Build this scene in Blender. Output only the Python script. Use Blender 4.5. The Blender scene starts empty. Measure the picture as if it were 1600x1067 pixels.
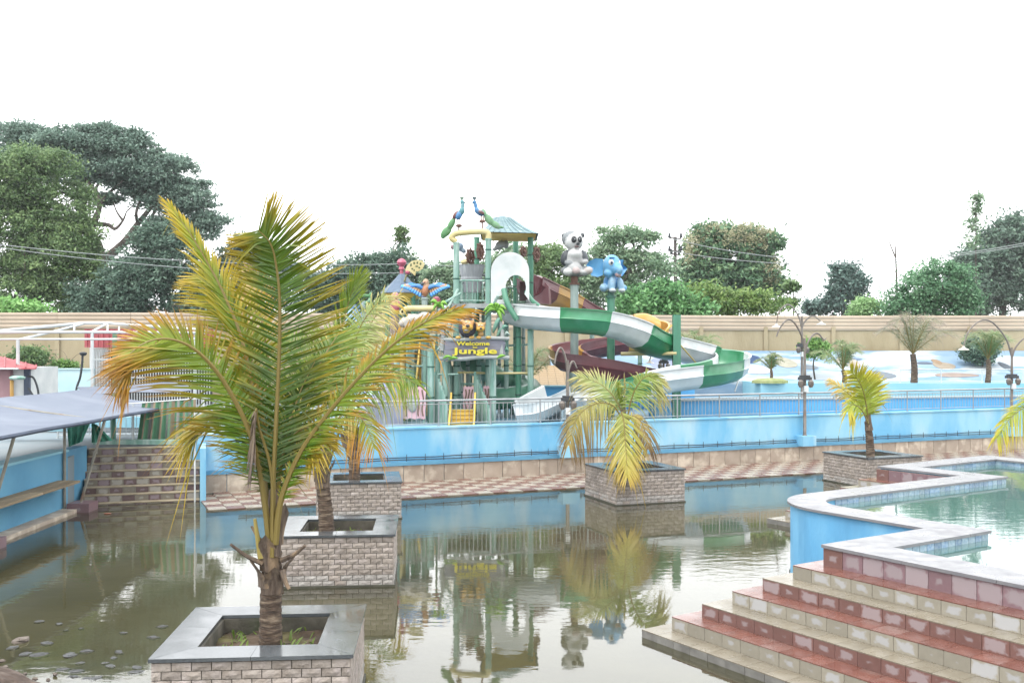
import bpy, math, random
import numpy as np
from mathutils import Vector, Matrix
from mathutils.geometry import tessellate_polygon

random.seed(7)
rng = np.random.default_rng(7)
sc = bpy.context.scene
COL = sc.collection

# ------------------------------------------------------------------ camera
F, CX, HY, H = 1555.6, 800.0, 548.0, 3.7        # focal length in photo pixels, principal column, horizon row, eye height over the pond
cam_d = bpy.data.cameras.new('camera')
cam = bpy.data.objects.new('camera', cam_d)
COL.objects.link(cam)
cam.location = (0, 0, H)
cam.rotation_euler = (math.radians(90), 0, 0)
cam_d.sensor_width = 36.0
cam_d.lens = 35.0
cam_d.shift_y = (HY - 533.5) / 1600.0
cam_d.clip_end = 3000
sc.camera = cam

# ------------------------------------------------------------------ overcast sky + soft sun
w = bpy.data.worlds.new('World')
sc.world = w
w.use_nodes = True
nt = w.node_tree
nt.nodes.clear()
sky = nt.nodes.new('ShaderNodeTexSky')
sky.sky_type = 'NISHITA'
sky.sun_disc = False
SUN_EL, SUN_AZ = math.radians(62), math.radians(215)
sky.sun_elevation = SUN_EL
sky.sun_rotation = SUN_AZ
sky.dust_density = 4.0
mixc = nt.nodes.new('ShaderNodeMix')
mixc.data_type = 'RGBA'
mixc.inputs[0].default_value = 0.93             # a closed cloud deck: the blue sky hardly shows through
mixc.inputs[7].default_value = (10.0, 10.15, 10.3, 1)
nt.links.new(sky.outputs[0], mixc.inputs[6])
bg = nt.nodes.new('ShaderNodeBackground')
bg.inputs[1].default_value = 0.115
outw = nt.nodes.new('ShaderNodeOutputWorld')
nt.links.new(mixc.outputs[2], bg.inputs[0])
nt.links.new(bg.outputs[0], outw.inputs[0])

sun_d = bpy.data.lights.new('sun', 'SUN')
sun_d.energy = 0.9
sun_d.angle = math.radians(25)
sun_d.color = (1, 0.97, 0.92)
sun = bpy.data.objects.new('sun', sun_d)
COL.objects.link(sun)
sdir = Vector((math.sin(SUN_AZ) * math.cos(SUN_EL), math.cos(SUN_AZ) * math.cos(SUN_EL), math.sin(SUN_EL)))
sun.rotation_euler = sdir.to_track_quat('Z', 'Y').to_euler()
sun.location = (0, 0, 60)

sc.view_settings.view_transform = 'Standard'
sc.view_settings.look = 'None'
sc.view_settings.gamma = 1.0
sc.view_settings.exposure = 1.4
sc.view_settings.use_curve_mapping = False
try:
    sc.cycles.use_denoising = True
    sc.cycles.max_bounces = 8
    sc.cycles.transparent_max_bounces = 12
    sc.cycles.caustics_reflective = False
    sc.cycles.caustics_refractive = False
except Exception:
    pass

# ------------------------------------------------------------------ helpers
def Q(px, py, d):
    """point at depth d seen at a place of the photograph"""
    return Vector(((px - CX) / F * d, d, H - (py - HY) / F * d))

def G(px, py, z=0.0):
    d = F * (H - z) / (py - HY)
    return Q(px, py, d)

def lin(c):
    return c / 12.92 if c <= 0.04045 else ((c + 0.055) / 1.055) ** 2.4

def hx(s, k=1.0):
    s = s.lstrip('#')
    return tuple(lin(int(s[i:i + 2], 16) / 255) * k for i in (0, 2, 4))

def c4(c):
    return (c[0], c[1], c[2], 1.0)

MATS = {}
HAZE = 0.0003
KM = 0.72        # swatches are picked from sunlit pictures; surfaces themselves are darker
def mat(name, c1, c2=None, scale=4.0, rough=0.6, bump=0.0, bscale=30.0, rand=0.0, metallic=0.0, spec=0.5, trans=0.0,
        attr=False, stretch=(1, 1, 1), lo=0.35, hi=0.65, c3=None, s3=1.2, lo3=0.5, hi3=0.7, detail=6.0, coords='Object', rrough=0.0):
    """procedural material: two noise-mixed colours, an optional third patch colour, bump, per-object variation"""
    if name in MATS:
        return MATS[name]
    if not attr:
        c1 = tuple(v * KM for v in c1)
    c2 = tuple(v * KM for v in c2) if c2 is not None else None
    c3 = tuple(v * KM for v in c3) if c3 is not None else None
    m = bpy.data.materials.new(name)
    m.use_nodes = True
    n, l = m.node_tree.nodes, m.node_tree.links
    bs = n['Principled BSDF']
    bs.inputs['Roughness'].default_value = rough
    bs.inputs['Metallic'].default_value = metallic
    bs.inputs['Specular IOR Level'].default_value = spec
    tc = n.new('ShaderNodeTexCoord')
    mp = n.new('ShaderNodeMapping')
    mp.inputs['Scale'].default_value = stretch
    l.new(tc.outputs[coords], mp.inputs[0])
    vec = mp.outputs[0]
    if rand > 0 or attr is False:
        oi = n.new('ShaderNodeObjectInfo')
        ad = n.new('ShaderNodeVectorMath'); ad.operation = 'ADD'
        sclr = n.new('ShaderNodeVectorMath'); sclr.operation = 'SCALE'
        l.new(oi.outputs['Random'], sclr.inputs[0])
        sclr.inputs['Scale'].default_value = 37.0
        l.new(vec, ad.inputs[0]); l.new(sclr.outputs[0], ad.inputs[1])
        vec = ad.outputs[0]
    if attr:
        at = n.new('ShaderNodeAttribute'); at.attribute_name = 'Col'
        col = at.outputs['Color']
        if c2 is not None:
            nz = n.new('ShaderNodeTexNoise'); nz.inputs['Scale'].default_value = scale; nz.inputs['Detail'].default_value = detail
            l.new(vec, nz.inputs['Vector'])
            mr = n.new('ShaderNodeMapRange'); mr.inputs[1].default_value = lo; mr.inputs[2].default_value = hi
            l.new(nz.outputs['Fac'], mr.inputs[0])
            mx = n.new('ShaderNodeMix'); mx.data_type = 'RGBA'
            l.new(mr.outputs[0], mx.inputs[0]); l.new(col, mx.inputs[6]); mx.inputs[7].default_value = c4(c2)
            col = mx.outputs[2]
    else:
        if c2 is None:
            c2 = tuple(min(1, v * 0.8) for v in c1)
        nz = n.new('ShaderNodeTexNoise'); nz.inputs['Scale'].default_value = scale; nz.inputs['Detail'].default_value = detail
        l.new(vec, nz.inputs['Vector'])
        mr = n.new('ShaderNodeMapRange'); mr.inputs[1].default_value = lo; mr.inputs[2].default_value = hi
        l.new(nz.outputs['Fac'], mr.inputs[0])
        mx = n.new('ShaderNodeMix'); mx.data_type = 'RGBA'
        l.new(mr.outputs[0], mx.inputs[0])
        mx.inputs[6].default_value = c4(c1); mx.inputs[7].default_value = c4(c2)
        col = mx.outputs[2]
    if c3 is not None:
        nz3 = n.new('ShaderNodeTexNoise'); nz3.inputs['Scale'].default_value = s3; nz3.inputs['Detail'].default_value = 5
        l.new(vec, nz3.inputs['Vector'])
        mr3 = n.new('ShaderNodeMapRange'); mr3.inputs[1].default_value = lo3; mr3.inputs[2].default_value = hi3
        l.new(nz3.outputs['Fac'], mr3.inputs[0])
        mx3 = n.new('ShaderNodeMix'); mx3.data_type = 'RGBA'
        l.new(mr3.outputs[0], mx3.inputs[0]); l.new(col, mx3.inputs[6]); mx3.inputs[7].default_value = c4(c3)
        col = mx3.outputs[2]
    if rand > 0:
        hs = n.new('ShaderNodeHueSaturation')
        mrr = n.new('ShaderNodeMapRange'); mrr.inputs[3].default_value = 1 - rand; mrr.inputs[4].default_value = 1 + rand
        l.new(oi.outputs['Random'], mrr.inputs[0]); l.new(mrr.outputs[0], hs.inputs['Value']); l.new(col, hs.inputs['Color'])
        col = hs.outputs[0]
    l.new(col, bs.inputs['Base Color'])
    if rrough > 0:
        nr = n.new('ShaderNodeTexNoise'); nr.inputs['Scale'].default_value = 3.0; nr.inputs['Detail'].default_value = 5
        l.new(vec, nr.inputs['Vector'])
        mq = n.new('ShaderNodeMapRange'); mq.inputs[1].default_value = .3; mq.inputs[2].default_value = .7
        mq.inputs[3].default_value = max(0.02, rough - rrough); mq.inputs[4].default_value = rough + rrough
        l.new(nr.outputs['Fac'], mq.inputs[0]); l.new(mq.outputs[0], bs.inputs['Roughness'])
    if bump > 0:
        nb = n.new('ShaderNodeTexNoise'); nb.inputs['Scale'].default_value = bscale; nb.inputs['Detail'].default_value = 8
        l.new(vec, nb.inputs['Vector'])
        bp = n.new('ShaderNodeBump'); bp.inputs['Strength'].default_value = bump; bp.inputs['Distance'].default_value = 0.03
        l.new(nb.outputs['Fac'], bp.inputs['Height']); l.new(bp.outputs[0], bs.inputs['Normal'])
    if trans > 0:
        out = n['Material Output']
        tr = n.new('ShaderNodeBsdfTranslucent'); ms = n.new('ShaderNodeMixShader'); ms.inputs[0].default_value = trans
        l.new(col, tr.inputs[0]); l.new(bs.outputs[0], ms.inputs[1]); l.new(tr.outputs[0], ms.inputs[2]); l.new(ms.outputs[0], out.inputs[0])
    MATS[name] = m
    return m

WORLD = {}
def wloc(o):
    return WORLD.get(o.name, Vector((0, 0, 0)))

def tag(o, label=None, cat=None, group=None, kind=None):
    if label: o['label'] = label
    if cat: o['category'] = cat
    if group: o['group'] = group
    if kind: o['kind'] = kind
    return o

def empty(name, loc, label, cat, group=None):
    o = bpy.data.objects.new(name, None)
    o.empty_display_size = 0.2
    COL.objects.link(o)
    o.location = loc
    WORLD[o.name] = Vector(loc)
    return tag(o, label, cat, group)

def link_mesh(name, me, world, parent=None, rot=None):
    o = bpy.data.objects.new(name, me)
    COL.objects.link(o)
    WORLD[o.name] = Vector(world)
    if parent is not None:
        o.parent = parent
        o.location = Vector(world) - wloc(parent)
    else:
        o.location = world
    if rot is not None:
        o.rotation_euler = rot
    return o

def frame(fwd, up=Vector((0, 0, 1))):
    f = Vector(fwd).normalized()
    s = f.cross(up)
    if s.length < 1e-4:
        s = f.cross(Vector((0, 1, 0)))
    s.normalize()
    return f, s, s.cross(f).normalized()

def catmull(pts, n):
    P = [Vector(p) for p in pts]
    if len(P) == 2:
        return [P[0].lerp(P[1], i / (n - 1)) for i in range(n)]
    P = [P[0] * 2 - P[1]] + P + [P[-1] * 2 - P[-2]]
    out = []
    m = len(P) - 3
    for i in range(n):
        u = i / (n - 1) * m
        k = min(int(u), m - 1); t = u - k
        a, b, c_, d = P[k:k + 4]
        out.append(0.5 * ((2 * b) + (c_ - a) * t + (2 * a - 5 * b + 4 * c_ - d) * t * t + (3 * b - a - 3 * c_ + d) * t ** 3))
    return out

class MB:
    def __init__(s):
        s.v, s.f, s.c, s.mi = [], [], [], []
        s.cur = (1, 1, 1); s.m = 0
    def add(s, vs, fs):
        o = len(s.v)
        s.v.extend([tuple(v) for v in vs])
        s.c.extend([s.cur] * len(vs))
        s.f.extend([tuple(i + o for i in f) for f in fs])
        s.mi.extend([s.m] * len(fs))
        return s
    def box(s, c, size, ax=None):
        c = Vector(c)
        X, Y, Z = ax if ax else (Vector((1, 0, 0)), Vector((0, 1, 0)), Vector((0, 0, 1)))
        X, Y, Z = X * size[0] / 2, Y * size[1] / 2, Z * size[2] / 2
        vs = [c + X * i + Y * j + Z * k for k in (-1, 1) for j in (-1, 1) for i in (-1, 1)]
        return s.add(vs, [(0, 2, 3, 1), (4, 5, 7, 6), (0, 1, 5, 4), (2, 6, 7, 3), (0, 4, 6, 2), (1, 3, 7, 5)])
    def pbox(s, x0, y0, x1, y1, d, depth):
        """box whose front face fills a pixel rectangle at depth d"""
        a, b = Q(x0, y1, d), Q(x1, y0, d)
        return s.box(((a.x + b.x) / 2, d + depth / 2, (a.z + b.z) / 2), (b.x - a.x, depth, b.z - a.z))
    def tube(s, pts, r, n=8, cap=True, res=None):
        pts = [Vector(p) for p in pts]
        if res: pts = catmull(pts, res)
        k = len(pts)
        rs = r if isinstance(r, (list, tuple)) else [r] * k
        if len(rs) != k:
            rs = [rs[0] + (rs[-1] - rs[0]) * i / (k - 1) for i in range(k)]
        t0 = (pts[1] - pts[0]).normalized()
        up = Vector((0, 0, 1)) if abs(t0.z) < .95 else Vector((0, 1, 0))
        vs, fs = [], []
        sd = t0.cross(up).normalized()
        for i, p in enumerate(pts):
            t = (pts[min(i + 1, k - 1)] - pts[max(i - 1, 0)]).normalized()
            sd = (sd - t * sd.dot(t)).normalized()
            u = sd.cross(t)
            for j in range(n):
                a = 2 * math.pi * j / n
                vs.append(p + (sd * math.cos(a) + u * math.sin(a)) * rs[i])
        for i in range(k - 1):
            for j in range(n):
                a, b = i * n + j, i * n + (j + 1) % n
                fs.append((a, b, b + n, a + n))
        if cap:
            fs.append(tuple(range(n))[::-1]); fs.append(tuple((k - 1) * n + j for j in range(n)))
        return s.add(vs, fs)
    def lathe(s, c, prof, n=16):
        c = Vector(c); vs, fs = [], []
        for r, z in prof:
            for j in range(n):
                a = 2 * math.pi * j / n
                vs.append(c + Vector((r * math.cos(a), r * math.sin(a), z)))
        for i in range(len(prof) - 1):
            for j in range(n):
                a, b = i * n + j, i * n + (j + 1) % n
                fs.append((a, b, b + n, a + n))
        fs.append(tuple(range(n))[::-1]); fs.append(tuple((len(prof) - 1) * n + j for j in range(n)))
        return s.add(vs, fs)
    def loft(s, rings, closed=False, cap=False):
        n = len(rings[0]); vs, fs = [], []
        for r in rings: vs.extend(r)
        for i in range(len(rings) - 1):
            for j in range(n if closed else n - 1):
                a, b = i * n + j, i * n + (j + 1) % n
                fs.append((a, b, b + n, a + n))
        if cap:
            fs.append(tuple(range(n))[::-1]); fs.append(tuple((len(rings) - 1) * n + j for j in range(n)))
        return s.add(vs, fs)
    def prism(s, poly, z0, z1):
        """polygon in plan between two heights"""
        n = len(poly)
        vs = [Vector((p[0], p[1], z0)) for p in poly] + [Vector((p[0], p[1], z1)) for p in poly]
        tri = tessellate_polygon([[Vector((p[0], p[1], 0)) for p in poly]])
        fs = [tuple(t)[::-1] for t in tri] + [tuple(i + n for i in t) for t in tri]
        fs += [(i, (i + 1) % n, (i + 1) % n + n, i + n) for i in range(n)]
        return s.add(vs, fs)
    def plate(s, poly, back):
        """closed 3D polygon (planar) given thickness along a vector"""
        n = len(poly); back = Vector(back)
        P = [Vector(p) for p in poly]
        tri = tessellate_polygon([P])
        fs = [tuple(t) for t in tri] + [tuple(i + n for i in t)[::-1] for t in tri]
        fs += [(i, (i + 1) % n, (i + 1) % n + n, i + n) for i in range(n)]
        return s.add(P + [p + back for p in P], fs)
    def ell(s, c, r, rot=None, nu=14, nv=10):
        c = Vector(c); vs, fs = [], []
        for i in range(nv + 1):
            th = math.pi * i / nv
            for j in range(nu):
                ph = 2 * math.pi * j / nu
                p = Vector((r[0] * math.sin(th) * math.cos(ph), r[1] * math.sin(th) * math.sin(ph), r[2] * math.cos(th)))
                if rot is not None: p = rot @ p
                vs.append(c + p)
        for i in range(nv):
            for j in range(nu):
                a, b = i * nu + j, i * nu + (j + 1) % nu
                fs.append((a, a + nu, b + nu, b))
        return s.add(vs, fs)
    def mesh(s, name, origin, mats, smooth=False, col=False):
        me = bpy.data.meshes.new(name)
        o = Vector(origin)
        me.from_pydata([(v[0] - o.x, v[1] - o.y, v[2] - o.z) for v in s.v], [], s.f)
        if not isinstance(mats, (list, tuple)): mats = [mats]
        for m in mats: me.materials.append(m)
        if len(mats) > 1:
            me.polygons.foreach_set('material_index', s.mi)
        if col:
            ca = me.color_attributes.new('Col', 'FLOAT_COLOR', 'POINT')
            a = np.ones((len(s.v), 4), np.float32); a[:, :3] = np.array(s.c, np.float32)
            ca.data.foreach_set('color', a.ravel())
        if smooth:
            me.polygons.foreach_set('use_smooth', [True] * len(me.polygons))
        me.update()
        return me
    def build(s, name, mats, parent=None, smooth=False, col=False, label=None, cat=None, group=None, kind=None):
        a = np.array(s.v)
        mn, mxx = a.min(0), a.max(0)
        o = Vector(((mn[0] + mxx[0]) / 2, (mn[1] + mxx[1]) / 2, mn[2] if parent is None else (mn[2] + mxx[2]) / 2))
        ob = link_mesh(name, s.mesh(name, o, mats, smooth, col), o, parent)
        return tag(ob, label, cat, group, kind)

def auto_smooth(o, ang=40):
    me = o.data
    me.polygons.foreach_set('use_smooth', [True] * len(me.polygons))
    try:
        me.set_sharp_from_angle(angle=math.radians(ang))
    except Exception:
        pass
    return o
# ------------------------------------------------------------------ materials of the setting
M_ground = mat('ground_earth', hx('#6d6148'), hx('#4d4a33'), 0.6, .95, .4, 6)
M_bed = mat('pond_bed', hx('#8f8c76'), hx('#7a775f'), 0.7, .9, .3, 8, c3=hx('#5f6249'), s3=.35, lo3=.45, hi3=.7)
M_blue = mat('blue_render', hx('#72bae2'), hx('#9dd2e8'), .8, .75, .15, 40, lo=.42, hi=.6, c3=hx('#bcdbe6'), s3=.9, lo3=.54, hi3=.72, stretch=(1, 1, .35))
M_blue2 = mat('blue_render_deep', hx('#5b9cc0'), hx('#6ba9c9'), .8, .75, .15, 40, c3=hx('#4d86a6'), s3=.6, lo3=.5, hi3=.75)
M_lobe = mat('bright_blue_render', hx('#68b0de'), hx('#7fc0e6'), 1.2, .7, .15, 40, lo=.42, hi=.6, stretch=(1, 1, .3), c3=hx('#5798c4'), s3=1.6, lo3=.55, hi3=.78)
M_cyan = mat('cyan_render', hx('#8fcbe0', .9), hx('#a3d5e4', .9), .7, .75, .1, 40)
M_poolblue = mat('pool_paint', hx('#4fa3dc'), hx('#62b2e2'), .4, .6, .05, 30)
M_pale = mat('pale_pool_paint', hx('#98bccd', .75), hx('#86b2cb', .75), .3, .6, .05, 30)
M_plaza = mat('plaza_paving', hx('#9aa4a8', .8), hx('#879aa4', .8), .5, .8, .1, 20)
M_white = mat('white_paint', hx('#e6e8e6'), hx('#cfd4d4'), 2, .5, .05, 30)
M_steel = mat('brushed_steel', hx('#b9bdbf'), hx('#a0a5a8'), 3, .35, 0, metallic=.6)
M_steeld = mat('dull_steel', hx('#9a9f9f'), hx('#7e8484'), 3, .45, 0, metallic=.4)
M_tan = mat('tan_render', hx('#b8aa8c'), hx('#aa9c7e'), 1.2, .95, .6, 9, c3=hx('#9a8c6c'), s3=.5, lo3=.52, hi3=.8, stretch=(1, 1, .35))
M_corr = mat('tan_sheet', hx('#c4b29c'), hx('#b5a38e'), .5, .6, .05, 20)
M_slab = mat('tile_skirting', hx('#b5a696'), hx('#a39484'), 2.5, .5, .1, 30, rand=.1, c3=hx('#d8cbb8'), s3=3)
M_tA = mat('walkway_tile_red', hx('#9a7264', .72), hx('#8b6659', .72), 3, .3, .05, 30, rand=.12, rrough=.12)
M_tB = mat('walkway_tile_cream', hx('#bcb2a2', .85), hx('#b0a494', .85), 3, .3, .05, 30, rand=.08, rrough=.12)
M_grout = mat('mortar', hx('#8b857b'), hx('#726c62'), 6, .9, .3, 40)
M_black = mat('black_rubber', hx('#2b2f33'), hx('#3a3f44'), 5, .6)

# ------------------------------------------------------------------ ground, pond
g = MB(); g.add([(-900, -300, -.6), (900, -300, -.6), (900, 1500, -.6), (-900, 1500, -.6)], [(0, 1, 2, 3)])
g.build('ground', M_ground, kind='structure')
g = MB()
nx, ny = 60, 50
vs = []; fs = []
for j in range(ny + 1):
    for i in range(nx + 1):
        x, y = -22 + 50 * i / nx, -2 + 42 * j / ny
        vs.append((x, y, -.16 + .05 * math.sin(x * .7 + 1) * math.cos(y * .5) + random.uniform(-.02, .02)))
for j in range(ny):
    for i in range(nx):
        a = j * (nx + 1) + i
        fs.append((a, a + 1, a + nx + 2, a + nx + 1))
g.add(vs, fs)
g.build('pond_bed', M_bed, smooth=True, kind='structure')

def water_mat(name, tint, glossc, ripple, dist, ior=1.33, density=None, dirt=None):
    m = bpy.data.materials.new(name); m.use_nodes = True
    n, l = m.node_tree.nodes, m.node_tree.links
    n.clear()
    out = n.new('ShaderNodeOutputMaterial')
    fr = n.new('ShaderNodeFresnel'); fr.inputs[0].default_value = ior
    tr = n.new('ShaderNodeBsdfTransparent'); tr.inputs[0].default_value = c4(tint)
    df = n.new('ShaderNodeBsdfDiffuse'); df.inputs[0].default_value = c4(dirt)
    md = n.new('ShaderNodeMixShader'); md.inputs[0].default_value = density
    gl = n.new('ShaderNodeBsdfGlossy'); gl.inputs[0].default_value = c4(glossc); gl.inputs['Roughness'].default_value = .022
    ms = n.new('ShaderNodeMixShader')
    tc = n.new('ShaderNodeTexCoord')
    mp = n.new('ShaderNodeMapping'); mp.inputs['Scale'].default_value = (1.0, 2.2, 1)
    l.new(tc.outputs['Object'], mp.inputs[0])
    n1 = n.new('ShaderNodeTexNoise'); n1.inputs['Scale'].default_value = 2.6; n1.inputs['Detail'].default_value = 3
    n2 = n.new('ShaderNodeTexNoise'); n2.inputs['Scale'].default_value = .22; n2.inputs['Detail'].default_value = 2
    l.new(mp.outputs[0], n1.inputs['Vector']); l.new(tc.outputs['Object'], n2.inputs['Vector'])
    mr = n.new('ShaderNodeMapRange'); mr.inputs[1].default_value = .4; mr.inputs[2].default_value = .62; mr.inputs[3].default_value = .12; mr.inputs[4].default_value = 1.0
    l.new(n2.outputs['Fac'], mr.inputs[0])
    st = n.new('ShaderNodeMath'); st.operation = 'MULTIPLY'; st.inputs[1].default_value = ripple
    l.new(mr.outputs[0], st.inputs[0])
    bp = n.new('ShaderNodeBump'); bp.inputs['Distance'].default_value = dist
    l.new(n1.outputs['Fac'], bp.inputs['Height']); l.new(st.outputs[0], bp.inputs['Strength'])
    l.new(bp.outputs[0], gl.inputs['Normal']); l.new(bp.outputs[0], fr.inputs['Normal'])
    l.new(tr.outputs[0], md.inputs[1]); l.new(df.outputs[0], md.inputs[2])
    l.new(fr.outputs[0], ms.inputs[0]); l.new(md.outputs[0], ms.inputs[1]); l.new(gl.outputs[0], ms.inputs[2])
    l.new(ms.outputs[0], out.inputs[0])
    return m
M_water = water_mat('pond_water', (.76, .76, .64), (1, 1, 1), .13, .02, ior=1.55, dirt=hx('#5f5c46', .8), density=.32)
g = MB(); g.add([(-22, -2, 0), (28, -2, 0), (28, 40, 0), (-22, 40, 0)], [(0, 1, 2, 3)])
g.build('pond_water', M_water, kind='structure')

# ------------------------------------------------------------------ wall frame: s along the promenade wall, o out towards the camera
U = Vector((.9178, .3971, 0)); N_ = Vector((.3971, -.9178, 0)); W0 = Vector((1.3 - .3971 * .6, 29.2 + .9178 * .6, 0)); ZV = Vector((0, 0, 1))
WAX = (U, N_, ZV)
def WL(s, o, z):
    return W0 + U * s + N_ * o + ZV * z

# plaza behind and to the left, one raised slab
SB = Vector((-7.7, 24.5, 0)); US = Vector((math.cos(math.radians(17)), math.sin(math.radians(17)), 0)); BS = Vector((-US.y, US.x, 0))   # left stairs frame
def SL(a, b, z):
    return SB + US * a + BS * b + ZV * z
plz = [(-10.05, -3), (-10.35, 23.1), SL(-2.72, 1.9, 0)[:2], SL(.05, 1.9, 0)[:2], WL(-9.3, -.12, 0)[:2], WL(28, -.12, 0)[:2], (60, 80), (-70, 80), (-70, -3)]
g = MB(); g.prism([(p[0], p[1]) for p in plz], -.5, 1.2)
g.build('plaza', M_plaza, kind='structure')
# play basin floor (painted) and far pool sheets
g = MB(); g.prism([WL(-7, -.13, 0)[:2], WL(27.5, -.13, 0)[:2], WL(27.5, -14, 0)[:2], WL(-7, -14, 0)[:2]], 1.15, 1.204)
g.build('pool_floor', M_pale, kind='structure')

# ------------------------------------------------------------------ promenade: walkway with chequered tiles
g = MB(); g.box(WL(7.75, 1.48, -.15), (33.7, 2.96, .3), WAX)
walk = g.build('walkway', M_grout, kind='structure')
TW = .42
tm = MB(); tm.box((0, 0, 0), (TW - .012, TW - .012, .02))
tmA = tm.mesh('walkway_tile', (0, 0, 0), M_tA); tmB = tm.mesh('walkway_tile', (0, 0, 0), M_tB)
rotW = (0, 0, math.atan2(U.y, U.x))
rest = MB(); cnt = 0
for i in range(-25, 60):
    for j in range(7):
        p = WL(i * TW + .2, .03 + (j + .5) * TW, .012 + random.uniform(-.003, .003))
        px = CX + F * p.x / p.y
        if px < 321 or px > 1680: continue
        if cnt < 300 and px < 1330:
            link_mesh('tile', tmA if (i + j) % 2 else tmB, p, walk, rotW); cnt += 1
        else:
            rest.m = 0 if (i + j) % 2 else 1
            rest.box(p, (TW - .012, TW - .012, .02), WAX)
rest.build('distant_tile', [M_tA, M_tB], walk, kind='stuff')

# promenade wall
wall = empty('promenade_wall', WL(8, 0, 0), 'long light blue rendered wall with stone skirting along the chequered walkway', 'wall')
g = MB(); g.box(WL(8.95, -.16, .98), (38.5, .24, 1.06), WAX)
g.box(WL(8.95, -.16, 1.515), (38.5, .3, .05), WAX)
g.build('wall_panel', M_blue, wall)
g = MB(); g.box(WL(8.95, -.02, .54), (38.5, .3, .1), WAX); g.box(WL(8.95, -.08, .25), (38.5, .26, .48), WAX)
g.build('ledge', M_blue2, wall)
sk = MB(); sk.box((0, 0, 0), (.585, .03, .5)); skm = sk.mesh('skirting_tile', (0, 0, 0), M_slab)
for i in range(-16, 46):
    link_mesh('skirting_tile', skm, WL(i * .6, .07 + random.uniform(0, .006), .26), wall, rotW)
g = MB()
for zz, oo in ((.64, .05), (.7, .02)):
    g.tube([WL(-9 + k * .55, oo, zz + random.uniform(-.012, .012)) for k in range(68)], .014, 5)
g.build('cable', M_black, wall)
spk = MB(); spk.tube([(0, 0, -.06), (0, 0, .13)], [.012, .008], 5); spm = spk.mesh('cable_clip', (0, 0, 0), M_black)
for i in range(66):
    link_mesh('cable_clip', spm, WL(-8.8 + i * .55, .05, .66), wall)

# ------------------------------------------------------------------ railing on the promenade wall
def railing(name, label, ptf, s0, s1, zb, h, gap, per, mrail, group=None, rb=.0085, rp=.024, axis_rot=0.0):
    r = empty(name, ptf((s0 + s1) / 2, zb), label, 'railing', group)
    g = MB(); g.tube([ptf(s0 + (s1 - s0) * k / 20, zb + h) for k in range(21)], .03, 8); auto_smooth(g.build('top_rail', mrail, r))
    g = MB(); g.tube([ptf(s0, zb + h - .1), ptf(s1, zb + h - .1)], .014, 6); g.build('upper_rail', mrail, r)
    g = MB(); g.tube([ptf(s0, zb + .08), ptf(s1, zb + .08)], .014, 6); g.build('bottom_rail', mrail, r)
    b = MB(); b.tube([(0, 0, .08), (0, 0, h - .1)], rb, 6); bm_ = b.mesh('baluster', (0, 0, 0), mrail)
    p = MB(); p.tube([(0, 0, 0), (0, 0, h - .02)], rp, 8); p.lathe((0, 0, 0), [(.05, 0), (.05, .012)], 10); pm = p.mesh('post', (0, 0, 0), mrail)
    k = 0; s = s0; nb = 0
    while s <= s1 + 1e-6:
        post = k % per == 0
        if post or nb < 290:
            link_mesh('post' if post else 'baluster', pm if post else bm_, ptf(s, zb), r)
            nb += 0 if post else 1
        s += gap; k += 1
    return r
railing('railing', 'brushed steel balustrade on top of the long blue promenade wall', lambda s, z: WL(s, -.17, z), -8.2, 25.2, 1.54, .73, .134, 12, M_steel)

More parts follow.
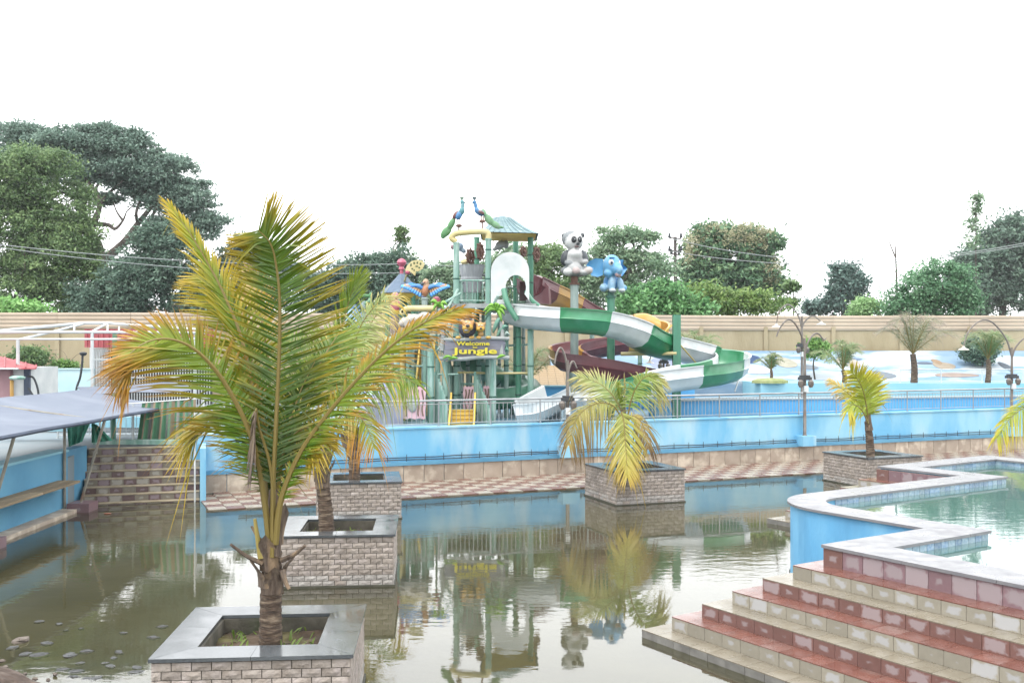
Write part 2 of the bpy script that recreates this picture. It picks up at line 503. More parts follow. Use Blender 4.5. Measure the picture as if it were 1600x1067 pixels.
# ------------------------------------------------------------------ left stairs of chequered tiles
def tile_mat(name, c1, c2, white, amt, rough=.35, zs_=12.9):
    """glazed tile with a limescale bloom in its middle"""
    m = bpy.data.materials.new(name); m.use_nodes = True
    n, l = m.node_tree.nodes, m.node_tree.links
    bs = n['Principled BSDF']; bs.inputs['Roughness'].default_value = rough
    tc = n.new('ShaderNodeTexCoord'); oi = n.new('ShaderNodeObjectInfo')
    mp = n.new('ShaderNodeMapping'); mp.inputs['Scale'].default_value = (6.8, 0.0, zs_)
    l.new(tc.outputs['Object'], mp.inputs[0])
    ab = n.new('ShaderNodeVectorMath'); ab.operation = 'ABSOLUTE'; l.new(mp.outputs[0], ab.inputs[0])
    sx_ = n.new('ShaderNodeSeparateXYZ'); l.new(ab.outputs[0], sx_.inputs[0])
    ln = n.new('ShaderNodeMath'); ln.operation = 'MAXIMUM'; l.new(sx_.outputs[0], ln.inputs[0]); l.new(sx_.outputs[2], ln.inputs[1])
    sc_ = n.new('ShaderNodeVectorMath'); sc_.operation = 'SCALE'; sc_.inputs['Scale'].default_value = 53.0; l.new(oi.outputs['Random'], sc_.inputs[0])
    ad = n.new('ShaderNodeVectorMath'); ad.operation = 'ADD'; l.new(tc.outputs['Object'], ad.inputs[0]); l.new(sc_.outputs[0], ad.inputs[1])
    nz = n.new('ShaderNodeTexNoise'); nz.inputs['Scale'].default_value = 14; nz.inputs['Detail'].default_value = 6; l.new(ad.outputs[0], nz.inputs['Vector'])
    a1 = n.new('ShaderNodeMath'); a1.operation = 'MULTIPLY_ADD'; a1.inputs[1].default_value = 1.1; l.new(nz.outputs['Fac'], a1.inputs[0]); l.new(ln.outputs[0], a1.inputs[2])
    # threshold by object
    th = n.new('ShaderNodeMapRange'); th.inputs[3].default_value = .62; th.inputs[4].default_value = .62 + amt; l.new(oi.outputs['Random'], th.inputs[0])
    sb = n.new('ShaderNodeMath'); sb.operation = 'SUBTRACT'; l.new(th.outputs[0], sb.inputs[0]); l.new(a1.outputs[0], sb.inputs[1])
    mr = n.new('ShaderNodeMapRange'); mr.inputs[1].default_value = -.03; mr.inputs[2].default_value = .2; mr.inputs[4].default_value = .82; l.new(sb.outputs[0], mr.inputs[0])
    mx = n.new('ShaderNodeMix'); mx.data_type = 'RGBA'
    nz2 = n.new('ShaderNodeTexNoise'); nz2.inputs['Scale'].default_value = 14; l.new(ad.outputs[0], nz2.inputs['Vector'])
    l.new(nz2.outputs['Fac'], mx.inputs[0]); mx.inputs[6].default_value = c4(c1); mx.inputs[7].default_value = c4(c2)
    m2 = n.new('ShaderNodeMix'); m2.data_type = 'RGBA'
    l.new(mr.outputs[0], m2.inputs[0]); l.new(mx.outputs[2], m2.inputs[6]); m2.inputs[7].default_value = c4(white)
    hs = n.new('ShaderNodeHueSaturation'); mv = n.new('ShaderNodeMapRange'); mv.inputs[3].default_value = .86; mv.inputs[4].default_value = 1.12
    l.new(oi.outputs['Random'], mv.inputs[0]); l.new(mv.outputs[0], hs.inputs['Value']); l.new(m2.outputs[2], hs.inputs['Color'])
    l.new(hs.outputs[0], bs.inputs['Base Color'])
    mr2 = n.new('ShaderNodeMapRange'); mr2.inputs[3].default_value = rough; mr2.inputs[4].default_value = .85; l.new(mr.outputs[0], mr2.inputs[0]); l.new(mr2.outputs[0], bs.inputs['Roughness'])
    return m
M_rB = tile_mat('riser_tile_beige', hx('#9c9688', .8), hx('#8d877a', .8), hx('#a4a4a6', .85), .9)
M_rR = tile_mat('riser_tile_red', hx('#7b5b54', .8), hx('#6c4e48', .8), hx('#928687', .85), .85)
M_rP = tile_mat('riser_tile_mauve', hx('#82696e', .85), hx('#765e62', .85), hx('#918789', .85), 1.1, zs_=9.0)
M_trB = mat('tread_tile_beige', hx('#a39a88', .7), hx('#958b78', .7), 5, .28, .04, 30, rand=.08, rrough=.14)
M_trR = mat('tread_tile_red', hx('#946356', .7), hx('#85564b', .7), 5, .22, .04, 30, rand=.1, rrough=.14, c3=hx('#937870', .8), s3=2.2, lo3=.5, hi3=.75)
M_sM = tile_mat('stair_tile_maroon', hx('#65504f', .75), hx('#54413f', .75), hx('#7f7379', .85), .95)
M_sB = tile_mat('stair_tile_beige', hx('#7d7669', .8), hx('#6d665a', .8), hx('#94918a', .85), .95)
M_nose = mat('stair_nosing', hx('#b4a78f'), hx('#8f8268'), 4, .5, .1, 40)

stairs = empty('tiled_stairs', SL(-1.35, .8, 0), 'stairs of maroon and beige chequered tiles rising from the pond to the plaza', 'stairs')
RT, RH = .235, .166
tl = MB(); tl.box((0, 0, 0), (.286, .014, RH - .03)); tlm = [tl.mesh('tile', (0, 0, 0), m_) for m_ in (M_sM, M_sB)]
rotS = (0, 0, math.radians(17))
for k in range(8):
    z0 = -.12 + k * RH
    g = MB(); ctr = SL(-1.34, k * RT + .95, z0 + RH / 2)
    g.box(SL(-1.34, (k * RT + 1.95) / 2, z0 + RH / 2 - .01), (2.7, 1.95 - k * RT, RH - .02), (US, BS, ZV))
    st = g.build('step', M_grout, stairs)
    g = MB(); g.box(SL(-1.34, k * RT + RT / 2 - .012, z0 + RH - .006), (2.7, RT + .02, .022), (US, BS, ZV)); g.build('tread', M_nose, st)
    for i in range(9):
        link_mesh('tile', tlm[(i + k) % 2], SL(-2.54 + i * .3, k * RT - .006, z0 + RH / 2 - .012), st, rotS)
# cheek wall to the right of the stairs with its white pipe
g = MB(); g.box(SL(.09, .9, .55), (.14, 1.9, 1.5), (US, BS, ZV))
g.build('stair_cheek_wall', M_blue, label='narrow blue cheek wall at the right edge of the tiled stairs', cat='wall')
g = MB(); g.tube([SL(-.1, -.04, -.1), SL(-.1, .0, .75), SL(-.1, .02, 2.0), SL(-.1, .03, 2.3)], .022, 8)
auto_smooth(g.build('standing_pipe', M_white, label='upright white pipe at the right edge of the tiled stairs', cat='pipe'))

# ------------------------------------------------------------------ left retaining wall, bench, shade
LW0, LW1 = Vector((-9.75, 4, 0)), Vector((-10.33, 23.15, 0))
ldir = (LW1 - LW0).normalized(); lnor = Vector((ldir.y, -ldir.x, 0)); LAX = (lnor, ldir, ZV); LLEN = (LW1 - LW0).length
def LP(t, o, z):   # t metres back from the far end towards the camera, o out over the pond
    return LW1 - ldir * t + lnor * o + ZV * z
rw = empty('retaining_wall', LP(8, 0, 0), 'blue retaining wall behind the bench at the left edge of the pond', 'wall')
g = MB(); g.box(LP(LLEN / 2, -.1, .45), (.2, LLEN, 1.82), LAX); g.box(LP(-.75, -.32, .5), (.3, 1.6, 1.7), LAX); g.build('wall_panel', M_blue2, rw)
g = MB(); g.box(LP(LLEN / 2, -.2, 1.385), (.46, LLEN, .05), LAX); g.build('coping', M_cyan, rw)
g = MB(); g.box(LP(LLEN / 2, .18, .02), (.36, LLEN, .12), LAX); g.build('plinth', M_slab, rw)

M_wood = mat('weathered_plank', hx('#a08f74'), hx('#7d6d55'), 2.5, .8, .3, 25, stretch=(1, .15, 1), rand=.1)
M_strut = mat('steel_strut', hx('#9b988c'), hx('#7c796e'), 4, .5, .1, 30, c3=hx('#7a5a40'), s3=3, lo3=.6, hi3=.75)
bench = empty('bench', LP(5, .35, 0), 'long weathered plank bench along the blue retaining wall', 'bench')
for k in range(6):
    for j in range(2):
        g = MB(); g.box(LP(.55 + 1.9 * k + .95, .14 + j * .25, .74 + random.uniform(-.006, .006)), (.235, 1.88, .05), LAX)
        g.build('plank', M_wood, bench)
g = MB(); g.box(LP(6.2, .405, .715), (.03, 11.4, .06), LAX); g.build('edge_angle', M_strut, bench)

SHT = [LP(-6.5, .88, 2.16), LP(12, .78, 2.13)]
shade = empty('shade_canopy', LP(4, .4, 0), 'grey-blue fabric canopy on slanting steel struts over the bench', 'canopy')
M_fab = mat('grey_blue_fabric', hx('#7f8a9c', .75), hx('#727d92', .75), .6, .7, .1, 6, c3=hx('#8b95a6', .75), s3=.5)
M_dark = mat('dark_blue_hem', hx('#4a566b'), hx('#3b465a'), 3, .7)
def canopy(t0, t1, nseg):
    g = MB(); rings = []
    for i in range(nseg + 1):
        t = t0 + (t1 - t0) * i / nseg
        row = []
        for j in range(9):
            u = j / 8
            sag = -.09 * math.sin(math.pi * u) * (1 + .4 * math.sin(i * .9)) - .012 * math.sin(math.pi * ((i / nseg) * 4.4 % 1))
            row.append(LP(t, .86 - 2.9 * u, 2.15 + .42 * u + sag))
        rings.append(row)
    g.loft(rings)
    rings2 = [[p - Vector((0, 0, .015)) for p in r] for r in rings]
    g.loft([list(reversed(r)) for r in rings2])
    return g, rings
g, rg = canopy(-6.0, 14, 40); auto_smooth(g.build('fabric', M_fab, shade), 60)
g = MB(); g.tube([r[0] + Vector((0, 0, -.03)) for r in rg], .045, 6); g.build('hem', M_dark, shade)
for t in (.1, 4.6, 9.1, 13.6):
    g = MB(); b, tt = LP(t, .32, .12), LP(t - .15, .84, 2.12)
    g.tube([b, tt], .035, 6); g.build('strut', M_strut, shade)
    g = MB(); g.tube([LP(t + .2, .05, .0), LP(t + .2, .05, 2.2)], .035, 8); g.build('post', M_strut, shade)
    g = MB(); g.tube([LP(t + .1, .8, 2.1), LP(t + .1, -2.0, 2.5)], .03, 6); g.build('rafter', M_strut, shade)
    g = MB(); g.box(LP(t, .38, .07), (.5, .55, .26), LAX); g.build('footing', M_rP, shade)
for t in (2.2, 6.8, 11.5):
    g = MB(); g.tube([LP(t, -2.0, 1.2), LP(t, -2.0, 2.52)], .03, 8); g.build('rear_post', M_strut, shade)
# second sheet lying beyond
sheet2 = MB(); rings = []
for i in range(13):
    t = i / 12
    a, b = Q(150 + 150 * t, 617 - 8 * t - 2 * math.sin(t * 6), 31), Q(120 + 170 * t, 604 - 7 * t + 2 * math.sin(t * 5), 35)
    rings.append([a.lerp(b, j / 5) + Vector((0, 0, -.08 * math.sin(math.pi * j / 5))) for j in range(6)])
sheet2.loft(rings); sheet2.loft([[p - Vector((0, 0, .02)) for p in r][::-1] for r in rings])
sh2 = empty('rear_shade', Q(220, 640, 33), 'second pale fabric canopy sheet beyond the bench canopy', 'canopy')
auto_smooth(sheet2.build('fabric', M_fab, sh2), 60)
for px, d in ((160, 31.4), (290, 31.4), (150, 34.5), (285, 34.5)):
    g = MB(); p = Q(px, 612, d); g.tube([(p.x, p.y, 1.2), (p.x, p.y, p.z - .05)], .03, 8); g.build('post', M_strut, sh2)

# ------------------------------------------------------------------ far boundary wall: tan render with ribbed sheet on top
BWL = [(-62, 50), (-16, 50.5), (0, 52.5), (14, 55), (48, 54)]
def bw(u):
    """point on the boundary wall line at plan x"""
    for a, b in zip(BWL[:-1], BWL[1:]):
        if a[0] <= u <= b[0]:
            t = (u - a[0]) / (b[0] - a[0]); return Vector((u, a[1] + (b[1] - a[1]) * t, 0))
bwall = empty('boundary_wall', (0, 52.5, 1.2), 'tall tan boundary wall topped with ribbed cream sheeting', 'wall')
xs = [-62, -16, 0, 14, 48]
g = MB()
for a, b in zip(BWL[:-1], BWL[1:]):
    a, b = Vector((a[0], a[1], 0)), Vector((b[0], b[1], 0))
    dd = (b - a); L_ = dd.length; dd.normalize(); nn = Vector((dd.y, -dd.x, 0))
    g.box((a + b) / 2 - nn * .15 + ZV * 2.95, (L_ + .05, .3, 4.1), (dd, nn, ZV))
g.build('rendered_wall', M_tan, bwall)
x = -60.0
k = 0
while x < 47:
    wd = 3.7
    a, b = bw(x), bw(min(x + wd - .02, 47.9))
    dd = (b - a); L_ = dd.length; dd.normalize(); nn = Vector((dd.y, -dd.x, 0))
    prof = [(0, 0), (.02, 0), (.05, .09), (.05, .15), (.02, .2)]
    rings_f = []
    zs = []
    for r_ in range(4):
        for (o_, z_) in prof: zs.append((o_, z_ + r_ * .2))
    top = 5.62 - .0 * k
    for e in (a, b):
        rings_f.append([e + nn * (.03 + o_) + ZV * (top - .8 + z_) for o_, z_ in zs])
    g = MB(); g.loft(rings_f); g.box((a + b) / 2 - nn * .05 + ZV * (top - .4), (L_, .1, .82), (dd, nn, ZV))
    g.build('ribbed_sheet', M_corr, bwall)
    g = MB(); g.box(a + nn * .06 + ZV * 3.0, (.22, .12, 4.0), (dd, nn, ZV)); g.build('pier', M_tan, bwall)
    x += wd; k += 1

# ------------------------------------------------------------------ right side: raised terrace, mural bank, pool basin walls
g = MB(); g.prism([(11.5, 46), (46, 45), (46, 54), (11.5, 54.4)], 1.0, 2.2)
g.build('terrace', M_cyan, kind='structure')
M_mural = mat('mural_pale_blue', hx('#a0bbd2', .8), hx('#7fa6c8', .8), .9, .8, .1, 20, c3=hx('#c4cfd6', .9), s3=.6, lo3=.48, hi3=.56, stretch=(.5, 1, 2.5))
bank = empty('mural_bank', (22, 51, 2.2), 'sloping pale blue bank with painted sea mural below the boundary wall', 'bank')
x0b, x1b = 2.0, 46.0
def BK(x, u):   # u 0 bottom .. 1 top of the sloping bank
    y0 = 49.5 + (x - x0b) * .02; y1 = bw(x).y - .22
    return Vector((x, y0 + (y1 - y0) * u, 2.2 + 1.5 * u))
g = MB(); rows = []
for i in range(45):
    x = x0b + (x1b - x0b) * i / 44
    rows.append([BK(x, 0) + Vector((0, 0, -1.1)), BK(x, 0), BK(x, .5), BK(x, 1), BK(x, 1) + Vector((0, .1, -2))])
g.loft(rows); g.build('bank_face', M_mural, bank)
def painted(poly, col, name='painted_patch'):
    n_ = len(poly); c_ = (sum(p[0] for p in poly) / n_, sum(p[1] for p in poly) / n_)
    pts = [BK(p[0], p[1]) + Vector((0, -.012, .016)) for p in poly]
    g = MB(); g.plate(pts, Vector((0, .008, -.008)))
    g.build(name, mat('mural_' + col.strip('#'), hx(col, .7), None, 3, .8), bank)
def bx(px): return (px - 800) / F * 50.6
def blob(px0, px1, u0, u1, n=16, skew=.25):
    out = []
    for i in range(n):
        a = 2 * math.pi * i / n; k = 1 + .06 * math.sin(a * 3 + px0)
        out.append((bx((px0 + px1) / 2 + (px1 - px0) / 2 * math.cos(a) * k), min(.97, (u0 + u1) / 2 + (u1 - u0) / 2 * math.sin(a) * k)))
    return out
painted(blob(1157, 1208, .55, .88), '#2f5688'); painted(blob(1160, 1212, .2, .5), '#e8eef2')
painted(blob(1228, 1262, .4, .75), '#c9c7b4'); painted(blob(1265, 1290, .35, .5), '#8d9aa6'); painted(blob(1330, 1365, .4, .8), '#d8cfc4')
painted(blob(1338, 1352, .55, .75), '#7d8896'); painted(blob(1335, 1400, .05, .3), '#8a97a3'); painted(blob(1345, 1375, .65, .74), '#7f97b4')
painted(blob(1478, 1512, .35, .6), '#bdb09c'); painted(blob(1484, 1498, .5, .7), '#b59a7c'); painted(blob(1455, 1482, .52, .6), '#6f7e92')
painted(blob(1460, 1530, .1, .24), '#b9a79c'); painted(blob(1585, 1600, .3, .6), '#6b7886'); painted(blob(1020, 1080, .3, .8), '#aeb9d6')
railing('railing', 'slim white railing along the far terrace below the mural', lambda s, z: Vector((s, 46.8 - (s - 12) * .02, z)), 18.2, 42, 2.2, .62, 1.9, 1, M_white)
# orange tiled ramp behind the slides
g = MB(); a = Q(838, 602, 44); b = Q(905, 602, 44)
M_orange = mat('orange_tile', hx('#b0946a', .8), hx('#a88a58', .8), 5, .5, .05)
rmp = empty('tiled_ramp', ((a.x + b.x) / 2, 44, 1.2), 'orange tiled ramp seen between the slide posts', 'ramp')
g.add([(a.x - .6, 44, 1.2), (b.x + .8, 44, 1.2), (b.x + .8, 48.5, 1.2), (a.x - .6, 48.5, 1.2), (a.x - .6, 44, 2.1), (b.x + .8, 44, 2.1), (b.x + .8, 48.5, 3.0), (a.x - .6, 48.5, 3.0)],
      [(0, 1, 5, 4), (4, 5, 6, 7), (1, 2, 6, 5), (2, 3, 7, 6), (3, 0, 4, 7)])
g.build('core', M_grout, rmp)
rt = MB(); rt.box((0, 0, 0), (.37, .37, .02)); rtm = rt.mesh('tile', (0, 0, 0), M_orange)
sl = math.atan2(.9, 4.5)
for i in range(9):
    for j in range(11):
        link_mesh('tile', rtm, (a.x - .4 + i * .385, 44.2 + j * .395, 2.1 + .9 * (.2 + j * .395) / 4.5 + .012), rmp, (sl, 0, 0))

# pool basin walls (curved low wall and its coping)
def curved_wall(name, label, pts, z0, z1, th, m1, m2):
    o = empty(name, pts[len(pts) // 2], label, 'wall')
    P = catmull([Vector(p) for p in pts], 40)
    def off(i, k):
        t = (P[min(i + 1, 39)] - P[max(i - 1, 0)]).normalized(); return P[i] + Vector((-t.y, t.x, 0)) * k
    g = MB(); rr = []
    for i in range(40):
        f_, b_ = off(i, 0), off(i, th)
        rr.append([f_ + ZV * z0, f_ + ZV * z1, b_ + ZV * z1, b_ + ZV * z0])
    g.loft(rr, closed=True, cap=True); g.build('wall_panel', m1, o)
    g = MB(); rr = []
    for i in range(40):
        f_, b_ = off(i, -.05), off(i, th + .05)
        rr.append([f_ + ZV * (z1 + .002), f_ + ZV * (z1 + .06), b_ + ZV * (z1 + .06), b_ + ZV * (z1 + .002)])
    g.loft(rr, closed=True, cap=True); g.build('coping', m2, o)
    return o
M_lightcop = mat('pale_coping', hx('#b3c2c8', .8), hx('#a0b5be', .8), 2, .6)
curved_wall('basin_wall', 'curved mid blue pool basin wall behind the promenade railing', [(5.4, 37.2, 0), (9, 38.6, 0), (14, 39.6, 0), (20, 41, 0), (29, 42.6, 0)], 1.2, 1.78, .6, M_poolblue, M_lightcop)
curved_wall('basin_wall', 'deep blue basin wall behind the green tube slide', [(-1.5, 43, 0), (2, 42.6, 0), (5.5, 42.8, 0), (8, 43.6, 0)], 1.2, 2.15, .4, M_poolblue, M_cyan)
# far pool water sheet between the basin walls
g = MB(); g.prism([(6, 39.6), (14, 41.2), (29, 43.6), (40, 45.2), (11.5, 45.9), (6, 44)], 1.3, 1.62)
g.build('pool_ledge', M_pale, kind='structure')
# ------------------------------------------------------------------ raised pool with cascades of tiled steps (right foreground)
E1 = Vector((.545, -.8385, 0)); E2 = Vector((.8385, .545, 0)); PAX = (E1, E2, ZV)
A1 = Vector((3.99, 12.76, 0)); A2 = Vector((7.8, 21.3, 0))
PZ = 1.22
M_alg = mat('algae_line', hx('#4f4e40'), hx('#3b3c30'), 6, .6, .3, 30)
M_cop = mat('pale_granite_coping', hx('#a3a3a6', .66), hx('#94949a', .66), 6, .35, .05, 60, rand=.04, rrough=.15)
M_core = mat('step_core', hx('#7d766c'), hx('#655f57'), 4, .9, .2, 30)
M_wetr = mat('submerged_riser', hx('#8b8984'), hx('#6e6c68'), 5, .6, .1, 30, rand=.12)
CR = math.atan2(E1.y, E1.x)
rt_ = MB(); rt_.box((0, 0, 0), (.294, .012, .155))
rtm = {k_: rt_.mesh('riser_tile', (0, 0, 0), m_) for k_, m_ in (('B', M_rB), ('R', M_rR), ('W', M_wetr))}
rt6 = MB(); rt6.box((0, 0, 0), (.294, .012, .222)); rtm['P'] = rt6.mesh('riser_tile', (0, 0, 0), M_rP); rtm['Q'] = rt6.mesh('riser_tile', (0, 0, 0), M_rR)
def cascade(A, L, label, nt_cap):
    root = empty('cascade_steps', A, label, 'steps')
    for k in range(0, 7):
        C = A - (E2 * .312 + E1 * .227) * (6 - k)
        Lk = L + .227 * (6 - k)
        zt = .10 + .17 * k if k < 6 else PZ - .045
        zb = zt - (.17 if k < 6 else .225)
        g = MB()
        dep = .60 if k < 6 else .5
        g.box(C + E1 * (Lk / 2 + .012) + E2 * (dep / 2 + .012) + ZV * ((zt + zb) / 2 - .01 if k else -.1), (Lk, dep, zt - zb - .01 if k else .38), PAX)
        # side return of the step
        if k < 6:
            sidelen = .312 * (6 - k) + 1.2
            g.box(C + E1 * (.25 + .012) + E2 * (sidelen / 2 + .3) + ZV * ((zt + zb) / 2 - .0115), (.48, sidelen, zt - zb - .013), PAX)
        st = g.build('step', M_core, root)
        red = (k % 2 == 0)
        key = 'W' if k == 0 else ('R' if red else 'B')
        n_ = int(Lk / .3) + 1
        for i in range(n_):
            if (i + .5) * .3 > Lk: break
            kk = key if k < 6 else ('Q' if i == 0 else 'P')
            link_mesh('riser_tile', rtm[kk], C + E1 * (i * .3 + .15) + E2 * (.006 + random.uniform(-.002, .002)) + ZV * ((zt + zb) / 2 - .004 if k < 6 else zb + .112), st, (0, 0, CR))
        if k < 6:
            # tread tiles: opposite colour of the riser, two rows' worth of depth
            tcol = M_trB if red else M_trR
            tmm = TREAD[(red)]
            for i in range(n_):
                if (i + .5) * .3 > Lk: break
                link_mesh('tread_tile', tmm, C + E1 * (i * .3 + .15) + E2 * .16 + ZV * (zt - .004), st, (0, 0, CR))
            # end returns (left end of the step): riser and tread tiles
            ns = int((.312 * (6 - k) + 1.4) / .3)
            for i in range(ns):
                link_mesh('riser_tile', rtm[key], C + E1 * .006 + E2 * (i * .3 + .16) + ZV * ((zt + zb) / 2 - .004), st, (0, 0, CR + math.pi / 2))
                if i: link_mesh('tread_tile', ENDT[red], C + E1 * .118 + E2 * (i * .3 + .165) + ZV * (zt - .0045), st, (0, 0, CR))
    return root
TREAD = {}; ENDT = {}
for red in (True, False):
    b_ = MB(); b_.box((0, 0, 0), (.296, .322, .012)); TREAD[red] = b_.mesh('tread_tile', (0, 0, 0), M_trB if red else M_trR)
    b_ = MB(); b_.box((0, 0, 0), (.238, .296, .012)); ENDT[red] = b_.mesh('tread_tile', (0, 0, 0), M_trB if red else M_trR)
cascade(A1, 4.6, 'wide cascade of red and beige tiled steps in the right foreground', 300)
cascade(A2, 1.93, 'smaller flight of tiled steps beyond the rounded blue pool corner', 300)

# outline of the pool
J_ = A1 + E2 * 2.16
Cn = J_ - E1 * 3.2
Np = Cn + E2 * 5.85
A2p = Np - E1 * 1.95
C3 = A2p + E2 * 4.0
outline = [A1 + E1 * 4.7, A1, J_]
R_ = 1.3
cen = Cn + E1 * R_ + E2 * R_
for i in range(13):
    a = math.pi / 2 * i / 12
    outline.append(cen - E2 * R_ * math.cos(a) - E1 * R_ * math.sin(a))
nbeg = 3
outline += [Np, A2p, C3, C3 + E1 * 9]
def offset_line(pl, w):
    out = []
    for i, p in enumerate(pl):
        d0 = (p - pl[i - 1]).normalized() if i else None
        d1 = (pl[i + 1] - p).normalized() if i < len(pl) - 1 else None
        r0 = Vector((d0.y, -d0.x, 0)) if d0 else None
        r1 = Vector((d1.y, -d1.x, 0)) if d1 else None
        if r0 is None: out.append(p + r1 * w)
        elif r1 is None: out.append(p + r0 * w)
        else:
            b = (r0 + r1); b = b / (b.length ** 2) * 2
            out.append(p + b * w)
    return out
inner = offset_line(outline, .6)
pool = empty('raised_pool', cen, 'raised swimming pool with rounded blue corner and pale stone coping', 'pool')
# coping slabs: one per stretch, split into about 1.2 m stones
def coping_run(a, b, ai, bi, first=False):
    L_ = (b - a).length; n_ = max(1, round(L_ / 1.3))
    for i in range(n_):
        t0, t1 = i / n_, (i + 1) / n_
        gp = .003 / max(L_, .1)
        P = [a.lerp(b, t0 + gp), a.lerp(b, t1 - gp), ai.lerp(bi, t1 - gp), ai.lerp(bi, t0 + gp)]
        g = MB(); dz = random.uniform(-.001, .001)
        g.prism([(p.x, p.y) for p in P], PZ - .04 + dz, PZ + dz)
        g.build('coping_stone', M_cop, pool)
oo = offset_line(outline, -.02)
m = len(outline)
i = 0
while i < m - 1:
    if nbeg <= i < nbeg + 12:
        j = min(i + 4, nbeg + 12)
        P = [oo[q] for q in range(i, j + 1)] + [inner[q] for q in range(j, i - 1, -1)]
        g = MB(); g.prism([(p.x, p.y) for p in P], PZ - .04, PZ); g.build('coping_stone', M_cop, pool); i = j
    else:
        coping_run(oo[i], oo[i + 1], inner[i], inner[i + 1]); i += 1
# wall body under the coping
o2, i2 = offset_line(outline, .03), offset_line(outline, .56)
g = MB()
rr = [[Vector((a.x, a.y, -.4)), Vector((a.x, a.y, PZ - .042)), Vector((b.x, b.y, PZ - .042)), Vector((b.x, b.y, .2))] for a, b in zip(o2, i2)]
g.loft(rr); g.build('pool_wall', M_lobe, pool)
g = MB(); o4 = offset_line(outline, .012); rr = [[Vector((a.x, a.y, -.1)), Vector((a.x, a.y, .03 + .015 * math.sin(i * 2.1)))] for i, a in enumerate(o4)]
g.loft(rr); g.loft([[p - Vector((0, 0, .002)) for p in r][::-1] for r in rr]); g.build('waterline_algae', M_alg, pool)
# mosaic band under the inner coping edge
M_mosA = mat('mosaic_tile_blue', hx('#7f9fc2'), hx('#a9c0d2'), 25, .25, .0, rand=.2); M_mosB = mat('mosaic_tile_pale', hx('#b3c8d4'), hx('#94b0c4'), 25, .25, .0, rand=.15)
mo = MB(); mo.box((0, 0, 0), (.145, .012, .145)); mom = [mo.mesh('mosaic_tile', (0, 0, 0), x_) for x_ in (M_mosA, M_mosB)]
i3 = offset_line(outline, .566)
nm = 0
for i in range(1, len(i3) - 1):
    a, b = i3[i], i3[i + 1]
    L_ = (b - a).length; d_ = (b - a).normalized(); n_ = int(L_ / .15)
    for q in range(n_):
        p = a + d_ * ((q + .5) * L_ / n_) + ZV * 1.105
        if nm < 290:
            link_mesh('mosaic_tile', mom[random.random() < .45], p, pool, (0, 0, math.atan2(d_.y, d_.x))); nm += 1
M_pfl = mat('pool_floor_turquoise', hx('#a2cfc9'), hx('#92c4be'), .4, .6)
pin = [(p.x, p.y) for p in i2]
end = [(C3 + E1 * 9 + E2 * 2)[:2], (A1 + E1 * 4.7 + E2 * 14)[:2]]
polyp = [p for p in pin] + [((A1 + E1 * 9 + E2 * 12).x, (A1 + E1 * 9 + E2 * 12).y), ((A1 + E1 * 9 + E2 * .6).x, (A1 + E1 * 9 + E2 * .6).y)]
g = MB(); g.prism(polyp, .1, .35); g.build('pool_bed', M_pfl, pool)
M_pw = water_mat('pool_water', (.72, .92, .88), (1, 1, 1), .12, .02, ior=2.0, dirt=hx('#93c4bb', .5), density=.45)
g = MB()
tri = tessellate_polygon([[Vector((p[0], p[1], 0)) for p in polyp]])
g.add([Vector((p[0], p[1], 1.09)) for p in polyp], [tuple(t) for t in tri])
if (Vector(g.v[g.f[0][1]]) - Vector(g.v[g.f[0][0]])).cross(Vector(g.v[g.f[0][2]]) - Vector(g.v[g.f[0][0]])).z < 0:
    g.f = [f_[::-1] for f_ in g.f]
o = g.build('pool_water', M_pw, kind='structure')

# ------------------------------------------------------------------ planters clad in split stone
M_stone = mat('split_stone', hx('#aba198'), hx('#968b81'), 9, .85, .5, 35, rand=.17, c3=hx('#b7aca6'), s3=6, lo3=.5, hi3=.7)
M_stone2 = mat('split_stone_bleached', hx('#b5b0aa'), hx('#a29c96'), 9, .85, .5, 35, rand=.12)
M_gran = mat('polished_granite', hx('#5f6468', .8), hx('#505559', .8), 30, .14, .0, rand=.14, rrough=.08, c3=hx('#6c7174', .8), s3=1.5)
M_soil = mat('planter_soil', hx('#5d4d3d'), hx('#43372b'), 5, .95, .6, 14, c3=hx('#6c6a3a'), s3=2.2, lo3=.5, hi3=.7)
M_grass = mat('weed_leaf', hx('#7f9440'), hx('#5f7c34'), 5, .6, trans=.3)
PS, PH, BHt, BW = 1.86, .82, .084, .186
brick_meshes = []
for v in range(7):
    b_ = MB(); nxx, nzz = 4, 3
    wv, hv = BW - .009, BHt - .008
    vs = []
    for k in range(nzz):
        for i in range(nxx):
            edge = i in (0, nxx - 1) or k in (0, nzz - 1)
            vs.append((-wv / 2 + wv * i / (nxx - 1), -(.004 if edge else random.uniform(.007, .016)), -hv / 2 + hv * k / (nzz - 1)))
    o_ = len(vs)
    fr = [(k * nxx + i, k * nxx + i + 1, (k + 1) * nxx + i + 1, (k + 1) * nxx + i) for k in range(nzz - 1) for i in range(nxx - 1)]
    vs += [(-wv / 2, .02, -hv / 2), (wv / 2, .02, -hv / 2), (wv / 2, .02, hv / 2), (-wv / 2, .02, hv / 2)]
    c = [0, nxx - 1, nzz * nxx - 1, (nzz - 1) * nxx]
    fr += [tuple(range(nxx - 1, -1, -1)) + (o_, o_ + 1)]
    fr += [tuple((nzz - 1) * nxx + i for i in range(nxx)) + (o_ + 2, o_ + 3)]
    fr += [tuple(k * nxx for k in range(nzz)) + (o_ + 3, o_), tuple(k * nxx + nxx - 1 for k in range(nzz - 1, -1, -1)) + (o_ + 1, o_ + 2)]
    b_.add(vs, fr)
    brick_meshes.append((b_.mesh('brick', (0, 0, 0), M_stone), b_.mesh('brick', (0, 0, 0), M_stone2), b_))
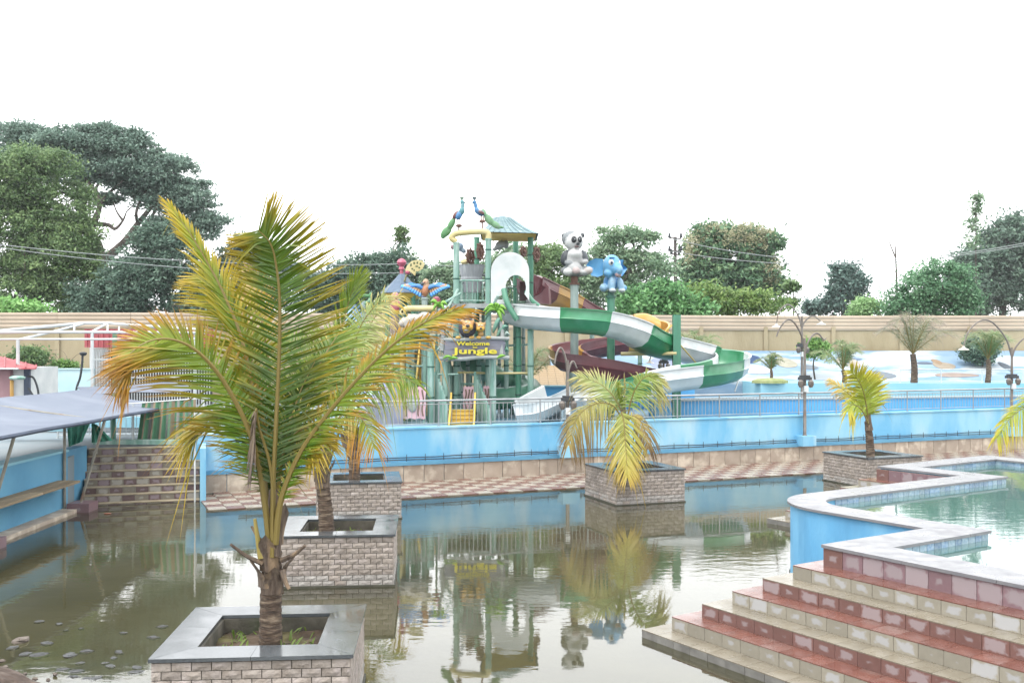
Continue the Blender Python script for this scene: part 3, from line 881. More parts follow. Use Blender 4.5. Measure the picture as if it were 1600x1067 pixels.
def planter(cx, cy, yaw, label, sides, weeds=25):
    root = empty('stone_planter', (cx, cy, 0), label, 'planter', 'square stone-clad palm planters')
    c, s = math.cos(yaw), math.sin(yaw)
    X, Y = Vector((c, s, 0)), Vector((-s, c, 0)); ax = (X, Y, ZV); C = Vector((cx, cy, 0))
    h = PS / 2; rim = .35; hi_ = h - rim
    g = MB()
    for sx, sy, lx, ly in ((0, -1, PS, rim), (0, 1, PS, rim), (-1, 0, rim, PS - 2 * rim), (1, 0, rim, PS - 2 * rim)):
        g.box(C + X * sx * (h - rim / 2 - .02) + Y * sy * (h - rim / 2 - .02) + ZV * (PH / 2 - .14), (lx - .04 if not sx else lx - .002, ly - .002, PH + .2), ax)
    g.build('core', mat('damp_mossy_concrete', hx('#6a655a'), hx('#4c493f'), 4, .9, .4, 20, c3=hx('#3f4430'), s3=2.5), root)
    g = MB(); rows = []
    for j in range(13):
        rows.append([C + X * (-hi_ + 2 * hi_ * i / 12) * 1.02 + Y * (-hi_ + 2 * hi_ * j / 12) * 1.02 + ZV * (PH - .19 + random.uniform(-.03, .03)) for i in range(13)])
    g.loft(rows); g.build('soil', M_soil, root)
    # granite rim: mitred slabs, two per side
    q = [(-1, -1), (1, -1), (1, 1), (-1, 1)]
    for k in range(4):
        a, b = q[k], q[(k + 1) % 4]
        O0, O1 = X * a[0] * (h + .02) + Y * a[1] * (h + .02), X * b[0] * (h + .02) + Y * b[1] * (h + .02)
        I0, I1 = X * a[0] * hi_ + Y * a[1] * hi_, X * b[0] * hi_ + Y * b[1] * hi_
        sp = random.uniform(.4, .62)
        for t0, t1 in ((.002, sp - .001), (sp + .001, .998)):
            P = [C + O0.lerp(O1, t0), C + O0.lerp(O1, t1), C + I0.lerp(I1, t1), C + I0.lerp(I1, t0)]
            g = MB(); g.prism([(p.x, p.y) for p in P], PH - .035, PH); g.build('rim_slab', M_gran, root)
    nrow = 10
    left = MB()
    for sidx, (nx_, tx) in enumerate(((-Y, X), (X, Y), (Y, -X), (-X, -Y))):
        for r in range(nrow):
            z = PH - .045 - BHt * (r + .5)
            cells = [(-h + BW * (i + .5), 1.0) for i in range(10)] if r % 2 == 0 else [(-h + BW * .25, .48)] + [(-h + BW * (i + 1), 1.0) for i in range(9)] + [(h - BW * .25, .48)]
            for u, sx_ in cells:
                p = C + nx_ * (h - .012) + tx * u + ZV * z
                bm1, bm2, raw = random.choice(brick_meshes)
                if sidx in sides:
                    link_mesh('brick', bm2 if (r >= nrow - 3 and random.random() < .8) else bm1, p, root, (0, 0, math.atan2(tx.y, tx.x))).scale.x = sx_
                else:
                    left.add([p + tx * v[0] * sx_ - nx_ * v[1] + ZV * v[2] for v in raw.v], raw.f)
    g = MB()
    for sx, sy in ((0, -1), (0, 1), (-1, 0), (1, 0)):
        g.box(C + X * sx * (h + .004) + Y * sy * (h + .004) + ZV * -.02, (PS + .03 if not sx else .02, PS - .012 if not sy else .02, .085 + random.uniform(0, .02)), ax)
    g.build('waterline_algae', M_alg, root)
    if left.v: left.build('rear_cladding', M_stone, root, kind='stuff')
    # weeds on the soil
    g = MB()
    for _ in range(weeds * 3):
        p = C + X * random.uniform(-hi_, hi_) * .9 + Y * random.uniform(-hi_, hi_) * .9 + ZV * (PH - .2)
        a = random.uniform(0, 6.28); l_ = random.uniform(.04, .12); hh = random.uniform(.03, .12)
        d_ = Vector((math.cos(a), math.sin(a), 0)); sd_ = Vector((-d_.y, d_.x, 0)) * random.uniform(.006, .018)
        g.add([p - sd_, p + sd_, p + d_ * l_ * .6 + ZV * hh * .8 + sd_, p + d_ * l_ + ZV * hh], [(0, 1, 2, 3)])
    g.build('weeds', M_grass, root, kind='stuff')
    return root
PL = [(-2.53, 10.32, math.radians(4.5), 'nearest square stone planter with wide granite rim in the left foreground', (0, 1)),
      (-2.86, 16.5, math.radians(5), 'second stone planter from the front behind the tall palm trunk', (0, 1)),
      (-3.5, 22.75, math.radians(9), 'stone planter by the walkway, third from the front on the left', (0, 1)),
      (3.05, 24.95, math.radians(19.5), 'stone planter in the middle of the pond holding a drooping palm', (0, 3)),
      (10.1, 27.95, math.radians(21), 'stone planter by the walkway behind the raised pool', (0, 3))]
for a in PL: planter(*a)
planter(17.2, 29.0, math.radians(21), 'stone planter at the far right beyond the pool edge', ())
# ------------------------------------------------------------------ palms
M_frond = mat('palm_leaflet', (1, 1, 1), None, 4, .42, 0, attr=True, trans=.22, spec=.4)
M_trunk = mat('palm_trunk', hx('#6b5848'), hx('#3f332a'), 9, .9, .9, 22, stretch=(1, 1, 6), c3=hx('#94836f'), s3=5)
M_fibre = mat('palm_fibre', hx('#77685a'), hx('#4f4137'), 8, .9, .6, 25, stretch=(3, 3, .6), c3=hx('#9c8468'), s3=3)
M_pet = mat('palm_petiole', hx('#a8934e'), hx('#8f8340'), 4, .45, .05, 20, stretch=(4, 4, .5))
GREEN, YG, YEL, ORG, BRN = hx('#4c6a18'), hx('#79881e'), hx('#b39722'), hx('#b0731f'), hx('#54402c')
DGR = hx('#354b1b'); PALEG = hx('#8a9c60'); PALEY = hx('#a89c66')
def mixc_(a, b, t):
    t = max(0, min(1, t)); return tuple(a[i] + (b[i] - a[i]) * t for i in range(3))
WF = .58
def frond(parent, pts, nrm, Lm, n=75, a0=70, a1=22, lL=1.0, lR=1.0, droop=.12, t0=.14, base=GREEN, mid=YG, tip=YEL, w=.021, lift=.12, r0=.022, name='frond', ragged=.12, tipstart=.45, brown=0.0, sc_end=.42, r_base=None, stemcol=hx('#7d6e3c')):
    P = catmull(pts, 60)
    n = int(n * 1.05)
    L_tot = sum((P[i + 1] - P[i]).length for i in range(59))
    g = MB()
    g.cur = stemcol
    rb = r_base or r0
    g.tube(P, [rb * (1 - .86 * (i / 59)) + .001 for i in range(60)], 6)
    nrm = Vector(nrm).normalized()
    for i in range(n):
        t = t0 + (1 - t0) * (i + random.uniform(-.2, .2)) / (n - 1)
        t = min(max(t, 0), .999)
        u = t * 59; k = int(u); p = P[k].lerp(P[min(k + 1, 59)], u - k)
        T = (P[min(k + 1, 59)] - P[max(k - 1, 0)]).normalized()
        S = T.cross(nrm).normalized(); Nn = S.cross(T).normalized()
        q = max(0.0, (t - t0) / (1 - t0))
        prof = (.45 + .55 * min(1, q / .25)) * (1 - (1 - sc_end) * max(0, (q - .45) / .55) ** 1.4)
        ang = math.radians(a0 + (a1 - a0) * q ** 1.2)
        for sd in (-1, 1):
            ll = Lm * prof * (lR if sd > 0 else lL) * random.uniform(1 - ragged, 1 + ragged * .5)
            if ll < .03: continue
            aa = ang + math.radians(random.gauss(0, 4.5))
            if random.random() < .03: continue
            broken = random.random() < .05
            D = (T * math.cos(aa) + S * sd * math.sin(aa) + Nn * (lift + random.uniform(-.06, .06))).normalized()
            Wv = D.cross(Nn).normalized()
            tw = random.uniform(-.8, .8)
            Wv = (Wv * math.cos(tw) + Nn * math.sin(tw)).normalized()
            ww = w * random.uniform(.8, 1.15) * (.65 + .35 * prof) * WF
            dr = droop * random.uniform(.5, 1.5) + (random.uniform(.3, .8) if broken else 0)
            if random.random() < .12: ll *= random.uniform(.55, .9)
            vs = []; cols = []
            cb = mixc_(base, mid, q * 1.1 + random.uniform(-.25, .25))
            for s_, wf in ((0, .55), (.3, 1), (.68, .72)):
                c_ = p + D * ll * s_ - ZV * dr * ll * s_ * s_ * 1.6
                vs += [c_ - Wv * ww * wf, c_ + Wv * ww * wf]
                cc = mixc_(cb, tip, (s_ - tipstart + q * .45) * 1.3 + random.uniform(-.15, .15))
                cols += [cc, cc]
            vs.append(p + D * ll - ZV * dr * ll * 1.6)
            cols.append(mixc_(tip, BRN, brown + q * brown + random.uniform(0, .3)))
            o = len(g.v)
            g.v.extend([tuple(v) for v in vs]); g.c.extend(cols)
            g.f.extend([(o, o + 1, o + 3, o + 2), (o + 2, o + 3, o + 5, o + 4), (o + 4, o + 5, o + 6)]); g.mi.extend([0] * 3)
    return g.build(name, M_frond, parent, col=True)
def FR(parent, pix, d0, d1, nrm=(0, -1, .25), Lpx=100, **k):
    """frond traced along its midrib; the depth runs from d0 to d1"""
    m_ = len(pix)
    k.setdefault('w', .021 * max(1.0, (d0 / 13) ** .7))
    pts = [Q(p[0], p[1], d0 + (d1 - d0) * (i / (m_ - 1)) ** 1.3) for i, p in enumerate(pix)]
    return frond(parent, pts, nrm, Lpx * d0 / F, **k)

def trunk(parent, pts, r0, r1, rings=14, seg=40):
    P = catmull(pts, seg); rr = []
    for i in range(seg):
        t = i / (seg - 1); rr.append((r0 + (r1 - r0) * t) * (1 + .06 * (1 if int(t * rings * 2) % 2 else 0) + random.uniform(-.015, .015)))
    g = MB(); g.tube(P, rr, 14); return auto_smooth(g.build('trunk', M_trunk, parent), 25)
def stub(parent, a, b, r, m_=None):
    g = MB(); a, b = Vector(a), Vector(b); mid = (a + b) / 2 + Vector((0, 0, -.02))
    g.tube([a, mid, b], [r, r * .8, r * .5], 7, res=8); return auto_smooth(g.build('leaf_base', m_ or M_fibre, parent))
def sheath(parent, c, r, h, spread, ang, m_=None):
    """torn fibrous leaf sheath wrapped round the trunk"""
    g = MB(); rings = []
    for j in range(5):
        t = j / 4; row = []
        for i in range(7):
            a = ang + (i / 6 - .5) * 2.3 * (1 - .6 * t)
            rr = r * (1 + spread * t * t) + random.uniform(-.006, .006)
            row.append(Vector(c) + Vector((math.cos(a) * rr, math.sin(a) * rr, h * t * (1 - .25 * abs(i - 3) / 3))))
        rings.append(row)
    g.loft(rings); g.loft([[p + Vector((0, 0, -.004)) + (Vector(c) - p) * .05 for p in r_][::-1] for r_ in rings])
    return g.build('leaf_sheath', m_ or M_fibre, parent, smooth=True)

# --- tall palm in the nearest planter
d = 10.35
p1 = empty('coconut_palm', Q(425, 1003, d), 'tall yellow-green coconut palm in the nearest planter', 'palm tree', 'young coconut palms in planters')
trunk(p1, [Q(423, 1008, d), Q(423, 950, d), Q(424, 905, d), Q(426, 860, d)], .118, .095, 12)
tp = MB(); tp.tube([Q(425, 905, d), Q(425, 880, d), Q(426, 850, d), Q(427, 810, d), Q(429, 765, d)], [.115, .145, .12, .09, .055], 12, res=20)
auto_smooth(tp.build('crown_shaft', M_fibre, p1))
for c, r_, h_, sp_, an in ((Q(425, 925, d), .125, .3, .5, -1.2), (Q(424, 915, d), .13, .34, .7, -2.6), (Q(426, 905, d), .13, .3, .9, .2), (Q(425, 890, d), .12, .4, .6, -1.7), (Q(427, 850, d), .1, .45, .7, -.6), (Q(426, 930, d), .125, .28, .3, 1.8)):
    sheath(p1, c, r_, h_, sp_, an)
stub(p1, Q(410, 880, d - .1), Q(360, 850, d - .2), .028); stub(p1, Q(440, 875, d - .1), Q(477, 852, d - .2), .03); stub(p1, Q(413, 850, d - .1), Q(393, 822, d), .025)
stub(p1, Q(408, 872, d - .1), Q(398, 810, d - .1), .035, M_pet); stub(p1, Q(432, 868, d - .12), Q(434, 805, d - .13), .04, M_fibre)
stub(p1, Q(440, 890, d - .12), Q(452, 920, d - .16), .035)
FR(p1, [(426, 870), (427, 760), (431, 670), (436, 560), (437, 470), (431, 412), (422, 380), (404, 360)], d - .13, d - .35, Lpx=124, n=165, a0=64, a1=60, lL=.78, lR=1.05, droop=.02, t0=.15, base=DGR, mid=GREEN, tip=YEL, r_base=.03, sc_end=.55, tipstart=.6)
FR(p1, [(424, 860), (412, 740), (385, 560), (352, 465), (305, 378), (266, 322)], d + .05, d + .5, nrm=(.55, -.8, .1), Lpx=74, n=120, a0=34, a1=14, droop=.06, t0=.27, base=GREEN, mid=YG, tip=YEL, r_base=.03, lR=.62, lL=1.0, tipstart=.5)
FR(p1, [(421, 850), (411, 765), (395, 690), (368, 628), (338, 580), (304, 546), (270, 531), (238, 532), (210, 547), (188, 574)], d - .1, d - .7, nrm=(.1, -.75, .6), Lpx=122, n=155, a0=58, a1=36, lL=1.25, lR=.6, droop=.07, t0=.13, base=GREEN, mid=YG, tip=ORG, r_base=.034, sc_end=.5, tipstart=.5, brown=.25)
FR(p1, [(428, 860), (420, 720), (398, 590), (372, 510), (340, 455), (316, 432)], d + .15, d + .55, nrm=(.2, -1, .3), Lpx=96, n=100, a0=62, a1=34, droop=.08, t0=.24, base=GREEN, mid=YG, tip=YEL, r_base=.03)
FR(p1, [(430, 850), (440, 778), (472, 703), (520, 637), (580, 570), (634, 523), (680, 496), (720, 483)], d - .15, d - .5, nrm=(-.25, -.85, .5), Lpx=92, n=130, a0=52, a1=24, lL=.4, lR=1.0, droop=.1, t0=.14, base=GREEN, mid=YG, tip=ORG, r_base=.034, sc_end=.5, brown=.7, tipstart=.45)
FR(p1, [(428, 850), (424, 700), (418, 560), (402, 470), (386, 425)], d + .3, d + 1.2, nrm=(0, -.8, -.6), Lpx=70, n=60, a0=60, a1=25, droop=.05, t0=.45, base=hx('#b59f5a'), mid=hx('#c4aa6a'), tip=hx('#a8895c'), r_base=.026)
FR(p1, [(422, 850), (402, 720), (388, 660), (360, 640), (325, 650), (290, 690)], d + .2, d + .6, nrm=(.1, -.6, .7), Lpx=118, n=90, a0=64, a1=40, droop=.25, t0=.2, base=DGR, mid=GREEN, tip=YEL, r_base=.028, lL=1.0, lR=.6)
FR(p1, [(430, 850), (440, 720), (470, 630), (505, 560), (530, 520)], d + .3, d + 1.0, nrm=(-.3, -.9, .2), Lpx=110, n=95, a0=64, a1=34, droop=.14, t0=.22, base=DGR, mid=GREEN, tip=YG, r_base=.028)
FR(p1, [(426, 850), (424, 740), (404, 665), (400, 640), (396, 690), (392, 735)], d - .15, d - .3, nrm=(-.8, -.5, .3), Lpx=34, n=30, a0=30, a1=12, droop=.5, t0=.6, base=hx('#8a7b6c'), mid=hx('#75675a'), tip=hx('#5b4d42'), r_base=.02, name='dead_frond')
FR(p1, [(430, 845), (437, 740), (452, 690), (480, 668), (500, 690)], d + .1, d - .1, nrm=(-.2, -.7, .6), Lpx=90, n=66, a0=65, a1=40, droop=.3, t0=.28, base=DGR, mid=GREEN, tip=YEL, r_base=.024)

for pix, da, db, Lp, lL_, lR_ in (([(427, 820), (424, 745), (412, 680), (394, 620), (376, 575)], .12, .4, 92, 1.0, .8), ([(430, 820), (436, 745), (448, 680), (468, 615), (492, 565)], .12, .4, 92, .8, 1.0)):
    FR(p1, pix, d + da, d + db, nrm=(0, -.85, .5), Lpx=Lp, n=80, a0=62, a1=34, lL=lL_, lR=lR_, droop=.2, t0=.16, base=DGR, mid=DGR, tip=YG, r_base=.022)
# --- palm in the second planter
d = 16.6
p2 = empty('coconut_palm', Q(510, 828, d), 'coconut palm in the second planter, half hidden behind the tall palm', 'palm tree', 'young coconut palms in planters')
trunk(p2, [Q(511, 836, d), Q(508, 790, d), Q(504, 755, d)], .13, .105, 9)
tp = MB(); tp.tube([Q(505, 762, d), Q(502, 740, d), Q(506, 720, d), Q(512, 690, d)], [.13, .16, .11, .06], 10, res=14); auto_smooth(tp.build('crown_shaft', M_fibre, p2))
for an in (-1.4, .3, -2.8): sheath(p2, Q(503, 752, d), .13, .4, .7, an)
FR(p2, [(508, 735), (515, 640), (528, 540), (545, 470), (560, 434)], d, d + .3, nrm=(.8, -.6, 0), Lpx=62, n=60, a0=40, a1=12, droop=.05, base=GREEN, mid=hx('#718c3c'), tip=YG, t0=.4)
FR(p2, [(510, 735), (528, 640), (548, 560), (566, 505), (600, 462)], d - .1, d - .3, nrm=(-.3, -.9, .4), Lpx=80, n=60, a0=70, a1=30, droop=.4, base=hx('#6d8440'), mid=PALEG, tip=PALEY, t0=.3)
FR(p2, [(512, 730), (540, 650), (575, 600), (615, 580), (650, 600)], d - .2, d - .6, nrm=(0, -.7, .7), Lpx=62, n=55, a0=70, a1=35, droop=.5, base=DGR, mid=GREEN, tip=YG, t0=.2)
FR(p2, [(506, 735), (500, 650), (485, 580), (462, 540), (440, 530)], d + .2, d + .6, nrm=(.2, -.8, .5), Lpx=70, n=55, a0=66, a1=35, droop=.25, base=DGR, mid=GREEN, tip=YG, t0=.25)
FR(p2, [(508, 730), (520, 670), (545, 640), (570, 660), (585, 700)], d - .25, d - .8, nrm=(0, -.7, .7), Lpx=55, n=45, a0=68, a1=35, droop=.5, base=GREEN, mid=YG, tip=ORG, t0=.25)
FR(p2, [(506, 735), (478, 680), (450, 665), (425, 690)], d - .1, d - .3, nrm=(0, -.7, .7), Lpx=55, n=40, a0=68, a1=35, droop=.5, base=GREEN, mid=YG, tip=YEL, t0=.2)

# --- palm in the third planter
d = 22.8
p3 = empty('coconut_palm', Q(553, 748, d), 'coconut palm with shaggy dry trunk in the third planter', 'palm tree', 'young coconut palms in planters')
trunk(p3, [Q(554, 752, d), Q(553, 715, d), Q(548, 680, d)], .13, .12, 7)
tp = MB(); tp.tube([Q(551, 712, d), Q(547, 690, d), Q(546, 665, d), Q(548, 640, d)], [.15, .24, .17, .08], 10, res=14); auto_smooth(tp.build('crown_shaft', M_fibre, p3))
for an in (-1.4, .3, -2.8, -.5): sheath(p3, Q(548, 698, d), .2, .6, .7, an)
FR(p3, [(547, 665), (556, 590), (570, 530), (590, 490), (625, 462)], d, d - .3, nrm=(-.2, -.9, .4), Lpx=62, n=60, a0=70, a1=30, droop=.45, base=PALEG, mid=PALEY, tip=YEL, t0=.2)
FR(p3, [(546, 665), (535, 590), (545, 540), (560, 525), (578, 560)], d + .2, d - .2, nrm=(0, -.9, .4), Lpx=58, n=50, a0=70, a1=35, droop=.5, base=PALEG, mid=PALEY, tip=YEL, t0=.2)
FR(p3, [(548, 660), (575, 610), (605, 585), (630, 590)], d - .3, d - .6, nrm=(0, -.7, .7), Lpx=50, n=45, a0=70, a1=35, droop=.5, base=GREEN, mid=PALEG, tip=YEL, t0=.2)
FR(p3, [(546, 660), (520, 610), (490, 590), (465, 600)], d, d + .2, nrm=(0, -.7, .7), Lpx=50, n=45, a0=70, a1=35, droop=.5, base=GREEN, mid=PALEG, tip=YEL, t0=.2)
FR(p3, [(547, 660), (540, 600), (530, 550), (515, 520)], d + .2, d + .5, nrm=(.3, -.9, .2), Lpx=50, n=45, a0=60, a1=30, droop=.2, base=GREEN, mid=PALEG, tip=YEL, t0=.2)

# --- drooping palm in the middle planter
d = 24.9
p4 = empty('coconut_palm', Q(978, 742, d), 'drooping yellowing palm in the planter in the middle of the pond', 'palm tree', 'young coconut palms in planters')
trunk(p4, [Q(978, 745, d), Q(978, 700, d), Q(976, 665, d)], .12, .1, 6)
tp = MB(); tp.tube([Q(977, 690, d), Q(975, 668, d), Q(974, 640, d)], [.14, .15, .06], 10, res=10); auto_smooth(tp.build('crown_shaft', M_fibre, p4))
GY = hx('#8d954a')
FR(p4, [(977, 668), (971, 644), (975, 660), (977, 690), (979, 718), (980, 744)], d - .3, d - 1.4, nrm=(0, -1, .05), Lpx=52, n=70, a0=58, a1=20, droop=.3, base=GY, mid=hx('#a09640'), tip=hx('#a58a38'), t0=.2, brown=.3)
FR(p4, [(975, 660), (958, 634), (934, 630), (912, 641), (897, 662), (889, 694)], d - .1, d - .8, nrm=(.1, -.6, .8), Lpx=42, n=70, a0=75, a1=35, droop=.8, base=hx('#868a46'), mid=hx('#928544'), tip=hx('#7a6140'), t0=.15, brown=.5)
FR(p4, [(976, 660), (968, 636), (954, 614), (934, 598), (903, 588)], d, d + .4, nrm=(.2, -.9, .4), Lpx=48, n=65, a0=68, a1=30, droop=.2, base=hx('#86975a'), mid=hx('#939d60'), tip=PALEY, t0=.2)
FR(p4, [(979, 662), (985, 630), (995, 604), (1013, 587), (1034, 600)], d - .1, d - .4, nrm=(-.3, -.9, .3), Lpx=56, n=65, a0=70, a1=35, droop=.45, base=hx('#738f42'), mid=hx('#869646'), tip=PALEY, t0=.2, lL=.7)
FR(p4, [(976, 660), (972, 634), (966, 608)], d, d + .1, nrm=(.8, -.6, 0), Lpx=34, n=26, a0=18, a1=6, droop=.0, base=hx('#6d8830'), mid=hx('#7a9036'), tip=YG, t0=.3)
FR(p4, [(977, 660), (976, 620), (975, 585)], d + .1, d + .2, nrm=(.8, -.6, 0), Lpx=10, n=20, a0=14, a1=6, droop=.0, base=hx('#b0a860'), mid=PALEY, tip=PALEY, t0=.5)
FR(p4, [(978, 662), (990, 650), (1005, 665), (1012, 700)], d - .3, d - .6, nrm=(0, -.7, .7), Lpx=36, n=40, a0=70, a1=35, droop=.7, base=hx('#a5984c'), mid=hx('#8c7448'), tip=BRN, t0=.2, brown=.5)

# --- bright palm in the planter behind the pool
d = 27.95
p5 = empty('coconut_palm', Q(1361, 712, d), 'small bright yellow palm in the planter behind the pool', 'palm tree', 'young coconut palms in planters')
trunk(p5, [Q(1361, 720, d), Q(1359, 690, d), Q(1356, 658, d)], .12, .09, 7)
tp = MB(); tp.tube([Q(1358, 672, d), Q(1357, 660, d), Q(1356, 640, d)], [.12, .13, .06], 10, res=10); auto_smooth(tp.build('crown_shaft', M_fibre, p5))
LG = hx('#87982f'); BY = hx('#b8a732')
FR(p5, [(1357, 662), (1354, 636), (1349, 612), (1341, 594), (1329, 579)], d - .1, d - .5, nrm=(0, -1, .1), Lpx=50, n=70, a0=62, a1=35, droop=.12, base=LG, mid=hx('#98a036'), tip=BY, t0=.12, lL=.8)
FR(p5, [(1357, 660), (1360, 632), (1360, 606), (1354, 588)], d + .2, d + .5, nrm=(.1, -1, .1), Lpx=42, n=60, a0=62, a1=35, droop=.12, base=LG, mid=LG, tip=BY, t0=.15)
FR(p5, [(1356, 660), (1344, 632), (1322, 612), (1296, 594)], d + .3, d + .8, nrm=(.1, -.8, .5), Lpx=28, n=45, a0=60, a1=30, droop=.3, base=hx('#9aa34e'), mid=hx('#b0a25a'), tip=hx('#b58e52'), t0=.25)
FR(p5, [(1357, 662), (1346, 640), (1332, 632), (1325, 642)], d - .4, d - .8, nrm=(.1, -.8, .5), Lpx=30, n=36, a0=60, a1=30, droop=.5, base=LG, mid=LG, tip=BY, t0=.2)

# --- palm at the far right whose frond hangs into view
d = 29.0
p6 = empty('coconut_palm', (17.2, 29.0, .55), 'palm at the right edge with one green frond hanging into view', 'palm tree', 'young coconut palms in planters')
trunk(p6, [(17.2, 29, .5), (17.2, 29, 1.2), (17.15, 29, 1.9)], .12, .1, 7)
FR(p6, [(1718, 640), (1690, 605), (1650, 600), (1610, 630), (1580, 652), (1558, 684)], d - .2, d - 1.0, nrm=(.1, -.8, .5), Lpx=42, n=75, a0=62, a1=35, droop=.5, base=GREEN, mid=LG, tip=BY, t0=.12)
for az in range(5):
    a = az * 1.2 + .4
    b0 = Vector((17.15, 29, 1.85)); dv = Vector((math.cos(a) * .9 + .5, math.sin(a) * .9, 0))
    frond(p6, [b0, b0 + dv * .6 + ZV * .9, b0 + dv * 1.2 + ZV * 1.1, b0 + dv * 1.8 + ZV * .8], (0, -.3, 1), .7, n=40, base=GREEN, mid=LG, tip=BY, droop=.3)

# --- smaller palms around the far pools
M_bgtr = M_trunk
def far_palm(px, py_base, d, h, spread, n_f, label, cols, seed, trunk_r=.12, zb=None):
    random.seed(seed)
    b = Q(px, py_base, d)
    if zb is not None: b.z = zb
    root = empty('palm', b, label, 'palm tree', 'small palms round the far pools')
    top = b + Vector((random.uniform(-.1, .1), 0, h))
    trunk(root, [b - ZV * .1, b.lerp(top, .5) + Vector((.05, 0, 0)), top], trunk_r, trunk_r * .75, 8, 20)
    for i in range(n_f):
        a = 2 * math.pi * i / n_f + random.uniform(-.3, .3)
        el = random.uniform(.5, 1.4)
        dv = Vector((math.cos(a), math.sin(a) * .8, 0)); L_ = spread * random.uniform(.8, 1.1)
        hz, vt = math.cos(el), math.sin(el)
        pts = [top, top + dv * L_ * .35 * hz + ZV * L_ * .4 * vt, top + dv * L_ * .72 * hz + ZV * L_ * (.72 * vt), top + dv * L_ * (.25 + .75 * hz) + ZV * L_ * (.8 * vt - .12)]
        frond(root, pts, (dv.x * -.3, -.4, .8), spread * .3, n=52, a0=62, a1=26, droop=.2, base=cols[0], mid=cols[1], tip=cols[2], w=.018, t0=.1, r0=.022)
    return root
bgc = (hx('#5a7848'), hx('#6d8456'), hx('#8a8c68')); bgd = (hx('#6a7a56'), hx('#7d7e66'), hx('#84766a'))
far_palm(1428, 588, 46.5, 1.35, 2.5, 13, 'largest greyish palm before the mural on the right', bgd, 3, .16, 2.2)
far_palm(1319, 583, 46.5, .6, 1.7, 11, 'mid-sized green palm before the mural, left of the largest', bgc, 4, .12, 2.2)
far_palm(1543, 586, 46.5, 1.1, 1.9, 12, 'palm before the mural beside the right lamp post', bgc, 5, .13, 2.2)
far_palm(1203, 592, 46.8, .6, 1.1, 8, 'tiny palm in a round bed beside the mural whale shape', bgc, 6, .08, 2.2)
far_palm(826, 610, 43.0, 1.2, 1.9, 11, 'palm behind the slide posts right of the jungle sign', bgc, 8, .12, 1.2)
far_palm(1088, 560, 49.2, 1.3, 1.7, 9, 'palm top showing between the slide end and the boundary wall', bgc, 9, .12, 2.2)
far_palm(918, 610, 45.5, .7, 1.2, 8, 'small palm seen through the loop of the maroon slide', bgc, 10, .1, 1.2)
random.seed(11)

# ------------------------------------------------------------------ broadleaf trees
def leaf_mat(name, c, trans=.3):
    return mat(name, (1, 1, 1), None, 4, .55, 0, attr=True, trans=trans, spec=.3)
M_leaf = leaf_mat('tree_leaf', None)
M_bark = mat('tree_bark', hx('#6b625a'), hx('#4a433d'), 3, .9, .6, 10, stretch=(1, 1, .3))
LK = .72
def leaves(blobs, n_per_m2, leaf, cols, flat=.6, rc=(.5, .9), clump_leaves=70, seed=1, aspect=.5, hole=0.0, shell=.55, jit=.18):
    """leaf quads in clumps spread over and inside a set of ellipsoids -> verts, faces, colours"""
    r = np.random.default_rng(seed)
    V = []; Cc = []
    leaf = leaf * LK; n_per_m2 = n_per_m2 * 1.7
    cents = []
    bl2 = []
    for (c, rad) in blobs:
        bl2.append((c, tuple(x * .86 for x in rad)))
        for _ in range(7):
            u = r.normal(size=3); u /= np.linalg.norm(u); u[2] = u[2] * .8 + .15; f = r.uniform(.22, .42)
            bl2.append((tuple(np.array(c) + u * np.array(rad) * r.uniform(.75, .95)), tuple(x * f for x in rad)))
    n_per_m2 *= .82
    for (c, rad) in bl2:
        a, b, c_ = rad
        area = 4 * math.pi * (((a * b) ** 1.6 + (a * c_) ** 1.6 + (b * c_) ** 1.6) / 3) ** (1 / 1.6)
        k = max(4, int(area * n_per_m2))
        u = r.normal(size=(k, 3)); u /= np.linalg.norm(u, axis=1)[:, None]
        u[:, 1] -= .25; u[:, 2] += .1
        u /= np.linalg.norm(u, axis=1)[:, None]
        rr = shell + (1.06 - shell) * r.random(k) ** .5
        stray = r.random(k) < .15
        rr = np.where(stray, rr * r.uniform(1.0, 1.22, k), rr)
        pc = np.array(c) + u * rr[:, None] * np.array(rad)
        keep = r.random(k) > hole
        cents.append((pc[keep], rr[keep]))
    P = np.concatenate([x[0] for x in cents]); RR = np.concatenate([x[1] for x in cents])
    K = len(P)
    tone = r.normal(0, 1, K)
    m = clump_leaves
    cr = r.uniform(rc[0] * .55, rc[1], K)
    off = r.normal(size=(K, m, 3)) * .5
    off[:, :, 2] *= flat
    pos = (P[:, None, :] + off * cr[:, None, None]).reshape(-1, 3)
    n = len(pos)
    nor = r.normal(size=(n, 3)) * .75 + np.array([0, -.25, .75]); nor /= np.linalg.norm(nor, axis=1)[:, None]
    t = r.normal(size=(n, 3)); t -= nor * (t * nor).sum(1)[:, None]; t /= np.linalg.norm(t, axis=1)[:, None]
    s = np.cross(nor, t)
    L = leaf * r.uniform(.6, 1.3, n)[:, None]
    v = np.stack([pos - t * L, pos + s * L * aspect - t * L * .1, pos + t * L, pos - s * L * aspect - t * L * .1], 1).reshape(-1, 3)
    base = np.array(cols[0]); hi = np.array(cols[1]); lo = np.array(cols[2]) if len(cols) > 2 else base * .7
    tt = np.repeat(tone, m) * .35 + r.normal(0, .35, n)
    col = np.where(tt[:, None] > 0, base + (hi - base) * np.clip(tt, 0, 1)[:, None], base + (lo - base) * np.clip(-tt, 0, 1)[:, None])
    col = np.repeat(np.clip(col, .005, 1), 4, axis=0)
    return v, col, P
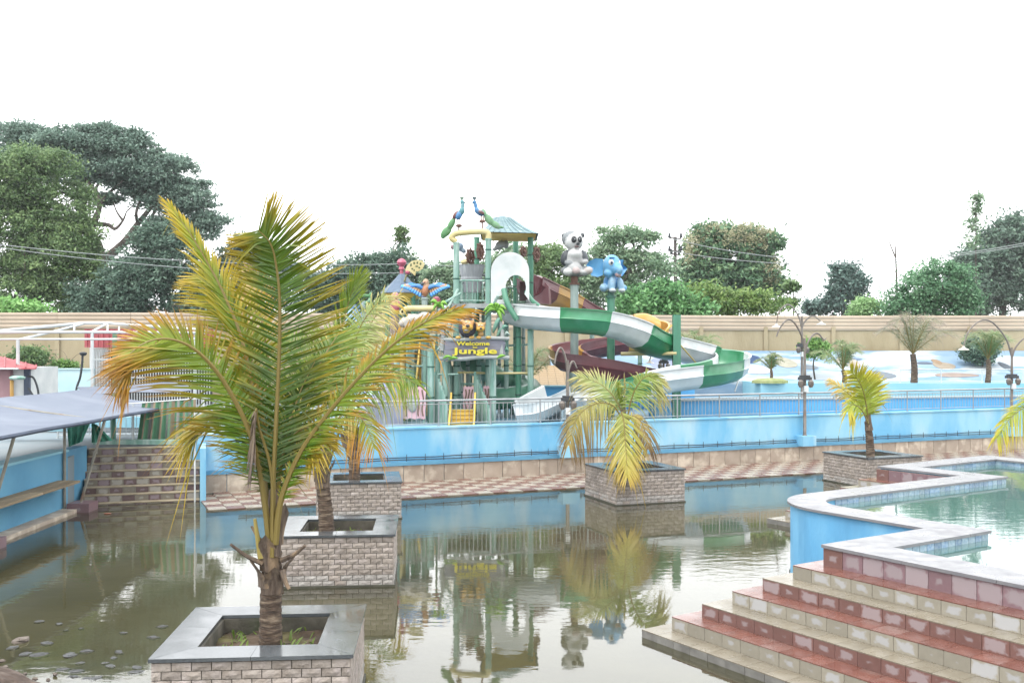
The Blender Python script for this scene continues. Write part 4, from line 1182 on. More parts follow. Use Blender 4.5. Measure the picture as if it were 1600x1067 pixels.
def leaf_object(name, v, col, parent, m_):
    n = len(v) // 4
    mn, mx_ = v.min(0), v.max(0); o = (mn + mx_) / 2
    me = bpy.data.meshes.new(name)
    me.vertices.add(4 * n); me.vertices.foreach_set('co', (v - o).astype(np.float32).ravel())
    me.loops.add(4 * n); me.loops.foreach_set('vertex_index', np.arange(4 * n, dtype=np.int32))
    me.polygons.add(n); me.polygons.foreach_set('loop_start', np.arange(0, 4 * n, 4, dtype=np.int32))
    me.materials.append(m_)
    me.update(calc_edges=True)
    ca = me.color_attributes.new('Col', 'FLOAT_COLOR', 'POINT')
    a = np.ones((4 * n, 4), np.float32); a[:, :3] = col
    ca.data.foreach_set('color', a.ravel())
    me.validate()
    return link_mesh(name, me, Vector(o), parent)
def EL(px, py, d, rx, ry, rd=None):
    k = d / F
    return (tuple(Q(px, py, d)), (rx * k, (rd if rd else (rx + ry) * .42) * k, ry * k))
def tree(name, label, base_px, d, blobs, leaf, cols,  dens=.9, zb=1.0, trunk_r=.3, fork=None, seed=1, clump=60, rc=(.5, .9), flat=.6, hole=0.0, cat='tree', group='trees beyond the boundary wall', limbs=10, aspect=.5, shell=.55, trunk_top=None):
    b = Q(base_px, 520, d); b.z = zb
    if d > 82:
        s_ = d / 66; leaf *= s_; dens /= s_ * s_; rc = (rc[0] * s_, rc[1] * s_); trunk_r *= s_
    root = empty(name, b, label, cat, group)
    v, col, P = leaves(blobs, dens, leaf, cols, seed=seed, clump_leaves=clump, rc=rc, flat=flat, hole=hole, aspect=aspect, shell=shell)
    leaf_object('crown', v, col, root, M_leaf)
    rr = random.Random(seed)
    fk = Vector(fork) if fork else Vector(blobs[0][0]) - ZV * blobs[0][1][2] * .6
    g = MB(); g.tube([b - ZV * .3, b.lerp(fk, .5) + Vector((rr.uniform(-.2, .2), 0, 0)), fk], [trunk_r, trunk_r * .8, trunk_r * .6], 8, res=10)
    auto_smooth(g.build('trunk', M_bark, root))
    idx = list(range(len(P))); rr.shuffle(idx)
    for i in idx[:limbs]:
        e = Vector(P[i]); mid = fk.lerp(e, .5) + Vector((rr.uniform(-.5, .5), rr.uniform(-.3, .3), rr.uniform(-.2, .5)))
        g = MB(); g.tube([fk, mid, e], [trunk_r * .5, trunk_r * .3, trunk_r * .06], 6, res=10)
        s1 = mid.lerp(e, .2)
        for _ in range(2):
            e2 = s1 + (e - mid) * rr.uniform(.4, .8) + Vector((rr.uniform(-1, 1), rr.uniform(-1, 1), rr.uniform(-.2, .9)))
            g.tube([s1, s1.lerp(e2, .5) + Vector((0, 0, .15)), e2], [trunk_r * .25, trunk_r * .14, trunk_r * .04], 5, res=6)
        auto_smooth(g.build('limb', M_bark, root))
    return root
c_far = (hx('#6d8478'), hx('#879d8c'), hx('#50665a')); c_mid = (hx('#657f54'), hx('#869c68'), hx('#46603f')); c_dk = (hx('#5a7364'), hx('#78907c'), hx('#43594c'))
c_lt = (hx('#6f9350'), hx('#93b565'), hx('#4c6e42')); c_gr = (hx('#7c9678'), hx('#a2b594'), hx('#5c7860'))
# big spreading rain tree at the left
D = 76
bl = [EL(40, 235, D, 75, 34), EL(120, 225, D, 80, 30), EL(200, 240, D, 70, 32), EL(255, 275, D, 62, 30), EL(300, 315, D, 42, 26), EL(310, 355, D, 36, 22), EL(262, 318, D, 40, 18), EL(175, 268, D, 70, 26), EL(215, 290, D, 50, 16), EL(90, 245, D, 80, 34), EL(235, 262, D, 60, 26), EL(30, 205, D, 32, 16), EL(160, 208, D, 30, 14), EL(280, 292, D, 44, 16), EL(330, 345, D, 22, 12), EL(228, 300, D, 24, 9), EL(100, 275, D, 60, 20), EL(255, 350, D, 30, 10), EL(170, 312, D, 18, 7)]
tree('rain_tree', 'huge spreading grey-green tree with open branching at the upper left', 160, D, bl, .17, c_far, dens=1.15, trunk_r=.55, fork=Q(160, 420, D), seed=21, clump=85, rc=(.5, 1.0), flat=.4, limbs=0, shell=.35)
rt_tree = bpy.data.objects['rain_tree']
for pts, r0, r1 in (([(160, 425), (152, 385), (140, 362), (138, 345)], .5, .28), ([(140, 360), (150, 340), (156, 318), (150, 295), (165, 268)], .3, .06), ([(140, 352), (132, 335), (130, 318), (112, 290)], .24, .05), ([(152, 350), (170, 352), (180, 358), (192, 345), (198, 330)], .2, .05), ([(165, 405), (195, 378), (215, 350), (238, 322), (250, 305)], .36, .07), ([(190, 384), (222, 358), (236, 340), (262, 300)], .26, .05), ([(200, 378), (222, 376), (246, 366), (280, 350)], .2, .05), ([(156, 318), (172, 300), (186, 288), (205, 272)], .16, .04), ([(150, 300), (136, 282), (128, 262), (110, 245)], .15, .04), ([(215, 350), (213, 332), (220, 312), (232, 292)], .15, .04), ([(192, 345), (182, 330), (176, 312)], .1, .03), ([(238, 322), (262, 312), (290, 300)], .12, .03), ([(165, 268), (175, 250), (190, 235)], .09, .03), ([(165, 285), (150, 262), (155, 240)], .08, .03), ([(198, 330), (210, 318), (206, 300)], .06, .02)):
    g = MB(); g.tube([Q(x, y, D - .6 + .4 * math.sin(x)) for x, y in pts], [r0 + (r1 - r0) * i / 13 for i in range(14)], 7, res=14); auto_smooth(g.build('limb', M_bark, rt_tree))
D = 68
bl = [EL(40, 290, D, 80, 55), EL(100, 330, D, 45, 50), EL(10, 360, D, 70, 70), EL(80, 400, D, 70, 70), EL(120, 450, D, 50, 55), EL(20, 450, D, 70, 50), EL(40, 250, D, 42, 20), EL(120, 380, D, 38, 40)]
tree('tree', 'bushy fresh green tree at the left edge in front of the spreading tree', 60, D, bl, .16, c_mid, dens=1.3, trunk_r=.35, seed=22, clump=80, rc=(.5, .9), limbs=14)
D = 66
bl = [EL(215, 440, D, 55, 55), EL(270, 400, D, 48, 55), EL(190, 480, D, 45, 30), EL(290, 460, D, 40, 45), EL(250, 380, D, 36, 34), EL(330, 470, D, 32, 30), EL(150, 470, D, 40, 35)]
tree('tree', 'dark dense small-leaved tree behind the tall palm fronds on the left', 240, D, bl, .17, c_dk, dens=1.3, trunk_r=.3, seed=23, clump=75, limbs=8)
D = 57
tree('bush', 'light green large-leaved bush above the wall at the left edge', 30, D, [EL(20, 484, D, 28, 12), EL(50, 486, D, 26, 10), EL(0, 480, D, 20, 12)], .22, (hx('#7ca862'), hx('#9cc47e'), hx('#5b8a4d')), dens=2, trunk_r=.08, seed=24, clump=26, cat='bush', group='bushes at the boundary wall', limbs=4)
D = 80
tree('tree', 'round dark tree crown behind the left palm', 385, D, [EL(385, 405, D, 42, 34), EL(360, 440, D, 50, 40), EL(420, 430, D, 45, 42), EL(400, 470, D, 70, 35)], .18, c_dk, dens=1.2, seed=25, clump=75, limbs=6)
D = 72
tree('tree', 'mass of dark foliage behind the blue conical roof', 560, D, [EL(540, 440, D, 40, 36), EL(590, 430, D, 42, 34), EL(560, 470, D, 70, 40), EL(630, 430, D, 34, 38), EL(640, 470, D, 50, 40), EL(500, 460, D, 40, 38)], .18, c_dk, dens=1.2, seed=26, clump=75, limbs=6)
D = 74
tree('tree', 'slender sprig-topped tree left of the peacock tower', 632, D, [EL(628, 408, D, 24, 16), EL(640, 425, D, 28, 20), EL(628, 374, D, 10, 10), EL(629, 361, D, 6, 5)], .16, c_mid, dens=1.0, seed=27, clump=20, rc=(.3, .6), limbs=6, trunk_r=.12, fork=Q(629, 372, D))
D = 70
tree('tree', 'leafy grey-green tree seen between the bird and the tower', 690, D, [EL(690, 440, D, 28, 28), EL(680, 470, D, 40, 30), EL(720, 465, D, 35, 35), EL(700, 425, D, 14, 14), EL(760, 450, D, 40, 45), EL(800, 440, D, 40, 50)], .17, c_gr, dens=1.1, seed=28, clump=60, limbs=8)
D = 66
tree('tree', 'grey-green tree behind the panda post', 960, D, [EL(975, 385, D, 42, 30), EL(950, 420, D, 60, 34), EL(1005, 430, D, 45, 40), EL(930, 455, D, 60, 35), EL(980, 470, D, 60, 35), EL(968, 365, D, 24, 14), EL(1000, 372, D, 20, 10)], .16, c_gr, dens=1.15, seed=29, clump=65, limbs=14, hole=.1)
tree('tree', 'dark leafy tree directly behind the tower roof and wheels', 850, 64, [EL(860, 420, 64, 36, 34), EL(870, 460, 64, 45, 38), EL(840, 450, 64, 30, 40), EL(850, 395, 64, 20, 14)], .16, c_mid, dens=1.2, seed=30, clump=60, limbs=8)
D = 56.5
tree('tree', 'leafy light green tree overhanging the wall behind the elephant', 1040, D, [EL(1040, 465, D, 42, 26), EL(1010, 480, D, 40, 22), EL(1075, 490, D, 30, 22), EL(1035, 490, D, 50, 20), EL(1000, 495, D, 36, 18)], .2, (hx('#5f8d58'), hx('#86b277'), hx('#416b45')), dens=1.8, seed=31, clump=46, limbs=8, trunk_r=.12)
D = 88
tree('teak_tree', 'broad round tree with cream flower heads right of the utility pole', 1145, D, [EL(1140, 390, D, 68, 38), EL(1100, 420, D, 45, 40), EL(1180, 425, D, 45, 45), EL(1140, 450, D, 75, 40), EL(1120, 375, D, 35, 22), EL(1175, 380, D, 28, 22), EL(1215, 450, D, 14, 18)], .24, (hx('#5f8060'), hx('#8da67a'), hx('#43624a')), dens=1.1, seed=32, clump=46, limbs=10)
D = 87
v, col, P = leaves([EL(1140, 372, D, 60, 22), EL(1185, 385, D, 30, 24), EL(1095, 395, D, 26, 26), EL(1205, 430, D, 18, 20)], .36, .15, (hx('#a5a284'), hx('#b9b69a'), hx('#8a8b66')), seed=33, clump_leaves=46, rc=(.4, .8), flat=1.3, shell=.9)
tk = bpy.data.objects['teak_tree']; leaf_object('flower_heads', v, col, tk, M_leaf)
tree('tree', 'low olive green tree under the flowering tree by the wall', 1130, 60, [EL(1100, 470, 60, 50, 24), EL(1150, 475, 60, 50, 22), EL(1195, 475, 60, 36, 20)], .15, (hx('#6e8a4c'), hx('#93a866'), hx('#4c6a3e')), dens=1.5, seed=34, clump=60, limbs=4, trunk_r=.12)
tree('sapling', 'thin young tree leaning out beside the flowering tree', 1238, 62, [EL(1240, 448, 62, 14, 7), EL(1234, 474, 62, 8, 6)], .2, c_mid, dens=1.6, seed=35, clump=16, rc=(.3, .5), limbs=5, trunk_r=.06)
D = 100
tree('tree', 'lone dark cone-shaped tree in the gap of the skyline', 1320, D, [EL(1320, 425, D, 14, 18), EL(1318, 450, D, 26, 24), EL(1322, 475, D, 36, 22), EL(1340, 445, D, 12, 10), EL(1275, 482, D, 20, 10)], .19, (hx('#57716a'), hx('#758f84'), hx('#42594f')), dens=1.3, seed=36, clump=55, limbs=8)
tree('bush', 'light green bush just above the wall in the skyline gap', 1362, 62, [EL(1362, 480, 62, 24, 12), EL(1345, 486, 62, 20, 8)], .16, (hx('#86a872'), hx('#a8c590'), hx('#668a58')), dens=1.6, seed=37, clump=40, cat='bush', group='bushes at the boundary wall', limbs=3, trunk_r=.06)
D = 60
tree('tree', 'soft grey-green tree hanging over the wall on the right', 1430, D, [EL(1430, 460, D, 44, 34), EL(1470, 445, D, 44, 38), EL(1420, 485, D, 36, 22), EL(1480, 485, D, 40, 26), EL(1500, 470, D, 30, 24)], .14, (hx('#5d8562'), hx('#7fa47e'), hx('#43684c')), dens=1.4, seed=38, clump=75, limbs=6, trunk_r=.16)
D = 118
tree('tree', 'tall dark tree mass at the right edge', 1560, D, [EL(1575, 380, D, 40, 44), EL(1530, 420, D, 44, 44), EL(1590, 430, D, 44, 60), EL(1540, 460, D, 56, 42), EL(1500, 430, D, 26, 30), EL(1620, 400, D, 40, 60)], .17, c_dk, dens=1.3, seed=39, clump=75, limbs=8)
tree('bamboo_sprig', 'tall wispy sprig rising above the right tree mass', 1525, 64, [EL(1521, 352, 64, 11, 12), EL(1526, 325, 64, 6, 12), EL(1529, 309, 64, 3, 5), EL(1516, 376, 64, 16, 12)], .13, c_gr, dens=1.3, seed=40, clump=14, rc=(.3, .6), limbs=8, trunk_r=.05, fork=Q(1525, 330, 64))
# shrubs inside the boundary wall
def shrub(label, px, py, d, rx, ry, cols, seed, zb, leaf=.11):
    tree('shrub', label, px, d, [EL(px, py, d, rx, ry), EL(px + rx * .5, py + ry * .3, d, rx * .6, ry * .7), EL(px - rx * .4, py + ry * .3, d, rx * .6, ry * .6)], leaf, cols, dens=3, zb=zb, trunk_r=.05, seed=seed, clump=60, rc=(.25, .45), cat='shrub', group='shrubs inside the boundary wall', limbs=5)
shrub('round green shrub beside the rear lamp post', 1274, 543, 50, 17, 16, c_lt, 51, 2.4)
shrub('dark green shrub leaning on the wall behind the right palm', 1530, 545, 52, 25, 24, c_dk, 52, 2.6)
shrub('green shrub behind the red-roofed hut', 42, 560, 46, 26, 18, c_mid, 53, 1.2)
shrub('low green shrub against the tan wall left of the barred gate', 100, 573, 47, 14, 6, c_lt, 54, 1.2)
# bare dead tree
g = MB(); dD = 66
dead = empty('dead_tree', Q(1401, 500, dD), 'bare dead stem rising above the right trees', 'tree', 'trees beyond the boundary wall')
g.tube([Q(1402, 505, dD), Q(1401, 440, dD), Q(1399, 385, dD)], [.09, .07, .04], 6); g.tube([Q(1399, 402, dD), Q(1392, 385, dD), Q(1387, 371, dD)], [.05, .04, .02], 6); g.tube([Q(1399, 425, dD), Q(1390, 412, dD), Q(1384, 402, dD)], [.02, .015, .01], 5)
g.build('stem', M_bark, dead)
# tufts of roadside grass round the small palm bed
g = MB()
pc = Q(1203, 590, 46.6); g.lathe((pc.x, 46.6, 2.19), [(.85, 0), (.82, .12), (.6, .2), (.1, .24)], 18)
g.build('round_bed', mat('bed_grass', hx('#a3a878'), hx('#86925c'), 4, .9, .6, 20), label='round grassy bed on the terrace under the tiny palm', cat='flower bed')
# ------------------------------------------------------------------ painted play materials
FLZ = 1.2
M_col = mat('faded_green_paint', hx('#8db0a4'), hx('#6f9c8d'), 2.2, .6, .15, 30, stretch=(3, 3, .5), c3=hx('#b4c8c0'), s3=1.6, lo3=.5, hi3=.68)
M_cold = mat('green_paint', hx('#4d8f74'), hx('#427c64'), 2, .5, .1, 30, stretch=(3, 3, .5), c3=hx('#7fb09a'), s3=1.4, lo3=.6, hi3=.78)
M_node = mat('dark_green_joint', hx('#3a6b5c'), hx('#2f584c'), 4, .6)
M_greypost = mat('pale_weathered_post', hx('#a9b8b4'), hx('#8c9f9a'), 2.5, .7, .15, 30, stretch=(3, 3, .5))
M_yel = mat('yellow_fibreglass', hx('#e0c25a'), hx('#d0ae48'), 2, .5, .08, 20)
M_yelp = mat('pale_yellow_pipe', hx('#d9cd9a'), hx('#c9ba80'), 2, .5, .08, 20)
M_roof1 = mat('mossy_blue_roof', hx('#7f9ba0'), hx('#66838c'), 3, .7, .3, 20, stretch=(1, 1, .4), c3=hx('#a3b8b4'), s3=3)
M_roof2 = mat('slate_blue_roof', hx('#66798f'), hx('#566a80'), 3, .7, .3, 20, c3=hx('#7d90a3'), s3=3)
M_fwhite = mat('white_fibreglass', hx('#e3e6e6'), hx('#d2d8d9'), 1.5, .3, .03, 20, c3=hx('#b4bdbd'), s3=.9, lo3=.5, hi3=.8)
M_fgreen = mat('green_fibreglass', hx('#2c8a58'), hx('#277c50'), 1.2, .3, .03, 20, c3=hx('#62a585'), s3=.9, lo3=.5, hi3=.8)
M_fmar = mat('maroon_fibreglass', hx('#7f4a50'), hx('#703f46'), 1.2, .35, .03, 20, c3=hx('#a07f84'), s3=.9, lo3=.52, hi3=.8)
M_fyel = mat('amber_fibreglass', hx('#c99a3c'), hx('#bb8b34'), 1.2, .35, .03, 20, c3=hx('#b59c74'), s3=.9, lo3=.52, hi3=.8)
M_ftube = mat('tube_green_fibreglass', hx('#5f9a80'), hx('#4f8a70'), 1.2, .35, .03, 20, c3=hx('#a0c2b2'), s3=.9, lo3=.55, hi3=.8)
M_pink = mat('pink_panel', hx('#e3bfc6'), hx('#d9adb7'), 2, .5, .05)
M_brown = mat('brown_wood_paint', hx('#7d5a4c'), hx('#64463b'), 4, .7, .3, 25)
M_rock = mat('grey_fake_rock', hx('#a9adab'), hx('#8a908e'), 3, .8, .4, 15)
M_lgrey = mat('grey_bucket', hx('#a4a8ac'), hx('#8f949a'), 2, .5, .1, 20, stretch=(4, 4, .4), c3=hx('#bfc3c6'), s3=2)
M_fig = mat('painted_figure', (1, 1, 1), hx('#8f8f8c'), 5, .5, .15, 25, attr=True, lo=.58, hi=.85)
M_purp = mat('lilac_fibreglass', hx('#8d93c6'), hx('#7d84bb'), 2, .4)
M_mint = mat('mint_fibreglass', hx('#b9dcc4'), hx('#a4cdb2'), 2, .4)
M_lilacg = mat('grey_lilac_panel', hx('#8f93a6'), hx('#7d8194'), 2, .5)

def ground_at(px, d, z=FLZ):
    return Vector(((px - CX) / F * d, d, z))
def column(parent, px, ytop, d, r=.1, m_=None, nodes=True, zb=FLZ, name='column'):
    b = ground_at(px, d, zb); t = Q(px, ytop, d)
    g = MB(); g.m = 0; g.tube([b, t], r, 12)
    g.lathe(t, [(r * 1.12, -.05), (r * 1.12, 0)], 12)
    if nodes:
        g.m = 1; z = b.z + .9
        while z < t.z - .3:
            g.lathe((b.x, b.y, z), [(r * 1.02, -.03), (r * 1.2, 0), (r * 1.02, .03)], 12); z += 1.05
    return auto_smooth(g.build(name, [m_ or M_col, M_node], parent))

# ------------------------------------------------------------------ main tower
tw = empty('play_tower', ground_at(775, 38), 'tall green bamboo-style play tower with hipped roof and yellow stairs', 'play structure')
for px, yt, dd, mm in ((713, 379, 36, M_col), (763, 373, 36, M_col), (829, 367, 38, M_cold), (745, 371, 39.6, M_cold), (806, 374, 40.2, M_cold)):
    column(tw, px, yt, dd, .11, mm)
for px, yt, dd, r in ((684, 560, 35.4, .09), (695, 565, 34.4, .1), (716, 560, 36.2, .09), (731, 558, 36.6, .07), (748, 556, 36.2, .09), (770, 562, 34.6, .12), (791, 495, 37.2, .09), (673, 545, 34.2, .12), (643, 540, 35.4, .11)):
    column(tw, px, yt, dd, r, M_col if px != 731 else M_greypost)
# hip roof
ap = Q(785, 337, 38.6)
e = [Q(750, 374, 36.4), Q(842, 368, 36.9), Q(838, 366, 39.6), Q(752, 372, 39.2)]
ez = sum(p.z for p in e) / 4
for p in e: p.z = ez
r1, r2 = ap + Vector((-.35, 0, -.04)), ap + Vector((.35, .1, -.04))
g = MB()
top = [ap + Vector((-.3, -.25, -.1)), ap + Vector((.3, -.25, -.1)), ap + Vector((.3, .25, -.1)), ap + Vector((-.3, .25, -.1))]
rows = [e] + [[e[i].lerp(top[i], t) + ZV * (-.06 * math.sin(math.pi * t)) for i in range(4)] for t in (.25, .5, .75)] + [top, [ap] * 4]
g.loft(rows, closed=True); rf = g.build('roof', M_roof1, tw)
for i in range(4):
    for k in range(1, 9):
        a_, b_ = e[i].lerp(e[(i + 1) % 4], k / 9), top[i].lerp(top[(i + 1) % 4], k / 9)
        g = MB(); mid = a_.lerp(b_, .5) + ZV * -.055
        g.tube([a_ + ZV * .01, mid + ZV * .012, b_ + ZV * .01], .018, 5); g.build('roof_rib', M_roof1, rf)
g = MB(); e2 = [ap.lerp(Vector((p.x, p.y, ez)), .93) for p in e]
for p in e2: p.z = ez - .03
g.add(e2 + [p + ZV * .02 for p in e2], [(0, 1, 2, 3), (7, 6, 5, 4), (0, 4, 5, 1), (1, 5, 6, 2), (2, 6, 7, 3), (3, 7, 4, 0)]); g.build('soffit', M_yel, tw)
# platform and rails
PZf = Q(760, 477, 37).z
g = MB(); a_, b_ = Q(706, 480, 35.7), Q(838, 480, 35.7)
g.box(((a_.x + b_.x) / 2, 38.0, PZf - .08), (b_.x - a_.x, 4.7, .16)); g.build('platform', M_rock, tw)
for p0, p1 in (((713, 36), (763, 36)), ((713, 36), (745, 39.6)), ((745, 39.6), (806, 40.2)), ((806, 40.2), (829, 38))):
    A_, B_ = ground_at(*p0, PZf), ground_at(*p1, PZf)
    g = MB()
    g.tube([A_ + ZV * .85, B_ + ZV * .85], .035, 6); g.tube([A_ + ZV * .12, B_ + ZV * .12], .03, 6)
    n_ = max(3, int((B_ - A_).length / .18))
    for i in range(1, n_): g.tube([A_.lerp(B_, i / n_) + ZV * .12, A_.lerp(B_, i / n_) + ZV * .85], .018, 5)
    g.build('platform_rail', M_col, tw)
# mid platform behind the sign and ladder-like ramp rails
g = MB(); a_, b_ = Q(690, 556, 35.2), Q(780, 556, 35.2); g.box(((a_.x + b_.x) / 2, 36.6, a_.z - .06), (b_.x - a_.x, 2.6, .12)); g.build('platform', M_greypost, tw)
for x0, y0, x1, y1 in ((700, 478, 684, 498), (716, 452, 700, 480), (766, 487, 778, 462), (720, 458, 696, 472)):
    g = MB(); g.tube([Q(x0, y0, 35.6), Q(x1, y1, 35.3)], .05, 6); g.build('brace', M_col, tw)
# upper yellow stair
def stair(parent, px0, px1, ybot, ytop, d0, d1, n, m_, name='stair_flight'):
    g = MB()
    zb, zt = Q(px0, ybot, d0).z, Q(px0, ytop, d1).z
    X0, X1 = (px0 - CX) / F * d0, (px1 - CX) / F * d0
    rt_, rh_ = (d1 - d0) / n, (zt - zb) / n
    for k in range(n):
        g.box(((X0 + X1) / 2, d0 + rt_ * (k + .5) + .02, zb + rh_ * (k + .5)), (X1 - X0, rt_ + .04, rh_ - .006))
        g.box(((X0 + X1) / 2, d0 + rt_ * (k + .5) - .015, zb + rh_ * (k + 1)), (X1 - X0 + .01, rt_ + .05, .02))
    o = g.build(name, m_, parent)
    for X in (X0 - .05, X1 + .05):
        g = MB(); g.add([(X - .03, d0 - .1, zb), (X + .03, d0 - .1, zb), (X + .03, d1, zt), (X - .03, d1, zt), (X - .03, d0 - .1, zb + .2), (X + .03, d0 - .1, zb + .2), (X + .03, d1, zt + .6), (X - .03, d1, zt + .6)],
                        [(0, 1, 5, 4), (4, 5, 6, 7), (1, 2, 6, 5), (2, 3, 7, 6), (3, 0, 4, 7), (0, 3, 2, 1)])
        g.build('stringer', m_, o)
    return o
stair(tw, 648, 668, 650, 557, 35.6, 38.2, 13, M_yel)
stair(tw, 704, 738, 672, 640, 33.2, 34.4, 5, M_yel)
g = MB(); g.box((Q(721, 640, 34.9).x, 34.9, Q(721, 641, 34.4).z - .06), (1.0, 1.0, .1)); g.build('landing', M_greypost, tw)
# slatted triangular side panels of the lower stair
def slat_panel(poly, d, d2, m_, n):
    """upright slats filling a pixel polygon given as (x, ytop, ybottom) stations"""
    for i in range(n):
        t = (i + .5) / n; u = t * (len(poly) - 1); k = min(int(u), len(poly) - 2); f_ = u - k
        x = poly[k][0] + (poly[k + 1][0] - poly[k][0]) * f_; y0 = poly[k][1] + (poly[k + 1][1] - poly[k][1]) * f_; y1 = poly[k][2] + (poly[k + 1][2] - poly[k][2]) * f_
        dd = d + (d2 - d) * t
        g = MB(); a_, b_ = Q(x, y1, dd), Q(x, y0, dd)
        g.tube([a_, b_], .048, 7); auto_smooth(g.build('slat', m_, tw))
slat_panel([(680, 578, 668), (690, 602, 670), (699, 634, 671)], 34.6, 33.6, M_col, 9)
slat_panel([(741, 578, 640), (755, 612, 668), (766, 640, 671)], 35.2, 33.7, M_col, 11)
slat_panel([(700, 563, 640), (712, 580, 640)], 35.8, 36.4, M_col, 5)
# bridge between pavilion and tower, with rails, a door panel and an awning
g = MB(); a_, b_ = Q(640, 557, 37.6), Q(702, 557, 37.6); g.box(((a_.x + b_.x) / 2, 38.6, a_.z - .05), (b_.x - a_.x, 1.0, .1)); g.build('bridge_deck', M_greypost, tw)
for dd in (38.15, 39.05):
    g = MB(); A_, B_ = Vector((a_.x, dd, a_.z)), Vector((b_.x, dd, b_.z))
    g.tube([A_ + ZV * .8, B_ + ZV * .8], .035, 6); g.tube([A_ + ZV * .4, B_ + ZV * .4], .025, 6)
    for i in range(12): g.tube([A_.lerp(B_, i / 11), A_.lerp(B_, i / 11) + ZV * .8], .018, 5)
    g.build('bridge_rail', M_col, tw)
g = MB(); g.pbox(649, 534, 669, 556, 39.3, .06); g.build('door_panel', mat('terracotta_panel', hx('#9a6a58'), hx('#875a4a'), 3, .7), tw)
g = MB(); g.plate([Q(598, 529, 35.2), Q(624, 523, 36.4), Q(640, 525, 36.4), Q(616, 530, 35.2)], Vector((0, 0, -.05))); g.build('awning', mat('pale_teal_sheet', hx('#a9c9c9'), hx('#94b8ba'), 2, .6), tw)
for px, yt, dd in ((604, 530, 35.4), (655, 500, 38.2), (668, 505, 36.8), (702, 545, 37.6), (722, 480, 38.6), (735, 482, 39.2), (755, 482, 39.4), (780, 482, 39.8), (818, 482, 39.6)): column(tw, px, yt, dd, .07, M_col if px % 2 else M_greypost)
for (x0, y0, x1, y1, dd) in ((672, 585, 716, 585, 35.2), (695, 600, 748, 600, 36.2), (713, 530, 790, 530, 37.0), (643, 572, 673, 572, 35.2), (791, 540, 829, 538, 37.4)):
    g = MB(); g.tube([Q(x0, y0, dd), Q(x1, y1, dd)], .045, 6); g.build('cross_brace', M_col, tw)
for i in range(7):
    g = MB(); g.tube([Q(700 + i * 2.3, 482, 36.4), Q(690 + i * 2.6, 530, 35.9)], .014, 5); g.build('net_rope', M_yelp, tw)
for i in range(6):
    g = MB(); g.tube([Q(699 - i * 1.8, 488 + i * 7.5, 36.35 - .07 * i), Q(715 - i * 1.3, 488 + i * 7.5, 36.35 - .07 * i)], .012, 5); g.build('net_rope', M_yelp, tw)
# white arched tunnel head of the slides
wh = empty('tunnel_head', Q(797, 470, 36.3), 'white arched tunnel cover with round opening on the tower platform', 'slide cover')
def arch(u):
    if u < .2: return 767, 470 - 45 * u / .2
    if u > .8: return 827, 425 + 45 * (u - .8) / .2
    a = math.pi * (u - .2) / .6
    return 797 - 30 * math.cos(a), 425 - 31 * math.sin(a)
g = MB(); rows = []
for j in range(9):
    t = j / 8; dd = 35.9 + 2.2 * t
    row = []
    for i in range(17):
        px, py = arch(i / 16); py += 4 * t
        row.append(Q(px, py, 36.0) + Vector((0, dd - 36.0, 0)))
    rows.append(row)
g.loft(rows)
auto_smooth(g.build('hood', M_fwhite, wh))
# front skin with a round hole
outer = [Q(*arch(i / 30), 35.88) for i in range(31)]
hc, hr = (806, 449), 16
g = MB(); inn = []
for i in range(31):
    p = arch(i / 30)
    an = math.atan2(p[1] - hc[1] , p[0] - hc[0])
    if i == 0: an = math.radians(155)
    if i == 30: an = math.radians(25)
    inn.append(Q(hc[0] + hr * math.cos(an), hc[1] + hr * 1.2 * math.sin(an), 35.9))
g.loft([outer, inn]); g.loft([[p + Vector((0, .05, 0)) for p in inn], [p + Vector((0, .05, 0)) for p in outer]])
g.loft([inn, [p + Vector((0, .05, 0)) for p in inn]])
auto_smooth(g.build('front_skin', M_fwhite, wh))
g = MB(); g.pbox(767, 468, 790, 482, 35.85, .5); g.build('apron', M_fwhite, wh)
g = MB(); g.pbox(812, 440, 826, 470, 38.3, .05); g.build('inner_panel', M_fmar, wh)

# tipping bucket
bk = empty('tipping_bucket', Q(737, 458, 37.2), 'grey ribbed tipping bucket hanging in the tower', 'bucket')
g = MB(); n_ = 20; rows = []
for z, r in ((457, 13.5), (440, 16.5), (436, 17.5), (433, 16.8), (416, 20), (414, 21)):
    c_ = Q(737, z, 37.2); row = []
    for i in range(n_):
        a = 2 * math.pi * i / n_; rr = r * 37.2 / F * (1 + .015 * (i % 2)); row.append(c_ + Vector((math.cos(a) * rr, math.sin(a) * rr * .75, 0)))
    rows.append(row)
g.loft(rows, closed=True); g.add([p for p in rows[0]], [tuple(range(n_))[::-1]]); g.build('shell', M_lgrey, bk)
g = MB(); g.tube([Q(714, 430, 37.2), Q(760, 430, 37.2)], .05, 8); g.build('axle', M_steeld, bk)
g = MB(); g.tube([Q(721, 411, 37.2), Q(730, 409, 37.2)], .12, 8); g.build('spout', M_yelp, bk)
# yellow arched pipe carrying the peacocks
g = MB(); g.tube([Q(713, 378, 36), Q(706, 373, 36), Q(708, 368, 36), Q(716, 364.5, 36), Q(740, 362.5, 36), Q(757, 362, 36), Q(763, 366, 36), Q(763, 374, 36)], .11, 10, res=36)
auto_smooth(g.build('arched_pipe', M_yelp, tw))
